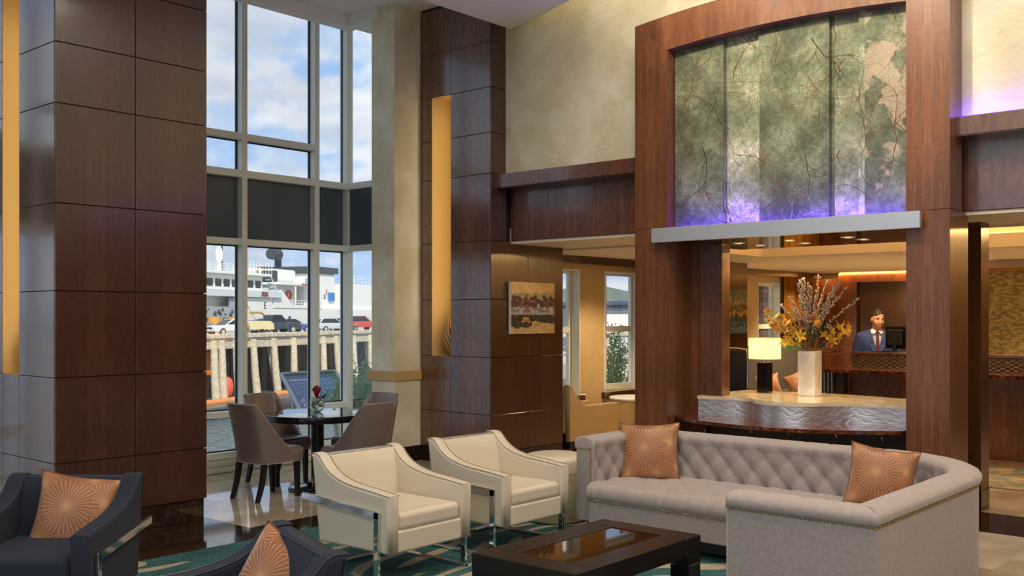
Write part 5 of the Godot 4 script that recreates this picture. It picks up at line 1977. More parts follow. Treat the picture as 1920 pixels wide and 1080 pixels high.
	put("roof", Sh.new().box(Vector3(0, 3.85, 0), Vector3(5.7, 0.15, 4.3), 0.03), M("slate", hex("6a7688"), 0.7), sh)
	put("vent_disc", Sh.new().cyl(Vector3(-0.6, 2.4, 2.0), Vector3(-0.6, 2.4, 2.04), 0.35, 16), M("slate"), sh)
	var wh := thing("warehouse", "long blue grey warehouse behind the quay", "building", Vector3(112, -1.8, -70))
	put("wall", Sh.new().box(Vector3(0, 2.4, 0), Vector3(36, 4.8, 12), 0.05), M("slate"), wh)
	put("roof", Sh.new().box(Vector3(0, 5.0, 0), Vector3(36.6, 0.5, 12.6), 0.05), M("roof_blue", hex("55647c"), 0.7), wh)
	var hill := Sh.new()
	hill.grid(60, 4, func(u, v): return Vector3(lerpf(60, 620, u), -5.0 + (12.0 + 5.0 * sin(u * 17.0) + 3.0 * sin(u * 41.0)) * sin(v * PI), lerpf(-420, -330, v) + u * 260.0))
	piece("hills", hill, M("hill", hex("5f7068"), 0.95), "low wooded far shore across the water", "hills")
	# brick house wall seen through the narrow window
	var bw := thing("brick_wall", "red brick wall of the wing outside the narrow window", "wall", Vector3.ZERO, 0.0, "", "structure")
	put("mortar", Sh.new().bx(15.5, 20.2, -0.25, 3.8, -9.9, -9.62), M("mortar", hex("c6beb2"), 0.9), bw)
	var bms := [M("brick_a", hex("a9604a"), 0.9), M("brick_b", hex("b8745c"), 0.9), M("brick_c", hex("8f5a50"), 0.9)]
	var bme := Sh.new().box(Vector3.ZERO, Vector3(0.235, 0.083, 0.06), 0.004).mesh()
	for r in 20:
		for k in 11:
			put_mesh("brick", bme, bms[(r * 7 + k * 5) % 3], bw, Transform3D(Basis.IDENTITY, Vector3(16.9 + k * 0.25 + (0.125 if r % 2 else 0.0), 0.6 + r * 0.095, -9.60)))

func ship() -> void:
	var t := thing("ship", "large white ship with bridge, funnel and masts moored behind the pier", "ship")
	t.transform = Transform3D(pier_basis(), pier(0, 30, 0))
	var w := M("ship_white", hex("e4e6e3"), 0.5)
	var g := M("ship_grey", hex("9aa4ad"), 0.6)
	var dk := M("ship_dark", hex("39424c"), 0.6)
	var gl := M("car_glass")
	# hull and blocks; s along, y up, z towards the hotel
	put("hull", Sh.new().bx(20, 120, -5.3, 2.9, -16, 0, 0.05), w, t)
	put("foredeck_recess", Sh.new().bx(22, 48.6, 0.8, 3.0, 0.0, 0.05), g, t)
	put("bridge_block", Sh.new().bx(24, 57, 2.9, 5.3, -14, -1.6, 0.05).bx(49.5, 56.5, -1.0, 5.3, -14, 0.03, 0.05), w, t)
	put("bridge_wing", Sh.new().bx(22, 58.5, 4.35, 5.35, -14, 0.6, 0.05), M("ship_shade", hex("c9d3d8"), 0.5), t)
	put("wheelhouse", Sh.new().bx(24, 55.5, 5.35, 7.4, -13, -0.8, 0.05), w, t)
	put("wheelhouse_roof", Sh.new().bx(23, 56.5, 7.4, 7.75, -13.6, 0.2, 0.05), w, t)
	for i in 16:
		put("window", Sh.new().bx(25.2 + i * 1.9, 26.5 + i * 1.9, 5.75, 6.75, -0.85, -0.74), gl, t)
	put("gusset", side_face([Vector2(49.5, 4.3), Vector2(56.4, 4.3), Vector2(56.4, -1.0), Vector2(54.2, -1.0)], 0.06, 0.14), w, t)
	put("grey_gusset", side_face([Vector2(46.0, 4.2), Vector2(51.0, 4.2), Vector2(54.6, 2.9), Vector2(46.0, 2.9)], 0.05, 0.10), g, t)
	put("breakwater", side_face([Vector2(57, 2.9), Vector2(57, 5.2), Vector2(59.2, 5.6), Vector2(62.2, 3.4), Vector2(68, 3.4), Vector2(70, 5.6), Vector2(71, 5.6), Vector2(71, 2.9)], -0.1, 0.1), w, t)
	put("deckhouse", Sh.new().bx(60.5, 68.5, 2.9, 6.4, -12, -3.0, 0.05), M("ship_shade"), t)
	put("canopy_deck", Sh.new().bx(60.0, 70.5, 6.4, 6.8, -12, -0.6, 0.05), w, t)
	put("deck_post", Sh.new().cyl(Vector3(64.6, 2.9, -0.8), Vector3(64.6, 6.4, -0.8), 0.12, 8), w, t)
	put("lifebuoy", ring(Vector3(66.0, 5.0, -2.8), 0.62, 0.17), M("buoy_red"), t)
	put("name_board", Sh.new().bx(66.0, 69.5, 6.5, 6.75, -0.58, -0.5), M("rust", hex("9c6a58"), 0.7), t)
	# boat on the canopy deck
	put("workboat", Sh.new().rbox(Vector3(64.5, 7.9, -4.0), Vector3(6.5, 1.9, 2.8), 0.4), w, t)
	put("boat_cabin", Sh.new().rbox(Vector3(60.8, 7.7, -3.0), Vector3(2.0, 1.8, 1.8), 0.3), dk, t)
	# dark radar mast
	put("mast", Sh.new().cyl(Vector3(66.4, 6.4, -5), Vector3(66.4, 16.0, -5), 0.55, 10), dk, t)
	put("radar_drum", Sh.new().cyl(Vector3(63.0, 11.2, -4.2), Vector3(65.2, 11.2, -4.2), 0.85, 16), dk, t)
	put("mast_arm", Sh.new().bx(61.8, 67, 8.4, 9.2, -5.6, -4.2, 0.05), dk, t)
	put("yard", Sh.new().bx(58.6, 66.4, 13.3, 13.6, -5.1, -4.9), dk, t)
	# funnel
	put("funnel", Sh.new().bx(72.3, 79, 2.9, 8.7, -12, -2.0, 0.15), w, t)
	put("funnel_cap", Sh.new().bx(71.6, 79.6, 8.7, 9.7, -12.4, -1.6, 0.1), dk, t)
	put("aft_block", Sh.new().bx(70, 73, 2.9, 6.8, -12, -2.4, 0.05).bx(80.5, 118, 2.9, 7.1, -14, -0.5, 0.05), w, t)
	put("blue_cover", Sh.new().bx(76.6, 78.3, 4.2, 5.6, -2.0, -1.6, 0.03), M("blue_cover", hex("2f79c4"), 0.6), t)
	put("blue_bin", Sh.new().bx(69.8, 71.0, 6.9, 7.6, -2.2, -1.4, 0.03), M("blue_cover"), t)
	put("ladder", ladder(Vector3(72.0, 2.9, -1.9), 3.6), dk, t)
	put("gangway", Sh.new().tube([Vector3(76.5, 3.0, 0.3), Vector3(81, -0.4, 0.6)], 0.12, 4).tube([Vector3(76.5, 3.9, 0.3), Vector3(81, 0.5, 0.6)], 0.08, 4).tube([Vector3(79.5, 6.2, -0.3), Vector3(82.5, 0.0, 0.3)], 0.15, 4), w, t)
	for q: Vector2 in [Vector2(61.5, 1.4), Vector2(67.0, 1.2)]:
		put("porthole", Sh.new().cyl(Vector3(q.x, q.y, 0.0), Vector3(q.x, q.y, 0.06), 0.36, 12), dk, t)
	var pr := RandomNumberGenerator.new()
	pr.seed = 4
	for i in 26:
		put("fairlead", Sh.new().ball(Vector3(pr.randf_range(39, 48), pr.randf_range(0.0, 2.7), 0.08), Vector3.ONE * pr.randf_range(0.1, 0.28), 6, 4), dk, t)
	for x: float in [41.5, 46.0]:
		put("capstan", Sh.new().cyl(Vector3(x, 0.2, 1.0), Vector3(x, 1.6, 1.0), 0.9, 12), M("capstan_ochre", hex("d19b45"), 0.6), t)
	put("davit", Sh.new().tube(path_of([Vector3(49.5, 2.2, 1.0), Vector3(52.2, 2.2, 1.0), Vector3(53.3, 1.6, 1.0), Vector3(53.5, 0.2, 1.0)], 4), 0.16, 6), M("capstan_ochre"), t)
	# domes, aerials, railings
	put("radome", Sh.new().ball(Vector3(46.9, 11.0, -5), Vector3(1.0, 1.9, 1.0), 14, 10), M("dome", hex("cfd6da"), 0.4), t)
	put("radome", Sh.new().ball(Vector3(43.8, 9.9, -3), Vector3.ONE * 0.6, 12, 8), w, t)
	put("radome", Sh.new().ball(Vector3(49.6, 10.2, -4), Vector3(0.55, 1.3, 0.55), 12, 8), w, t)
	put("radome_stalk", Sh.new().cyl(Vector3(43.8, 7.7, -3), Vector3(43.8, 9.2, -3), 0.22, 8).cyl(Vector3(46.9, 7.7, -5), Vector3(46.9, 9.0, -5), 0.4, 8).cyl(Vector3(49.6, 7.7, -4), Vector3(49.6, 9.0, -4), 0.3, 8), w, t)
	var ae := Sh.new()
	for q: Array in [[43.0, 13.5], [50.3, 14.0], [76.0, 14.5], [88.0, 14.0], [41.8, 9.4], [45.6, 9.6]]:
		ae.cyl(Vector3(q[0], 7.5, -4), Vector3(q[0], q[1], -4), 0.12, 5)
	put("aerials", ae, dk, t)
	var rl := Sh.new()
	rails(rl, Vector3(50, 7.75, -0.2), Vector3(57, 7.75, -0.2), 1.7, 9)
	rails(rl, Vector3(24, 7.75, -0.2), Vector3(50, 7.75, -0.2), 1.0, 20)
	rails(rl, Vector3(70, 6.8, -2.5), Vector3(73, 6.8, -2.5), 1.1, 5)
	rails(rl, Vector3(80.5, 7.1, -0.7), Vector3(118, 7.1, -0.7), 1.4, 26)
	rails(rl, Vector3(61, 2.9, -0.3), Vector3(72, 2.9, -0.3), 1.2, 12)
	rails(rl, Vector3(66, 6.8, -0.7), Vector3(70.5, 6.8, -0.7), 1.2, 5)
	for i in 9:
		rl.tube([Vector3(57.0 + i * 0.4, 7.0 - i * 0.5, -0.4), Vector3(57.0 + i * 0.4, 7.0 - i * 0.5, -1.2)], 0.1, 4, false)
	rl.tube([Vector3(56.8, 7.6, -0.3), Vector3(60.6, 3.0, -0.3)], 0.1, 4, false)
	put("railings", rl, w, t)
	# lettering
	for q: Array in [["E", 54.7, 3.3, 0.95, 0.16, "ink"], ["E", 76.2, 5.7, 0.8, -1.98, "ink_red"], ["D", 75.6, 4.9, 0.8, -1.98, "ink"]]:
		var tmesh := TextMesh.new()
		tmesh.text = q[0]
		tmesh.font_size = 64
		tmesh.pixel_size = q[3] / 46.0
		tmesh.depth = 0.03
		put_mesh("lettering", tmesh, M("ink", hex("2a2f36"), 0.8) if q[5] == "ink" else M("ink_red", hex("a4584a"), 0.8), t, Transform3D(Basis.IDENTITY, Vector3(q[1], q[2], q[4])))
	# ribbon rows on the bridge wing
	for i in 5:
		for k in 2:
			put("ribbon_block", Sh.new().bx(53.1 + i * 0.34, 53.38 + i * 0.34, 4.5 + k * 0.36, 4.8 + k * 0.36, 0.6, 0.64), M("ink_red") if (i + k) % 2 else M("ink"), t)
	# house behind the ship
	var h := thing("harbour_building", "brick building with a green copper roof behind the ship", "building")
	h.transform = Transform3D(pier_basis(), pier(0, 75, 0))
	put("wall", Sh.new().bx(60, 96, -2, 11.4, -10, 0, 0.05), M("house_brick", hex("8e6a5c"), 0.9), h)
	put("roof", Sh.new().bx(59, 88, 11.4, 14.2, -10, 0.3, 0.05), M("copper_green", hex("a9c6b6"), 0.7), h)
	put("roof_edge", Sh.new().bx(72, 88.4, 14.2, 15.0, -10, 0.5, 0.05), dk, h)

func side_face(pts: Array, z0: float, z1: float) -> Sh:   # polygon (x, y) given depth z0..z1
	return prism_xy(PackedVector2Array(pts), z0, z1)

func prism_xy(p: PackedVector2Array, z0: float, z1: float) -> Sh:
	# draw (x, -y) along y, then turn the drawing direction to z
	var q := PackedVector2Array()
	for v in p:
		q.append(Vector2(v.x, -v.y))
	return Sh.new().prism(q, z0, z1).moved(Transform3D(Basis(Vector3(1, 0, 0), Vector3(0, 0, 1), Vector3(0, -1, 0)), Vector3.ZERO))

func ring(c: Vector3, r: float, w: float) -> Sh:
	var p := []
	for i in 19:
		p.append(c + Vector3(cos(TAU * i / 18.0), sin(TAU * i / 18.0), 0) * r)
	return Sh.new().tube(p, w, 6, false)

func ladder(o: Vector3, h: float) -> Sh:
	var s := Sh.new().bx(o.x, o.x + 0.1, o.y, o.y + h, o.z, o.z + 0.1).bx(o.x + 0.7, o.x + 0.8, o.y, o.y + h, o.z, o.z + 0.1)
	for i in int(h / 0.4):
		s.bx(o.x, o.x + 0.8, o.y + 0.2 + i * 0.4, o.y + 0.28 + i * 0.4, o.z, o.z + 0.1)
	return s

func dining_chair(label: String, at: Vector3, turn: float) -> void:
	var t := thing("dining_chair", label, "chair", at, turn, "taupe leather chairs round the table")
	var le := M("taupe_leather")
	# wrap-round back: plan path from front left round the rear to front right
	var plan := []
	for p: Vector3 in path_of([Vector3(-0.235, 0, 0.17), Vector3(-0.24, 0, 0.0), Vector3(-0.235, 0, -0.12), Vector3(-0.20, 0, -0.205), Vector3(-0.10, 0, -0.238), Vector3(0, 0, -0.244), Vector3(0.10, 0, -0.238), Vector3(0.20, 0, -0.205), Vector3(0.235, 0, -0.12), Vector3(0.24, 0, 0.0), Vector3(0.235, 0, 0.17)], 5):
		plan.append(p)
	var n := plan.size() - 1
	var topy := func(i: int) -> float:
		var z: float = plan[i].z
		var f := clampf((0.17 - z) / 0.36, 0.0, 1.0)
		return 0.43 + 0.46 * pow(f, 1.6) + 0.012 * sin(PI * i / n)
	var rake := func(y: float) -> float: return -0.11 * clampf((y - 0.42) / 0.47, 0, 1)
	var shell := func(i: int, v: float) -> Vector3:
		var p: Vector3 = plan[i]
		var d: Vector3 = (plan[mini(i + 1, n)] - plan[maxi(i - 1, 0)]).normalized()
		var inw := Vector3(d.z, 0, -d.x)
		var ty: float = topy.call(i)
		var th := 0.045
		# v: 0..0.45 outside up, 0.45..0.55 over the rim, 0.55..1 inside down
		var y: float
		var o: float
		if v < 0.44:
			y = lerpf(0.345, ty - 0.02, v / 0.44)
			o = 0.0
		elif v < 0.56:
			var a := (v - 0.44) / 0.12 * PI
			y = ty - 0.02 + sin(a) * 0.02
			o = th * 0.5 * (1.0 - cos(a))
		else:
			y = lerpf(ty - 0.02, 0.40, (v - 0.56) / 0.44)
			o = th
		return p + inw * -o * (1.0 if inw.dot(-p) < 0 else -1.0) + Vector3(0, y, rake.call(y))
	var s := Sh.new()
	s.grid(n, 25, func(u, v): return shell.call(int(round(u * n)), v))
	put("back", fixed(s), le, t)
	put("seat", Sh.new().rbox(Vector3(0, 0.41, 0.03), Vector3(0.45, 0.13, 0.46), 0.04, 4), le, t)
	put("seat_rail", Sh.new().rbox(Vector3(0, 0.365, 0.02), Vector3(0.44, 0.05, 0.44), 0.01), le, t)
	var pp := Sh.new()
	var rim := []
	var low := []
	for i in n + 1:
		rim.append(shell.call(i, 0.455) + Vector3(0, 0.002, 0))
		low.append(shell.call(i, 0.0))
	pp.tube(rim, 0.0045, 5)
	pp.tube(low, 0.0045, 5)
	put("piping", pp, M("piping"), t)
	for sx: float in [-1.0, 1.0]:
		var f := Sh.new()
		var x := sx * 0.185
		var rect := func(a: Vector3, wa: float, b: Vector3, wb: float, sh: Sh) -> void:
			var q := []
			for w: Array in [[a, wa], [b, wb]]:
				for c: Vector2 in [Vector2(-1, -1), Vector2(1, -1), Vector2(1, 1), Vector2(-1, 1)]:
					q.append(w[0] + Vector3(c.x * w[1], 0, c.y * w[1]))
			for i in 4:
				var j := (i + 1) % 4
				sh.oq(q[i], q[j], q[j + 4], q[i + 4], (q[i] + q[j]) * 0.5 - w_mid(a, b, (q[i].y + q[j].y) * 0.5))
			sh.oq(q[0], q[1], q[2], q[3], Vector3.DOWN)
		rect.call(Vector3(x, 0.0, 0.20), 0.017, Vector3(x, 0.35, 0.19), 0.024, f)
		put("leg", f, M("black"), t)
		var r := Sh.new()
		var pts := path_of([Vector3(x, 0.0, -0.265), Vector3(x, 0.16, -0.215), Vector3(x, 0.35, -0.185)], 4)
		for i in pts.size() - 1:
			rect.call(pts[i], 0.017 + 0.0008 * i, pts[i + 1], 0.0178 + 0.0008 * i, r)
		put("leg", r, M("black"), t)

func w_mid(a: Vector3, b: Vector3, y: float) -> Vector3:
	return a.lerp(b, clampf((y - a.y) / maxf(b.y - a.y, 0.001), 0, 1))

func build_dining() -> void:
	var c := Vector3(6.18, 0, -7.95)
	var t := thing("round_table", "round black pedestal table with a glass top by the bay window", "table", c)
	put("top", Sh.new().lathe([Vector2(0, 0.685), Vector2(0.49, 0.685), Vector2(0.5, 0.69), Vector2(0.5, 0.735), Vector2(0.495, 0.74), Vector2(0, 0.74)], Vector3.ZERO, 64), M("black_gloss"), t)
	put("glass_top", Sh.new().lathe([Vector2(0, 0.7405), Vector2(0.499, 0.7405), Vector2(0.502, 0.744), Vector2(0.499, 0.75), Vector2(0, 0.75)], Vector3.ZERO, 64), M("table_glass", hex("16211f"), 0.015, 0.0, 0.7), t)
	put("column", Sh.new().lathe([Vector2(0.062, 0.10), Vector2(0.062, 0.66), Vector2(0.09, 0.685)], Vector3.ZERO, 28), M("black"), t)
	put("collar", Sh.new().lathe([Vector2(0.065, 0.06), Vector2(0.065, 0.11), Vector2(0.06, 0.112)], Vector3.ZERO, 28), M("chrome"), t)
	put("base", Sh.new().lathe([Vector2(0, 0.0), Vector2(0.28, 0.0), Vector2(0.285, 0.014), Vector2(0.26, 0.03), Vector2(0.14, 0.045), Vector2(0.065, 0.07), Vector2(0, 0.07)], Vector3.ZERO, 48), M("black_gloss"), t)
	dining_chair("taupe leather dining chair with its back to the dark column", Vector3(5.60, 0, -7.95), deg_to_rad(93))
	dining_chair("taupe leather dining chair on the window side of the round table", Vector3(6.16, 0, -8.56), deg_to_rad(4))
	dining_chair("taupe leather dining chair with its back to the cream armchairs", Vector3(6.17, 0, -7.36), deg_to_rad(184))
	dining_chair("taupe leather dining chair on the niche column side of the round table", Vector3(6.76, 0, -7.94), deg_to_rad(-88))
	# bowl of flowers
	var b := thing("flower_bowl", "small round glass bowl with dark red calla lilies on the round table", "flowers", Vector3(6.21, 0.75, -8.0))
	var gb := M("bowl_glass", Color(0.93, 0.97, 0.96, 0.0), 0.03)
	gb.refraction_enabled = true
	gb.refraction_scale = 0.05
	put("bowl", Sh.new().lathe([Vector2(0, 0.004), Vector2(0.035, 0.002), Vector2(0.058, 0.02), Vector2(0.074, 0.06), Vector2(0.073, 0.10), Vector2(0.062, 0.145), Vector2(0.057, 0.145), Vector2(0.069, 0.10), Vector2(0.069, 0.06), Vector2(0.054, 0.024), Vector2(0.033, 0.008), Vector2(0, 0.008)], Vector3.ZERO, 32), gb, b)
	var q := RandomNumberGenerator.new()
	q.seed = 3
	for i in 16:
		var a := q.randf() * TAU
		var r := q.randf_range(0.0, 0.04)
		put("blossom", Sh.new().ball(Vector3(cos(a) * r, q.randf_range(0.05, 0.15), sin(a) * r), Vector3.ONE * q.randf_range(0.014, 0.021), 8, 6), M("lilac", hex("b49ab0"), 0.7) if i % 3 else M("pale_green", hex("7f8f66"), 0.7), b)
	for d: Array in [[-0.085, 0.20, 0.0], [-0.035, 0.235, 0.03], [0.01, 0.27, -0.02], [0.05, 0.225, 0.02], [-0.02, 0.25, -0.04]]:
		var tip := Vector3(d[0] * 0.66, d[1], d[0] * -0.75 + d[2])
		var base := Vector3(tip.x * 0.2, 0.10, tip.z * 0.2)
		var dir := (tip - base).normalized()
		var st := put("lily_stem", Sh.new().tube([base, base.lerp(tip, 0.55)], 0.005, 6), M("stem_green", hex("6d7d46"), 0.6), b)
		var fl := Sh.new()
		var bs := Basis.looking_at(dir, Vector3(0.3, 0.2, 0.9).normalized())
		fl.grid(14, 6, func(u, v):
			var an: float = u * TAU
			var rr: float = 0.006 + 0.02 * pow(v, 1.6)
			var ln: float = v * (0.062 + 0.03 * maxf(0.0, cos(an)))
			return base.lerp(tip, 0.45) + bs * Vector3(cos(an) * rr, sin(an) * rr, -ln))
		put("lily_flower", fl, M("calla", hex("8a1c38"), 0.4), st)
	for i in 4:
		var lf := Vector3(0.045 + 0.02 * i, 0.17 + 0.02 * (i % 2), -0.03 + 0.02 * i)
		put("leaf", Sh.new().quad(Vector3(0.01, 0.12, 0), lf * 0.8 + Vector3(0.0, 0.02, 0.01), lf, lf * 0.8 - Vector3(0.0, 0.02, 0.01)), M("leaf_dark", hex("34402c"), 0.6), b)

# smooth union of tapered capsules meshed by surface nets
func field_mesh(f: Callable, lo: Vector3, hi: Vector3, cell: float) -> Sh:
	var nx := int((hi.x - lo.x) / cell) + 2
	var ny := int((hi.y - lo.y) / cell) + 2
	var nz := int((hi.z - lo.z) / cell) + 2
	var d := PackedFloat32Array()
	d.resize(nx * ny * nz)
	for i in nx:
		for j in ny:
			for k in nz:
				d[(i * ny + j) * nz + k] = f.call(lo + Vector3(i, j, k) * cell)
	var s := Sh.new()
	var id := {}
	for i in nx - 1:
		for j in ny - 1:
			for k in nz - 1:
				var o := (i * ny + j) * nz + k
				var c := [d[o], d[o + ny * nz], d[o + nz], d[o + ny * nz + nz], d[o + 1], d[o + ny * nz + 1], d[o + nz + 1], d[o + ny * nz + nz + 1]]
				var neg := 0
				for q: float in c:
					if q < 0.0:
						neg += 1
				if neg == 0 or neg == 8:
					continue
				var p := Vector3.ZERO
				var m := 0
				for e: Array in [[0, 1], [2, 3], [4, 5], [6, 7], [0, 2], [1, 3], [4, 6], [5, 7], [0, 4], [1, 5], [2, 6], [3, 7]]:
					var a: float = c[e[0]]
					var b: float = c[e[1]]
					if (a < 0.0) != (b < 0.0):
						var t := a / (a - b)
						var pa := Vector3(e[0] & 1, (e[0] >> 1) & 1, (e[0] >> 2) & 1)
						var pb := Vector3(e[1] & 1, (e[1] >> 1) & 1, (e[1] >> 2) & 1)
						p += pa.lerp(pb, t)
						m += 1
				id[o] = s.v.size()
				var w := lo + (Vector3(i, j, k) + p / m) * cell
				s.v.append(w)
				s.t.append(Vector2(w.x, -w.y))
				s.n.append(Vector3.UP)
	for i in nx - 1:
		for j in ny - 1:
			for k in nz - 1:
				var o := (i * ny + j) * nz + k
				for ax in 3:
					var st: int = [ny * nz, nz, 1][ax]
					var s1: int = [nz, 1, ny * nz][ax]
					var s2: int = [1, ny * nz, nz][ax]
					if (ax != 0 and i == 0) or (ax != 1 and j == 0) or (ax != 2 and k == 0):
						continue
					var a: float = d[o]
					var b: float = d[o + st]
					if (a < 0.0) == (b < 0.0):
						continue
					var q := [id.get(o, -1), id.get(o - s1, -1), id.get(o - s1 - s2, -1), id.get(o - s2, -1)]
					if -1 in q:
						continue
					if a < 0.0:
						s.k.append_array(PackedInt32Array([q[0], q[2], q[1], q[0], q[3], q[2]]))
					else:
						s.k.append_array(PackedInt32Array([q[0], q[1], q[2], q[0], q[2], q[3]]))
	return s.soften()

func cap(p: Vector3, a: Vector3, b: Vector3, ra: float, rb: float) -> float:
	var ab := b - a
	var t := clampf((p - a).dot(ab) / ab.length_squared(), 0.0, 1.0)
	return p.distance_to(a + ab * t) - lerpf(ra, rb, t)

func smin(a: float, b: float, k: float) -> float:
	var h := maxf(k - absf(a - b), 0.0) / k
	return minf(a, b) - h * h * k * 0.25

func ell(p: Vector3, c: Vector3, r: Vector3) -> float:
	var q := (p - c) / r
	return (q.length() - 1.0) * minf(r.x, minf(r.y, r.z))

func torso(p: Vector3) -> float:
	var q := Vector3(p.x, p.y, p.z * 1.3)
	var d := cap(q, Vector3(-0.075, 1.02, 0), Vector3(-0.10, 1.32, 0.01), 0.10, 0.115)
	d = smin(d, cap(q, Vector3(0.075, 1.02, 0), Vector3(0.10, 1.32, 0.01), 0.10, 0.115), 0.08)
	d = smin(d, cap(q, Vector3(-0.15, 1.415, -0.01), Vector3(0.15, 1.415, -0.01), 0.072, 0.072), 0.09)
	return smin(d, cap(q, Vector3(-0.06, 1.46, -0.01), Vector3(0.06, 1.46, -0.01), 0.06, 0.06), 0.05)

func arms(p: Vector3) -> float:
	var d := 9.0
	for s: float in [-1.0, 1.0]:
		var e := minf(cap(p, Vector3(s * 0.20, 1.41, -0.01), Vector3(s * 0.265, 1.14, -0.03), 0.066, 0.052), cap(p, Vector3(s * 0.265, 1.14, -0.03), Vector3(s * 0.20, 1.09, 0.2), 0.052, 0.038))
		d = minf(d, smin(e, 9.0, 0.02))
	return d

func person() -> void:
	var t := thing("person", "dark-haired person in a navy suit and purple tie standing behind the reception desk", "person", Vector3(13.46, 0, -5.22), atan2(-0.88, 0.47))
	var skin := M("skin", hex("cf9678"), 0.55)
	skin.subsurf_scatter_enabled = true
	skin.subsurf_scatter_strength = 0.1
	var tilt := Transform3D(Basis(Vector3(0, 1, 0), 0.28) * Basis(Vector3(1, 0, 0), 0.22), Vector3(0, 1.57, 0.02))
	var inv := tilt.affine_inverse()
	var head := func(w: Vector3) -> float:
		var p := inv * w
		var d := ell(p, Vector3(0, 0.125, -0.005), Vector3(0.076, 0.105, 0.096))
		d = smin(d, ell(p, Vector3(0, 0.055, 0.035), Vector3(0.056, 0.065, 0.062)), 0.04)
		d = smin(d, cap(p, Vector3(0, 0.0, 0.058), Vector3(0, 0.01, 0.06), 0.02, 0.024), 0.03)
		d = smin(d, cap(p, Vector3(0, 0.105, 0.092), Vector3(0, 0.068, 0.108), 0.009, 0.014), 0.014)
		for s: float in [-1.0, 1.0]:
			d = smin(d, cap(p, Vector3(s * 0.015, 0.125, 0.088), Vector3(s * 0.05, 0.122, 0.072), 0.008, 0.007), 0.012)
			d = maxf(d, -(p.distance_to(Vector3(s * 0.031, 0.105, 0.099)) - 0.013))
			d = smin(d, ell(p, Vector3(s * 0.042, 0.065, 0.066), Vector3(0.024, 0.022, 0.02)), 0.02)
			d = smin(d, ell(p, Vector3(s * 0.079, 0.09, 0.0), Vector3(0.012, 0.032, 0.02)), 0.008)
		d = smin(d, cap(p, Vector3(-0.022, 0.037, 0.086), Vector3(0.022, 0.037, 0.086), 0.007, 0.007), 0.012)
		return smin(d, cap(w, Vector3(0, 1.43, -0.02), Vector3(0, 1.6, 0.0), 0.06, 0.054), 0.03)
	var body := field_mesh(head, Vector3(-0.14, 1.46, -0.16), Vector3(0.14, 1.84, 0.2), 0.007)
	# trunk and legs under the clothes, and the hands on the desk edge
	body.add(field_mesh(func(p): return minf(torso(p) + 0.01, arms(p) + 0.012), Vector3(-0.38, 0.9, -0.2), Vector3(0.38, 1.52, 0.3), 0.024))
	for s: float in [-1.0, 1.0]:
		body.add(Sh.new().tube([Vector3(s * 0.09, 0.04, 0), Vector3(s * 0.09, 0.5, 0.01), Vector3(s * 0.085, 1.0, 0)], [0.045, 0.055, 0.085], 12))
		var hand := func(p: Vector3) -> float:
			var q := Vector3(p.x * s, p.y, p.z)
			var d := cap(q, Vector3(0.195, 1.088, 0.21), Vector3(0.18, 1.075, 0.27), 0.03, 0.034)
			for f in 4:
				var bx := Vector3(0.158 + 0.018 * f, 1.075, 0.285)
				d = smin(d, cap(q, bx, bx + Vector3(-0.004, -0.006, 0.036), 0.009, 0.008), 0.008)
				d = minf(d, cap(q, bx + Vector3(-0.004, -0.006, 0.036), bx + Vector3(-0.006, -0.028, 0.05 - 0.004 * absf(f - 1.5)), 0.008, 0.007))
			return smin(d, cap(q, Vector3(0.152, 1.075, 0.25), Vector3(0.13, 1.062, 0.285), 0.011, 0.009), 0.01)
		body.add(field_mesh(hand, Vector3(-0.27, 1.02, 0.16) if s < 0 else Vector3(0.1, 1.02, 0.16), Vector3(-0.1, 1.14, 0.37) if s < 0 else Vector3(0.27, 1.14, 0.37), 0.006))
	put("body", body, skin, t)
	var hair := func(w: Vector3) -> float:
		var p := inv * w
		var d := ell(p, Vector3(0, 0.138, -0.012), Vector3(0.083, 0.108, 0.103)) - 0.002 * sin(p.x * 220.0 + p.z * 90.0)
		var line := 0.165 + 0.018 * sin(p.x * 40.0 + 1.0)
		d = maxf(d, -(p.z - 0.035) * 0.0 - (p.y - line) if p.z > 0.03 else -(p.y - 0.075 - maxf(0.0, p.z + 0.02) * 1.4))
		return d
	put("hair", field_mesh(hair, Vector3(-0.13, 1.58, -0.16), Vector3(0.13, 1.86, 0.16), 0.007), M("hair", hex("2c221c"), 0.6), t)
	var eye := Sh.new()
	var brow := Sh.new()
	for s: float in [-1.0, 1.0]:
		eye.ball(tilt * Vector3(s * 0.031, 0.105, 0.086), Vector3(0.010, 0.006, 0.007), 8, 6)
		brow.tube([tilt * Vector3(s * 0.016, 0.128, 0.098), tilt * Vector3(s * 0.034, 0.132, 0.094), tilt * Vector3(s * 0.05, 0.126, 0.078)], 0.004, 5)
	put("eyes", eye, M("eye_dark", hex("2a1d18"), 0.3), t)
	put("eyebrows", brow, M("hair"), t)
	put("mouth", Sh.new().tube([tilt * Vector3(-0.024, 0.04, 0.085), tilt * Vector3(0, 0.034, 0.096), tilt * Vector3(0.024, 0.04, 0.085)], 0.0045, 5), M("lips", hex("a8655a"), 0.5), t)
	var jacket := func(p: Vector3) -> float:
		var d := smin(torso(p), arms(p), 0.03) - 0.012
		d = maxf(d, 0.82 - p.y)
		var vee := (1.49 - p.y) / (1.49 - 1.17)
		if p.z > 0.0 and vee < 1.0:
			d = maxf(d, (0.075 * (1.0 - vee)) - absf(p.x))
		d = maxf(d, -(Vector2(p.x, p.z + 0.01).length() - 0.074) if p.y > 1.44 else d)
		return d
	put("jacket", field_mesh(jacket, Vector3(-0.42, 0.84, -0.24), Vector3(0.42, 1.56, 0.32), 0.014), M("suit_navy", hex("24386e"), 0.75), t)
	var lapel := Sh.new()
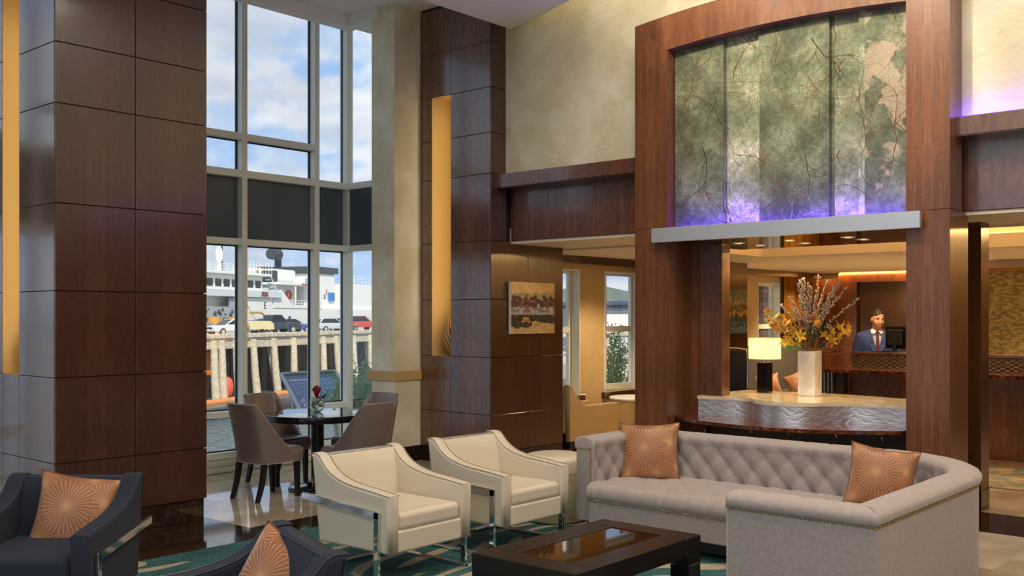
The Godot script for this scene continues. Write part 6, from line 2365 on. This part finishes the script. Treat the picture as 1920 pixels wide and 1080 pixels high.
	for s: float in [-1.0, 1.0]:
		lapel.oq(Vector3(s * 0.066, 1.475, 0.065), Vector3(s * 0.135, 1.39, 0.098), Vector3(s * 0.06, 1.22, 0.124), Vector3(s * 0.004, 1.175, 0.122), Vector3(0, 0, 1))
		lapel.oq(Vector3(s * 0.066, 1.475, 0.062), Vector3(s * 0.135, 1.39, 0.094), Vector3(s * 0.06, 1.22, 0.112), Vector3(s * 0.004, 1.175, 0.110), Vector3(0, 0, -1))
	put("lapels", lapel, M("suit_lapel", hex("2b427e"), 0.7), t)
	put("shirt", field_mesh(func(p): return maxf(torso(p) - 0.003, 1.1 - p.y), Vector3(-0.26, 1.1, -0.18), Vector3(0.26, 1.54, 0.22), 0.016), M("shirt", hex("b7a9b8"), 0.8), t)
	var col := Sh.new()
	for s: float in [-1.0, 1.0]:
		col.oq(Vector3(s * 0.062, 1.535, 0.0), Vector3(s * 0.012, 1.505, 0.075), Vector3(s * 0.045, 1.462, 0.098), Vector3(s * 0.082, 1.49, 0.03), Vector3(s, 0.3, 1))
	put("collar", col, M("collar_white", hex("e8e2e4"), 0.7), t)
	put("tie", Sh.new().add(Sh.new().bx(-0.018, 0.018, 1.465, 1.505, 0.078, 0.096, 0.006)).oq(Vector3(-0.013, 1.47, 0.094), Vector3(0.013, 1.47, 0.094), Vector3(0.034, 1.18, 0.118), Vector3(-0.034, 1.18, 0.118), Vector3(0, 0, 1)), M("tie_purple", hex("4b2440"), 0.6), t)
	put("trousers", Sh.new().tube([Vector3(-0.095, 0.03, 0), Vector3(-0.095, 0.5, 0.01), Vector3(-0.08, 0.95, 0)], [0.075, 0.085, 0.12], 14).tube([Vector3(0.095, 0.03, 0), Vector3(0.095, 0.5, 0.01), Vector3(0.08, 0.95, 0)], [0.075, 0.085, 0.12], 14), M("suit_navy"), t)
	for s: float in [-1.0, 1.0]:
		put("shoe", Sh.new().rbox(Vector3(s * 0.095, 0.04, 0.06), Vector3(0.09, 0.08, 0.27), 0.035), M("black"), t)

func bloom_mesh(n: int, l: float, w: float, cup: float) -> ArrayMesh:
	var s := Sh.new()
	for i in n:
		var a := TAU * i / n
		var b := Basis(Vector3(0, 0, 1), a)
		s.grid(4, 6, func(u, v):
			var x: float = (u - 0.5) * w * sin(PI * clampf(v * 0.92 + 0.06, 0, 1))
			var y: float = v * l
			return b * Vector3(x, y, cup * sin(v * 2.2) * l + absf(u - 0.5) * 0.012))
	return s.mesh()

func arrangement() -> void:
	# image-right and up at the vase
	var er := Vector3(0.658, 0, 0.753)
	var fw := Vector3(0.753, 0, -0.658)
	var base := Vector3(9.19, 1.372, -4.215)
	var t := thing("flower_arrangement", "tall arrangement of pussy willow, yellow orchids and lilies in the white vase", "flowers")
	var q := RandomNumberGenerator.new()
	q.seed = 9
	var cat := Sh.new().ball(Vector3.ZERO, Vector3(0.0085, 0.015, 0.0085), 6, 5)
	for p: Array in [[-48, 85], [-36, 99], [-26, 122], [-19, 129], [-11, 133], [-5, 122], [2, 118], [17, 137], [10, 108], [30, 127], [25, 101], [40, 118], [52, 126], [59, 124], [64, 115], [48, 97], [89, 95], [-30, 78], [-14, 100], [34, 84]]:
		var tip: Vector3 = base + (er * p[0] + Vector3.UP * p[1]) * 0.00516 + fw * q.randf_range(-0.1, 0.1)
		var path := path_of([base + er * q.randf_range(-0.03, 0.03) + Vector3(0, -0.1, 0), base.lerp(tip, 0.45) + er * p[0] * -0.0004 + Vector3(0, 0.02, 0), tip], 12)
		var st := put("willow_branch", Sh.new().tube(path, 0.0028, 5), M("twig", hex("5b3f2a"), 0.8), t)
		var cs := Sh.new()
		for i in range(9, path.size()):
			for k in 2:
				var d: Vector3 = (path[i] - path[i - 1]).normalized()
				var o := Vector3(q.randfn(), q.randfn(), q.randfn())
				o = (o - d * o.dot(d)).normalized()
				var ax := (d + o * 0.5).normalized()
				var bs := Basis(ax.cross(Vector3.RIGHT).normalized(), ax, Vector3.ZERO)
				bs.z = bs.x.cross(bs.y)
				cs.add(cat, Transform3D(bs, path[i] + o * 0.009 + d * q.randf_range(0, 0.02)))
		put("catkins", cs, M("catkin", hex("cdbfae"), 0.9), st).set_meta("kind", "stuff")
	var orchid := bloom_mesh(5, 0.046, 0.034, 0.18)
	var lip := Sh.new().ball(Vector3(0, -0.006, 0.012), Vector3(0.009, 0.011, 0.011), 8, 6).mesh()
	var yo := M("orchid", hex("d3ae52"), 0.55)
	yo.backlight_enabled = true
	yo.backlight = Color(0.4, 0.33, 0.1)
	var ym := M("lily_yellow", hex("e0b93f"), 0.5)
	ym.backlight_enabled = true
	ym.backlight = Color(0.4, 0.33, 0.1)
	# orchid spray over the left side
	var spray := path_of([base + Vector3(0, -0.05, 0), base + (er * -35 + Vector3.UP * 35) * 0.00516, base + (er * -78 + Vector3.UP * 70) * 0.00516], 8)
	put("orchid_stem", Sh.new().tube(spray, 0.004, 5), M("stem_green"), t)
	for p: Array in [[-76, 73], [-66, 66], [-78, 57], [-58, 64], [-52, 58], [-70, 48], [-62, 50], [-45, 53], [-54, 46], [-38, 50], [-48, 38], [-58, 38], [-36, 42], [-30, 46], [-27, 36], [-42, 30], [-20, 45]]:
		var at: Vector3 = base + (er * p[0] + Vector3.UP * p[1]) * 0.00516 + fw * q.randf_range(-0.05, 0.06)
		var b := Basis.looking_at((fw + Vector3(q.randfn(), q.randfn() + 0.3, q.randfn()) * 0.55).normalized(), Vector3.UP) * Basis(Vector3(0, 0, 1), q.randf() * TAU)
		var o := put_mesh("orchid_bloom", orchid, yo, t, Transform3D(b, at))
		put_mesh("lip", lip, M("orchid_lip", hex("b06a3c"), 0.6), o)
	var lily := bloom_mesh(6, 0.07, 0.03, 0.55)
	for p: Array in [[-34, 20], [-18, 26], [-10, 34], [-44, 12], [-26, 10], [34, 34], [46, 42], [58, 30], [40, 20], [54, 46], [28, 24], [62, 40], [48, 28], [8, 60]]:
		var at2: Vector3 = base + (er * p[0] + Vector3.UP * p[1]) * 0.00516 + fw * q.randf_range(-0.07, 0.05)
		var dir: Vector3 = (er * (p[0] * 0.012) + Vector3(0, 0.2, 0) - fw * 0.8 + Vector3(q.randfn(), q.randfn(), q.randfn()) * 0.35).normalized()
		put_mesh("lily_bloom", lily, ym, t, Transform3D(Basis.looking_at(-dir, Vector3.UP), at2))
	for p: Array in [[11, 50, 0.036, "pin"], [-16, 50, 0.022, "pink"], [0, 60, 0.018, "pink"], [31, 10, 0.024, "pink"]]:
		var at3: Vector3 = base + (er * p[0] + Vector3.UP * p[1]) * 0.00516 - fw * 0.05
		var sh := Sh.new().ball(at3, Vector3.ONE * p[2], 12, 8)
		for i in 46:
			var d := Vector3(q.randfn(), q.randfn(), q.randfn()).normalized()
			sh.tube([at3 + d * p[2] * 0.8, at3 + d * p[2] * 1.35], 0.0022, 4, false)
		put("pincushion_flower" if p[3] == "pin" else "pink_flower", sh, M("pin_orange", hex("dd9a3e"), 0.6) if p[3] == "pin" else M("pink", hex("b8486c"), 0.6), t)
	var leaf := Sh.new()
	for i in 110:
		var lp: Vector3 = base + (er * q.randf_range(-30, 34) + Vector3.UP * q.randf_range(2, 44)) * 0.00516 + fw * q.randf_range(-0.1, 0.1)
		var ld: Vector3 = (lp - base + Vector3(0, 0.02, 0)).normalized()
		var sd: Vector3 = ld.cross(Vector3(q.randfn(), q.randfn(), q.randfn())).normalized()
		var l := q.randf_range(0.05, 0.1)
		leaf.quad(lp, lp + ld * l * 0.5 + sd * l * 0.2, lp + ld * l, lp + ld * l * 0.5 - sd * l * 0.2)
	put("foliage", leaf, M("leaf_dark"), t).set_meta("kind", "stuff")
	for p: Array in [[-34, 6, -52, -3], [-24, 4, -38, 2]]:
		var a: Vector3 = base + (er * p[0] + Vector3.UP * p[1]) * 0.00516 - fw * 0.06
		var b2: Vector3 = base + (er * p[2] + Vector3.UP * p[3]) * 0.00516 - fw * 0.08
		put("broad_leaf", Sh.new().grid(6, 4, func(u, v): return a.lerp(b2, u) + Vector3(0, (v - 0.5) * 0.06 * sin(PI * u) + 0.015 * sin(PI * u), 0) + fw * 0.015 * absf(v - 0.5)), M("leaf"), t)
	var tw := Sh.new()
	for i in 16:
		var x := q.randf_range(-30, 78)
		var pts := [base + er * q.randf_range(-0.06, 0.06)]
		for k in 3:
			pts.append(base + (er * x * (k + 1) / 3.0 + Vector3.UP * q.randf_range(-10, 8)) * 0.00516 - fw * q.randf_range(0.0, 0.12))
		tw.tube(path_of(pts, 6), 0.0016, 4, false)
	put("curly_twigs", tw, M("twig_pale", hex("8a6a44"), 0.8), t)

func build_small() -> void:
	# tall white vase and lamp on the onyx counter
	var cy := 0.933
	var ang := 0.0
	var v := thing("vase", "tall square white stone vase on the onyx counter", "vase", Vector3(9.19, cy, -4.215))
	var vs := Sh.new().box(Vector3(0, 0.215, 0), Vector3(0.165, 0.43, 0.175), 0.006)
	var vm := tri_map(M("white_stone", Color.WHITE, 0.3), 0.8)
	vm.albedo_texture = ntex(noise(29, 0.01, FastNoiseLite.TYPE_SIMPLEX_SMOOTH, 4, 40.0), ramp(["cfcac4", "f0eeea"], [0.3, 0.7]), 256, 256)
	put("body", vs, vm, v)
	put("rim", Sh.new().bx(-0.07, 0.07, 0.428, 0.4315, -0.075, 0.075), M("black"), v)  # black plate standing for the dark mouth of the solid vase
	arrangement()
	var l := thing("table_lamp", "drum shade table lamp with a black square base on the onyx counter", "lamp", Vector3(9.29, cy, -4.74))
	put("base", Sh.new().box(Vector3(0, 0.15, 0), Vector3(0.115, 0.30, 0.115), 0.004), M("black_gloss"), l)
	put("neck", Sh.new().cyl(Vector3(0, 0.30, 0), Vector3(0, 0.37, 0), 0.017, 12).box(Vector3(0, 0.303, 0), Vector3(0.12, 0.008, 0.12), 0.002), M("chrome"), l)
	var shm := M("shade", hex("efe0c4"), 0.8)
	shm.backlight_enabled = true
	shm.backlight = Color(1.3, 1.15, 0.9)
	put("shade", Sh.new().lathe([Vector2(0.158, 0.335), Vector2(0.158, 0.552)], Vector3.ZERO, 40), shm, l)
	put("shade_rim", Sh.new().lathe([Vector2(0.1595, 0.335), Vector2(0.1595, 0.341)], Vector3.ZERO, 40).lathe([Vector2(0.1595, 0.546), Vector2(0.1595, 0.552)], Vector3.ZERO, 40), M("linen"), l)
	put("bulb", Sh.new().ball(Vector3(0, 0.455, 0), Vector3(0.028, 0.036, 0.028), 12, 8), glow("bulb_glow", Color(1.0, 0.86, 0.62), 14.0), l)
	put("finial", Sh.new().cyl(Vector3(0, 0.37, 0), Vector3(0, 0.575, 0), 0.004, 6), M("chrome"), l)
	omni("table_lamp_light", Vector3(9.29, cy + 0.455, -4.74), Color(1.0, 0.84, 0.6), 0.2, 0.03)
	person()
	var mo := thing("monitor", "black computer monitor turned away on the reception desk cap", "monitor", Vector3(13.08, 1.236, -4.80), deg_to_rad(62))
	put("screen_back", Sh.new().box(Vector3(0, 0.19, 0), Vector3(0.42, 0.29, 0.03), 0.008), M("black_gloss"), mo)
	put("housing", Sh.new().rbox(Vector3(0, 0.19, -0.03), Vector3(0.26, 0.2, 0.05), 0.015), M("black"), mo)
	put("stand", Sh.new().bx(-0.03, 0.03, 0.0, 0.2, -0.06, -0.03, 0.004).bx(-0.1, 0.1, 0.0, 0.012, -0.12, 0.04, 0.004), M("black"), mo)
	single("tray", Sh.new().bx(-0.09, 0.09, 0, 0.012, -0.06, 0.06, 0.003), M("black"), "small dark tray on the reception desk cap before the person", "tray", Vector3(12.98, 1.236, -5.0))
	# glass drops in the lit niches
	var gi := Image.create_empty(128, 128, false, Image.FORMAT_RGB8)
	for y in 128:
		for x in 128:
			var k := 0.5 + 0.5 * sin((x * 2.0 + y) * TAU / 32.0 + 0.6 * sin(y * TAU / 64.0))
			gi.set_pixel(x, y, hex("5a2f0e").lerp(hex("c9933a"), smoothstep(0.35, 0.75, k)))
	var am := M("amber_glass", Color.WHITE, 0.06, 0.0, 0.7)
	am.albedo_texture = ImageTexture.create_from_image(gi)
	am.uv1_scale = Vector3(2.0, 2.2, 1.0)
	am.clearcoat_enabled = true
	var dv := thing("vase", "amber striped glass drop vase in the niche beside the landscape painting", "vase", Vector3(8.40, 1.242, -8.215))
	put("body", Sh.new().lathe([Vector2(0, 0.0), Vector2(0.05, 0.0), Vector2(0.095, 0.04), Vector2(0.14, 0.12), Vector2(0.152, 0.19), Vector2(0.142, 0.27), Vector2(0.11, 0.37), Vector2(0.075, 0.45), Vector2(0.07, 0.45), Vector2(0.0, 0.40)], Vector3.ZERO, 32), am, dv)
	var dv2 := thing("vase", "amber glass drop vase in the niche at the left edge", "vase", Vector3(3.56, 1.242, -8.20))
	put("body", Sh.new().lathe([Vector2(0, 0.0), Vector2(0.045, 0.0), Vector2(0.09, 0.05), Vector2(0.122, 0.13), Vector2(0.128, 0.20), Vector2(0.108, 0.29), Vector2(0.06, 0.40), Vector2(0.022, 0.48), Vector2(0.0, 0.485)], Vector3.ZERO, 32), am, dv2)
	# landscape on the dark wall
	var lm := M("painting_land", Color.WHITE, 0.5)
	lm.albedo_texture = painting_tex(0)
	var pt := thing("painting", "unframed landscape painting with trees and dark water on the dark veneered wall", "painting")
	put("canvas", Sh.new().quad_uv(Vector3(8.50, 1.50, -7.445), Vector3(9.28, 1.50, -7.445), Vector3(9.28, 2.09, -7.445), Vector3(8.50, 2.09, -7.445), Vector2(0, 1), Vector2(1, 1), Vector2(1, 0), Vector2(0, 0)), lm, pt)
	put("stretcher", Sh.new().bx(8.50, 9.28, 1.50, 2.09, -7.485, -7.4455), M("canvas_edge", hex("cfc6b2"), 0.8), pt)
	# club chair and marble table in the side alcove
	var cc := thing("club_chair", "ochre club chair with pale nailhead trim in the side alcove", "armchair", Vector3(10.13, 0, -7.80), deg_to_rad(90))
	var fab := M("ochre_fabric", hex("b39c72"), 0.8)
	var prof := PackedVector2Array()
	for p: Vector3 in path_of([Vector3(-0.45, 0.86, 0), Vector3(-0.38, 0.83, 0), Vector3(-0.26, 0.70, 0), Vector3(-0.12, 0.60, 0), Vector3(0.05, 0.585, 0), Vector3(0.60, 0.585, 0)], 4):
		prof.append(Vector2(p.x, p.y))
	prof.append(Vector2(0.60, 0.16))
	prof.append(Vector2(-0.42, 0.16))
	var am2 := soft_prism(prof, 0.18, 0.26, 0.012, 2)
	put("arm", am2, fab, cc)
	put("arm", am2.moved(Transform3D(Basis.IDENTITY, Vector3(-0.44, 0, 0))), fab, cc)
	put("back", Sh.new().rbox(Vector3(0, 0.55, -0.36), Vector3(0.38, 0.6, 0.14), 0.04), fab, cc)
	put("seat", Sh.new().rbox(Vector3(0, 0.36, 0.13), Vector3(0.36, 0.2, 0.9), 0.04), fab, cc)
	put("plinth", Sh.new().bx(-0.24, 0.24, 0.07, 0.16, -0.40, 0.58, 0.004), M("black"), cc)
	for sx: float in [-0.2, 0.2]:
		for z: float in [-0.36, 0.54]:
			put("leg", Sh.new().cyl(Vector3(sx, 0, z), Vector3(sx, 0.08, z), 0.02, 8), M("brass"), cc)
	var nl := Sh.new()
	var one := Sh.new().ball(Vector3.ZERO, Vector3.ONE * 0.006, 5, 4)
	for xx: float in [0.262, 0.178]:
		var line := path_of([Vector3(xx, 0.852, -0.44), Vector3(xx, 0.82, -0.38), Vector3(xx, 0.69, -0.26), Vector3(xx, 0.592, -0.12), Vector3(xx, 0.577, 0.05), Vector3(xx, 0.577, 0.60)], 12)
		for p: Vector3 in line:
			nl.add(one, Transform3D(Basis.IDENTITY, p))
	for i in 46:
		nl.add(one, Transform3D(Basis.IDENTITY, Vector3(0.262, 0.17, -0.4 + i * 0.0217)))
	put("nailhead_trim", nl, M("nail_pale", hex("d8c9a4"), 0.3, 0.8), cc).set_meta("kind", "stuff")
	var mt := thing("side_table", "small round marble topped table with chrome legs in the side alcove", "table", Vector3(11.25, 0, -7.62))
	put("top", Sh.new().lathe([Vector2(0, 0.585), Vector2(0.36, 0.585), Vector2(0.365, 0.60), Vector2(0.36, 0.62), Vector2(0, 0.62)], Vector3.ZERO, 36), M("white_stone"), mt)
	put("stem", Sh.new().cyl(Vector3(-0.13, 0.0, 0.1), Vector3(-0.13, 0.585, 0.1), 0.016, 8).tube([Vector3(-0.12, 0.32, 0.1), Vector3(0.2, 0.585, 0.0)], 0.012, 8).tube([Vector3(-0.12, 0.32, 0.1), Vector3(0.25, 0.0, 0.0)], 0.012, 8).cyl(Vector3(0.2, 0.0, -0.1), Vector3(0.2, 0.585, -0.1), 0.016, 8), M("chrome"), mt)
	# chair and banquette beyond the counter
	var oc := thing("office_chair", "black high-backed chair with a chrome edge behind the onyx counter", "chair", Vector3(10.1, 0, -5.62), deg_to_rad(115))
	put("back", Sh.new().rbox(Vector3(0, 0.93, -0.2), Vector3(0.46, 0.80, 0.05), 0.024), M("black"), oc)
	put("seat", Sh.new().rbox(Vector3(0, 0.47, 0.05), Vector3(0.48, 0.08, 0.48), 0.035), M("black"), oc)
	var ofr := Sh.new()
	for sx: float in [-0.235, 0.235]:
		ofr.tube(path_of([Vector3(sx, 0.47, 0.05), Vector3(sx, 0.56, -0.2), Vector3(sx, 1.25, -0.2), Vector3(sx * 0.8, 1.335, -0.2), Vector3(0, 1.345, -0.2)], 5), 0.011, 6)
	put("frame", ofr, M("chrome"), oc)
	put("pedestal", Sh.new().cyl(Vector3(0, 0.05, 0.05), Vector3(0, 0.44, 0.05), 0.03, 10).bx(-0.3, 0.3, 0.02, 0.06, 0.02, 0.08, 0.01).bx(-0.03, 0.03, 0.02, 0.06, -0.25, 0.35, 0.01), M("chrome"), oc)
	var bq := thing("banquette", "dark grey high-backed banquette beneath the gold curtain", "sofa", Vector3(15.9, 0, -7.7))
	var bf := M("dark_fabric", hex("4c4640"), 0.85)
	put("back", Sh.new().rbox(Vector3(0, 0.72, -0.2), Vector3(2.6, 1.0, 0.16), 0.05), bf, bq)
	put("seat", Sh.new().rbox(Vector3(0, 0.32, 0.15), Vector3(2.6, 0.26, 0.6), 0.06), bf, bq)
	put("plinth", Sh.new().bx(-1.25, 1.25, 0, 0.2, -0.15, 0.4), M("black"), bq)
	pillow("rust cushion on the dark banquette between the lamp and the white vase", Vector3(15.75, 0.58, -7.45), Vector3(-0.8, 0.2, 0.55), 0.4, 0.36, "rust cushions on the banquette")
	pillow("rust cushion low beside the black chair behind the onyx counter", Vector3(14.75, 0.60, -7.45), Vector3(-0.8, 0.3, 0.5), 0.2, 0.36, "rust cushions on the banquette")
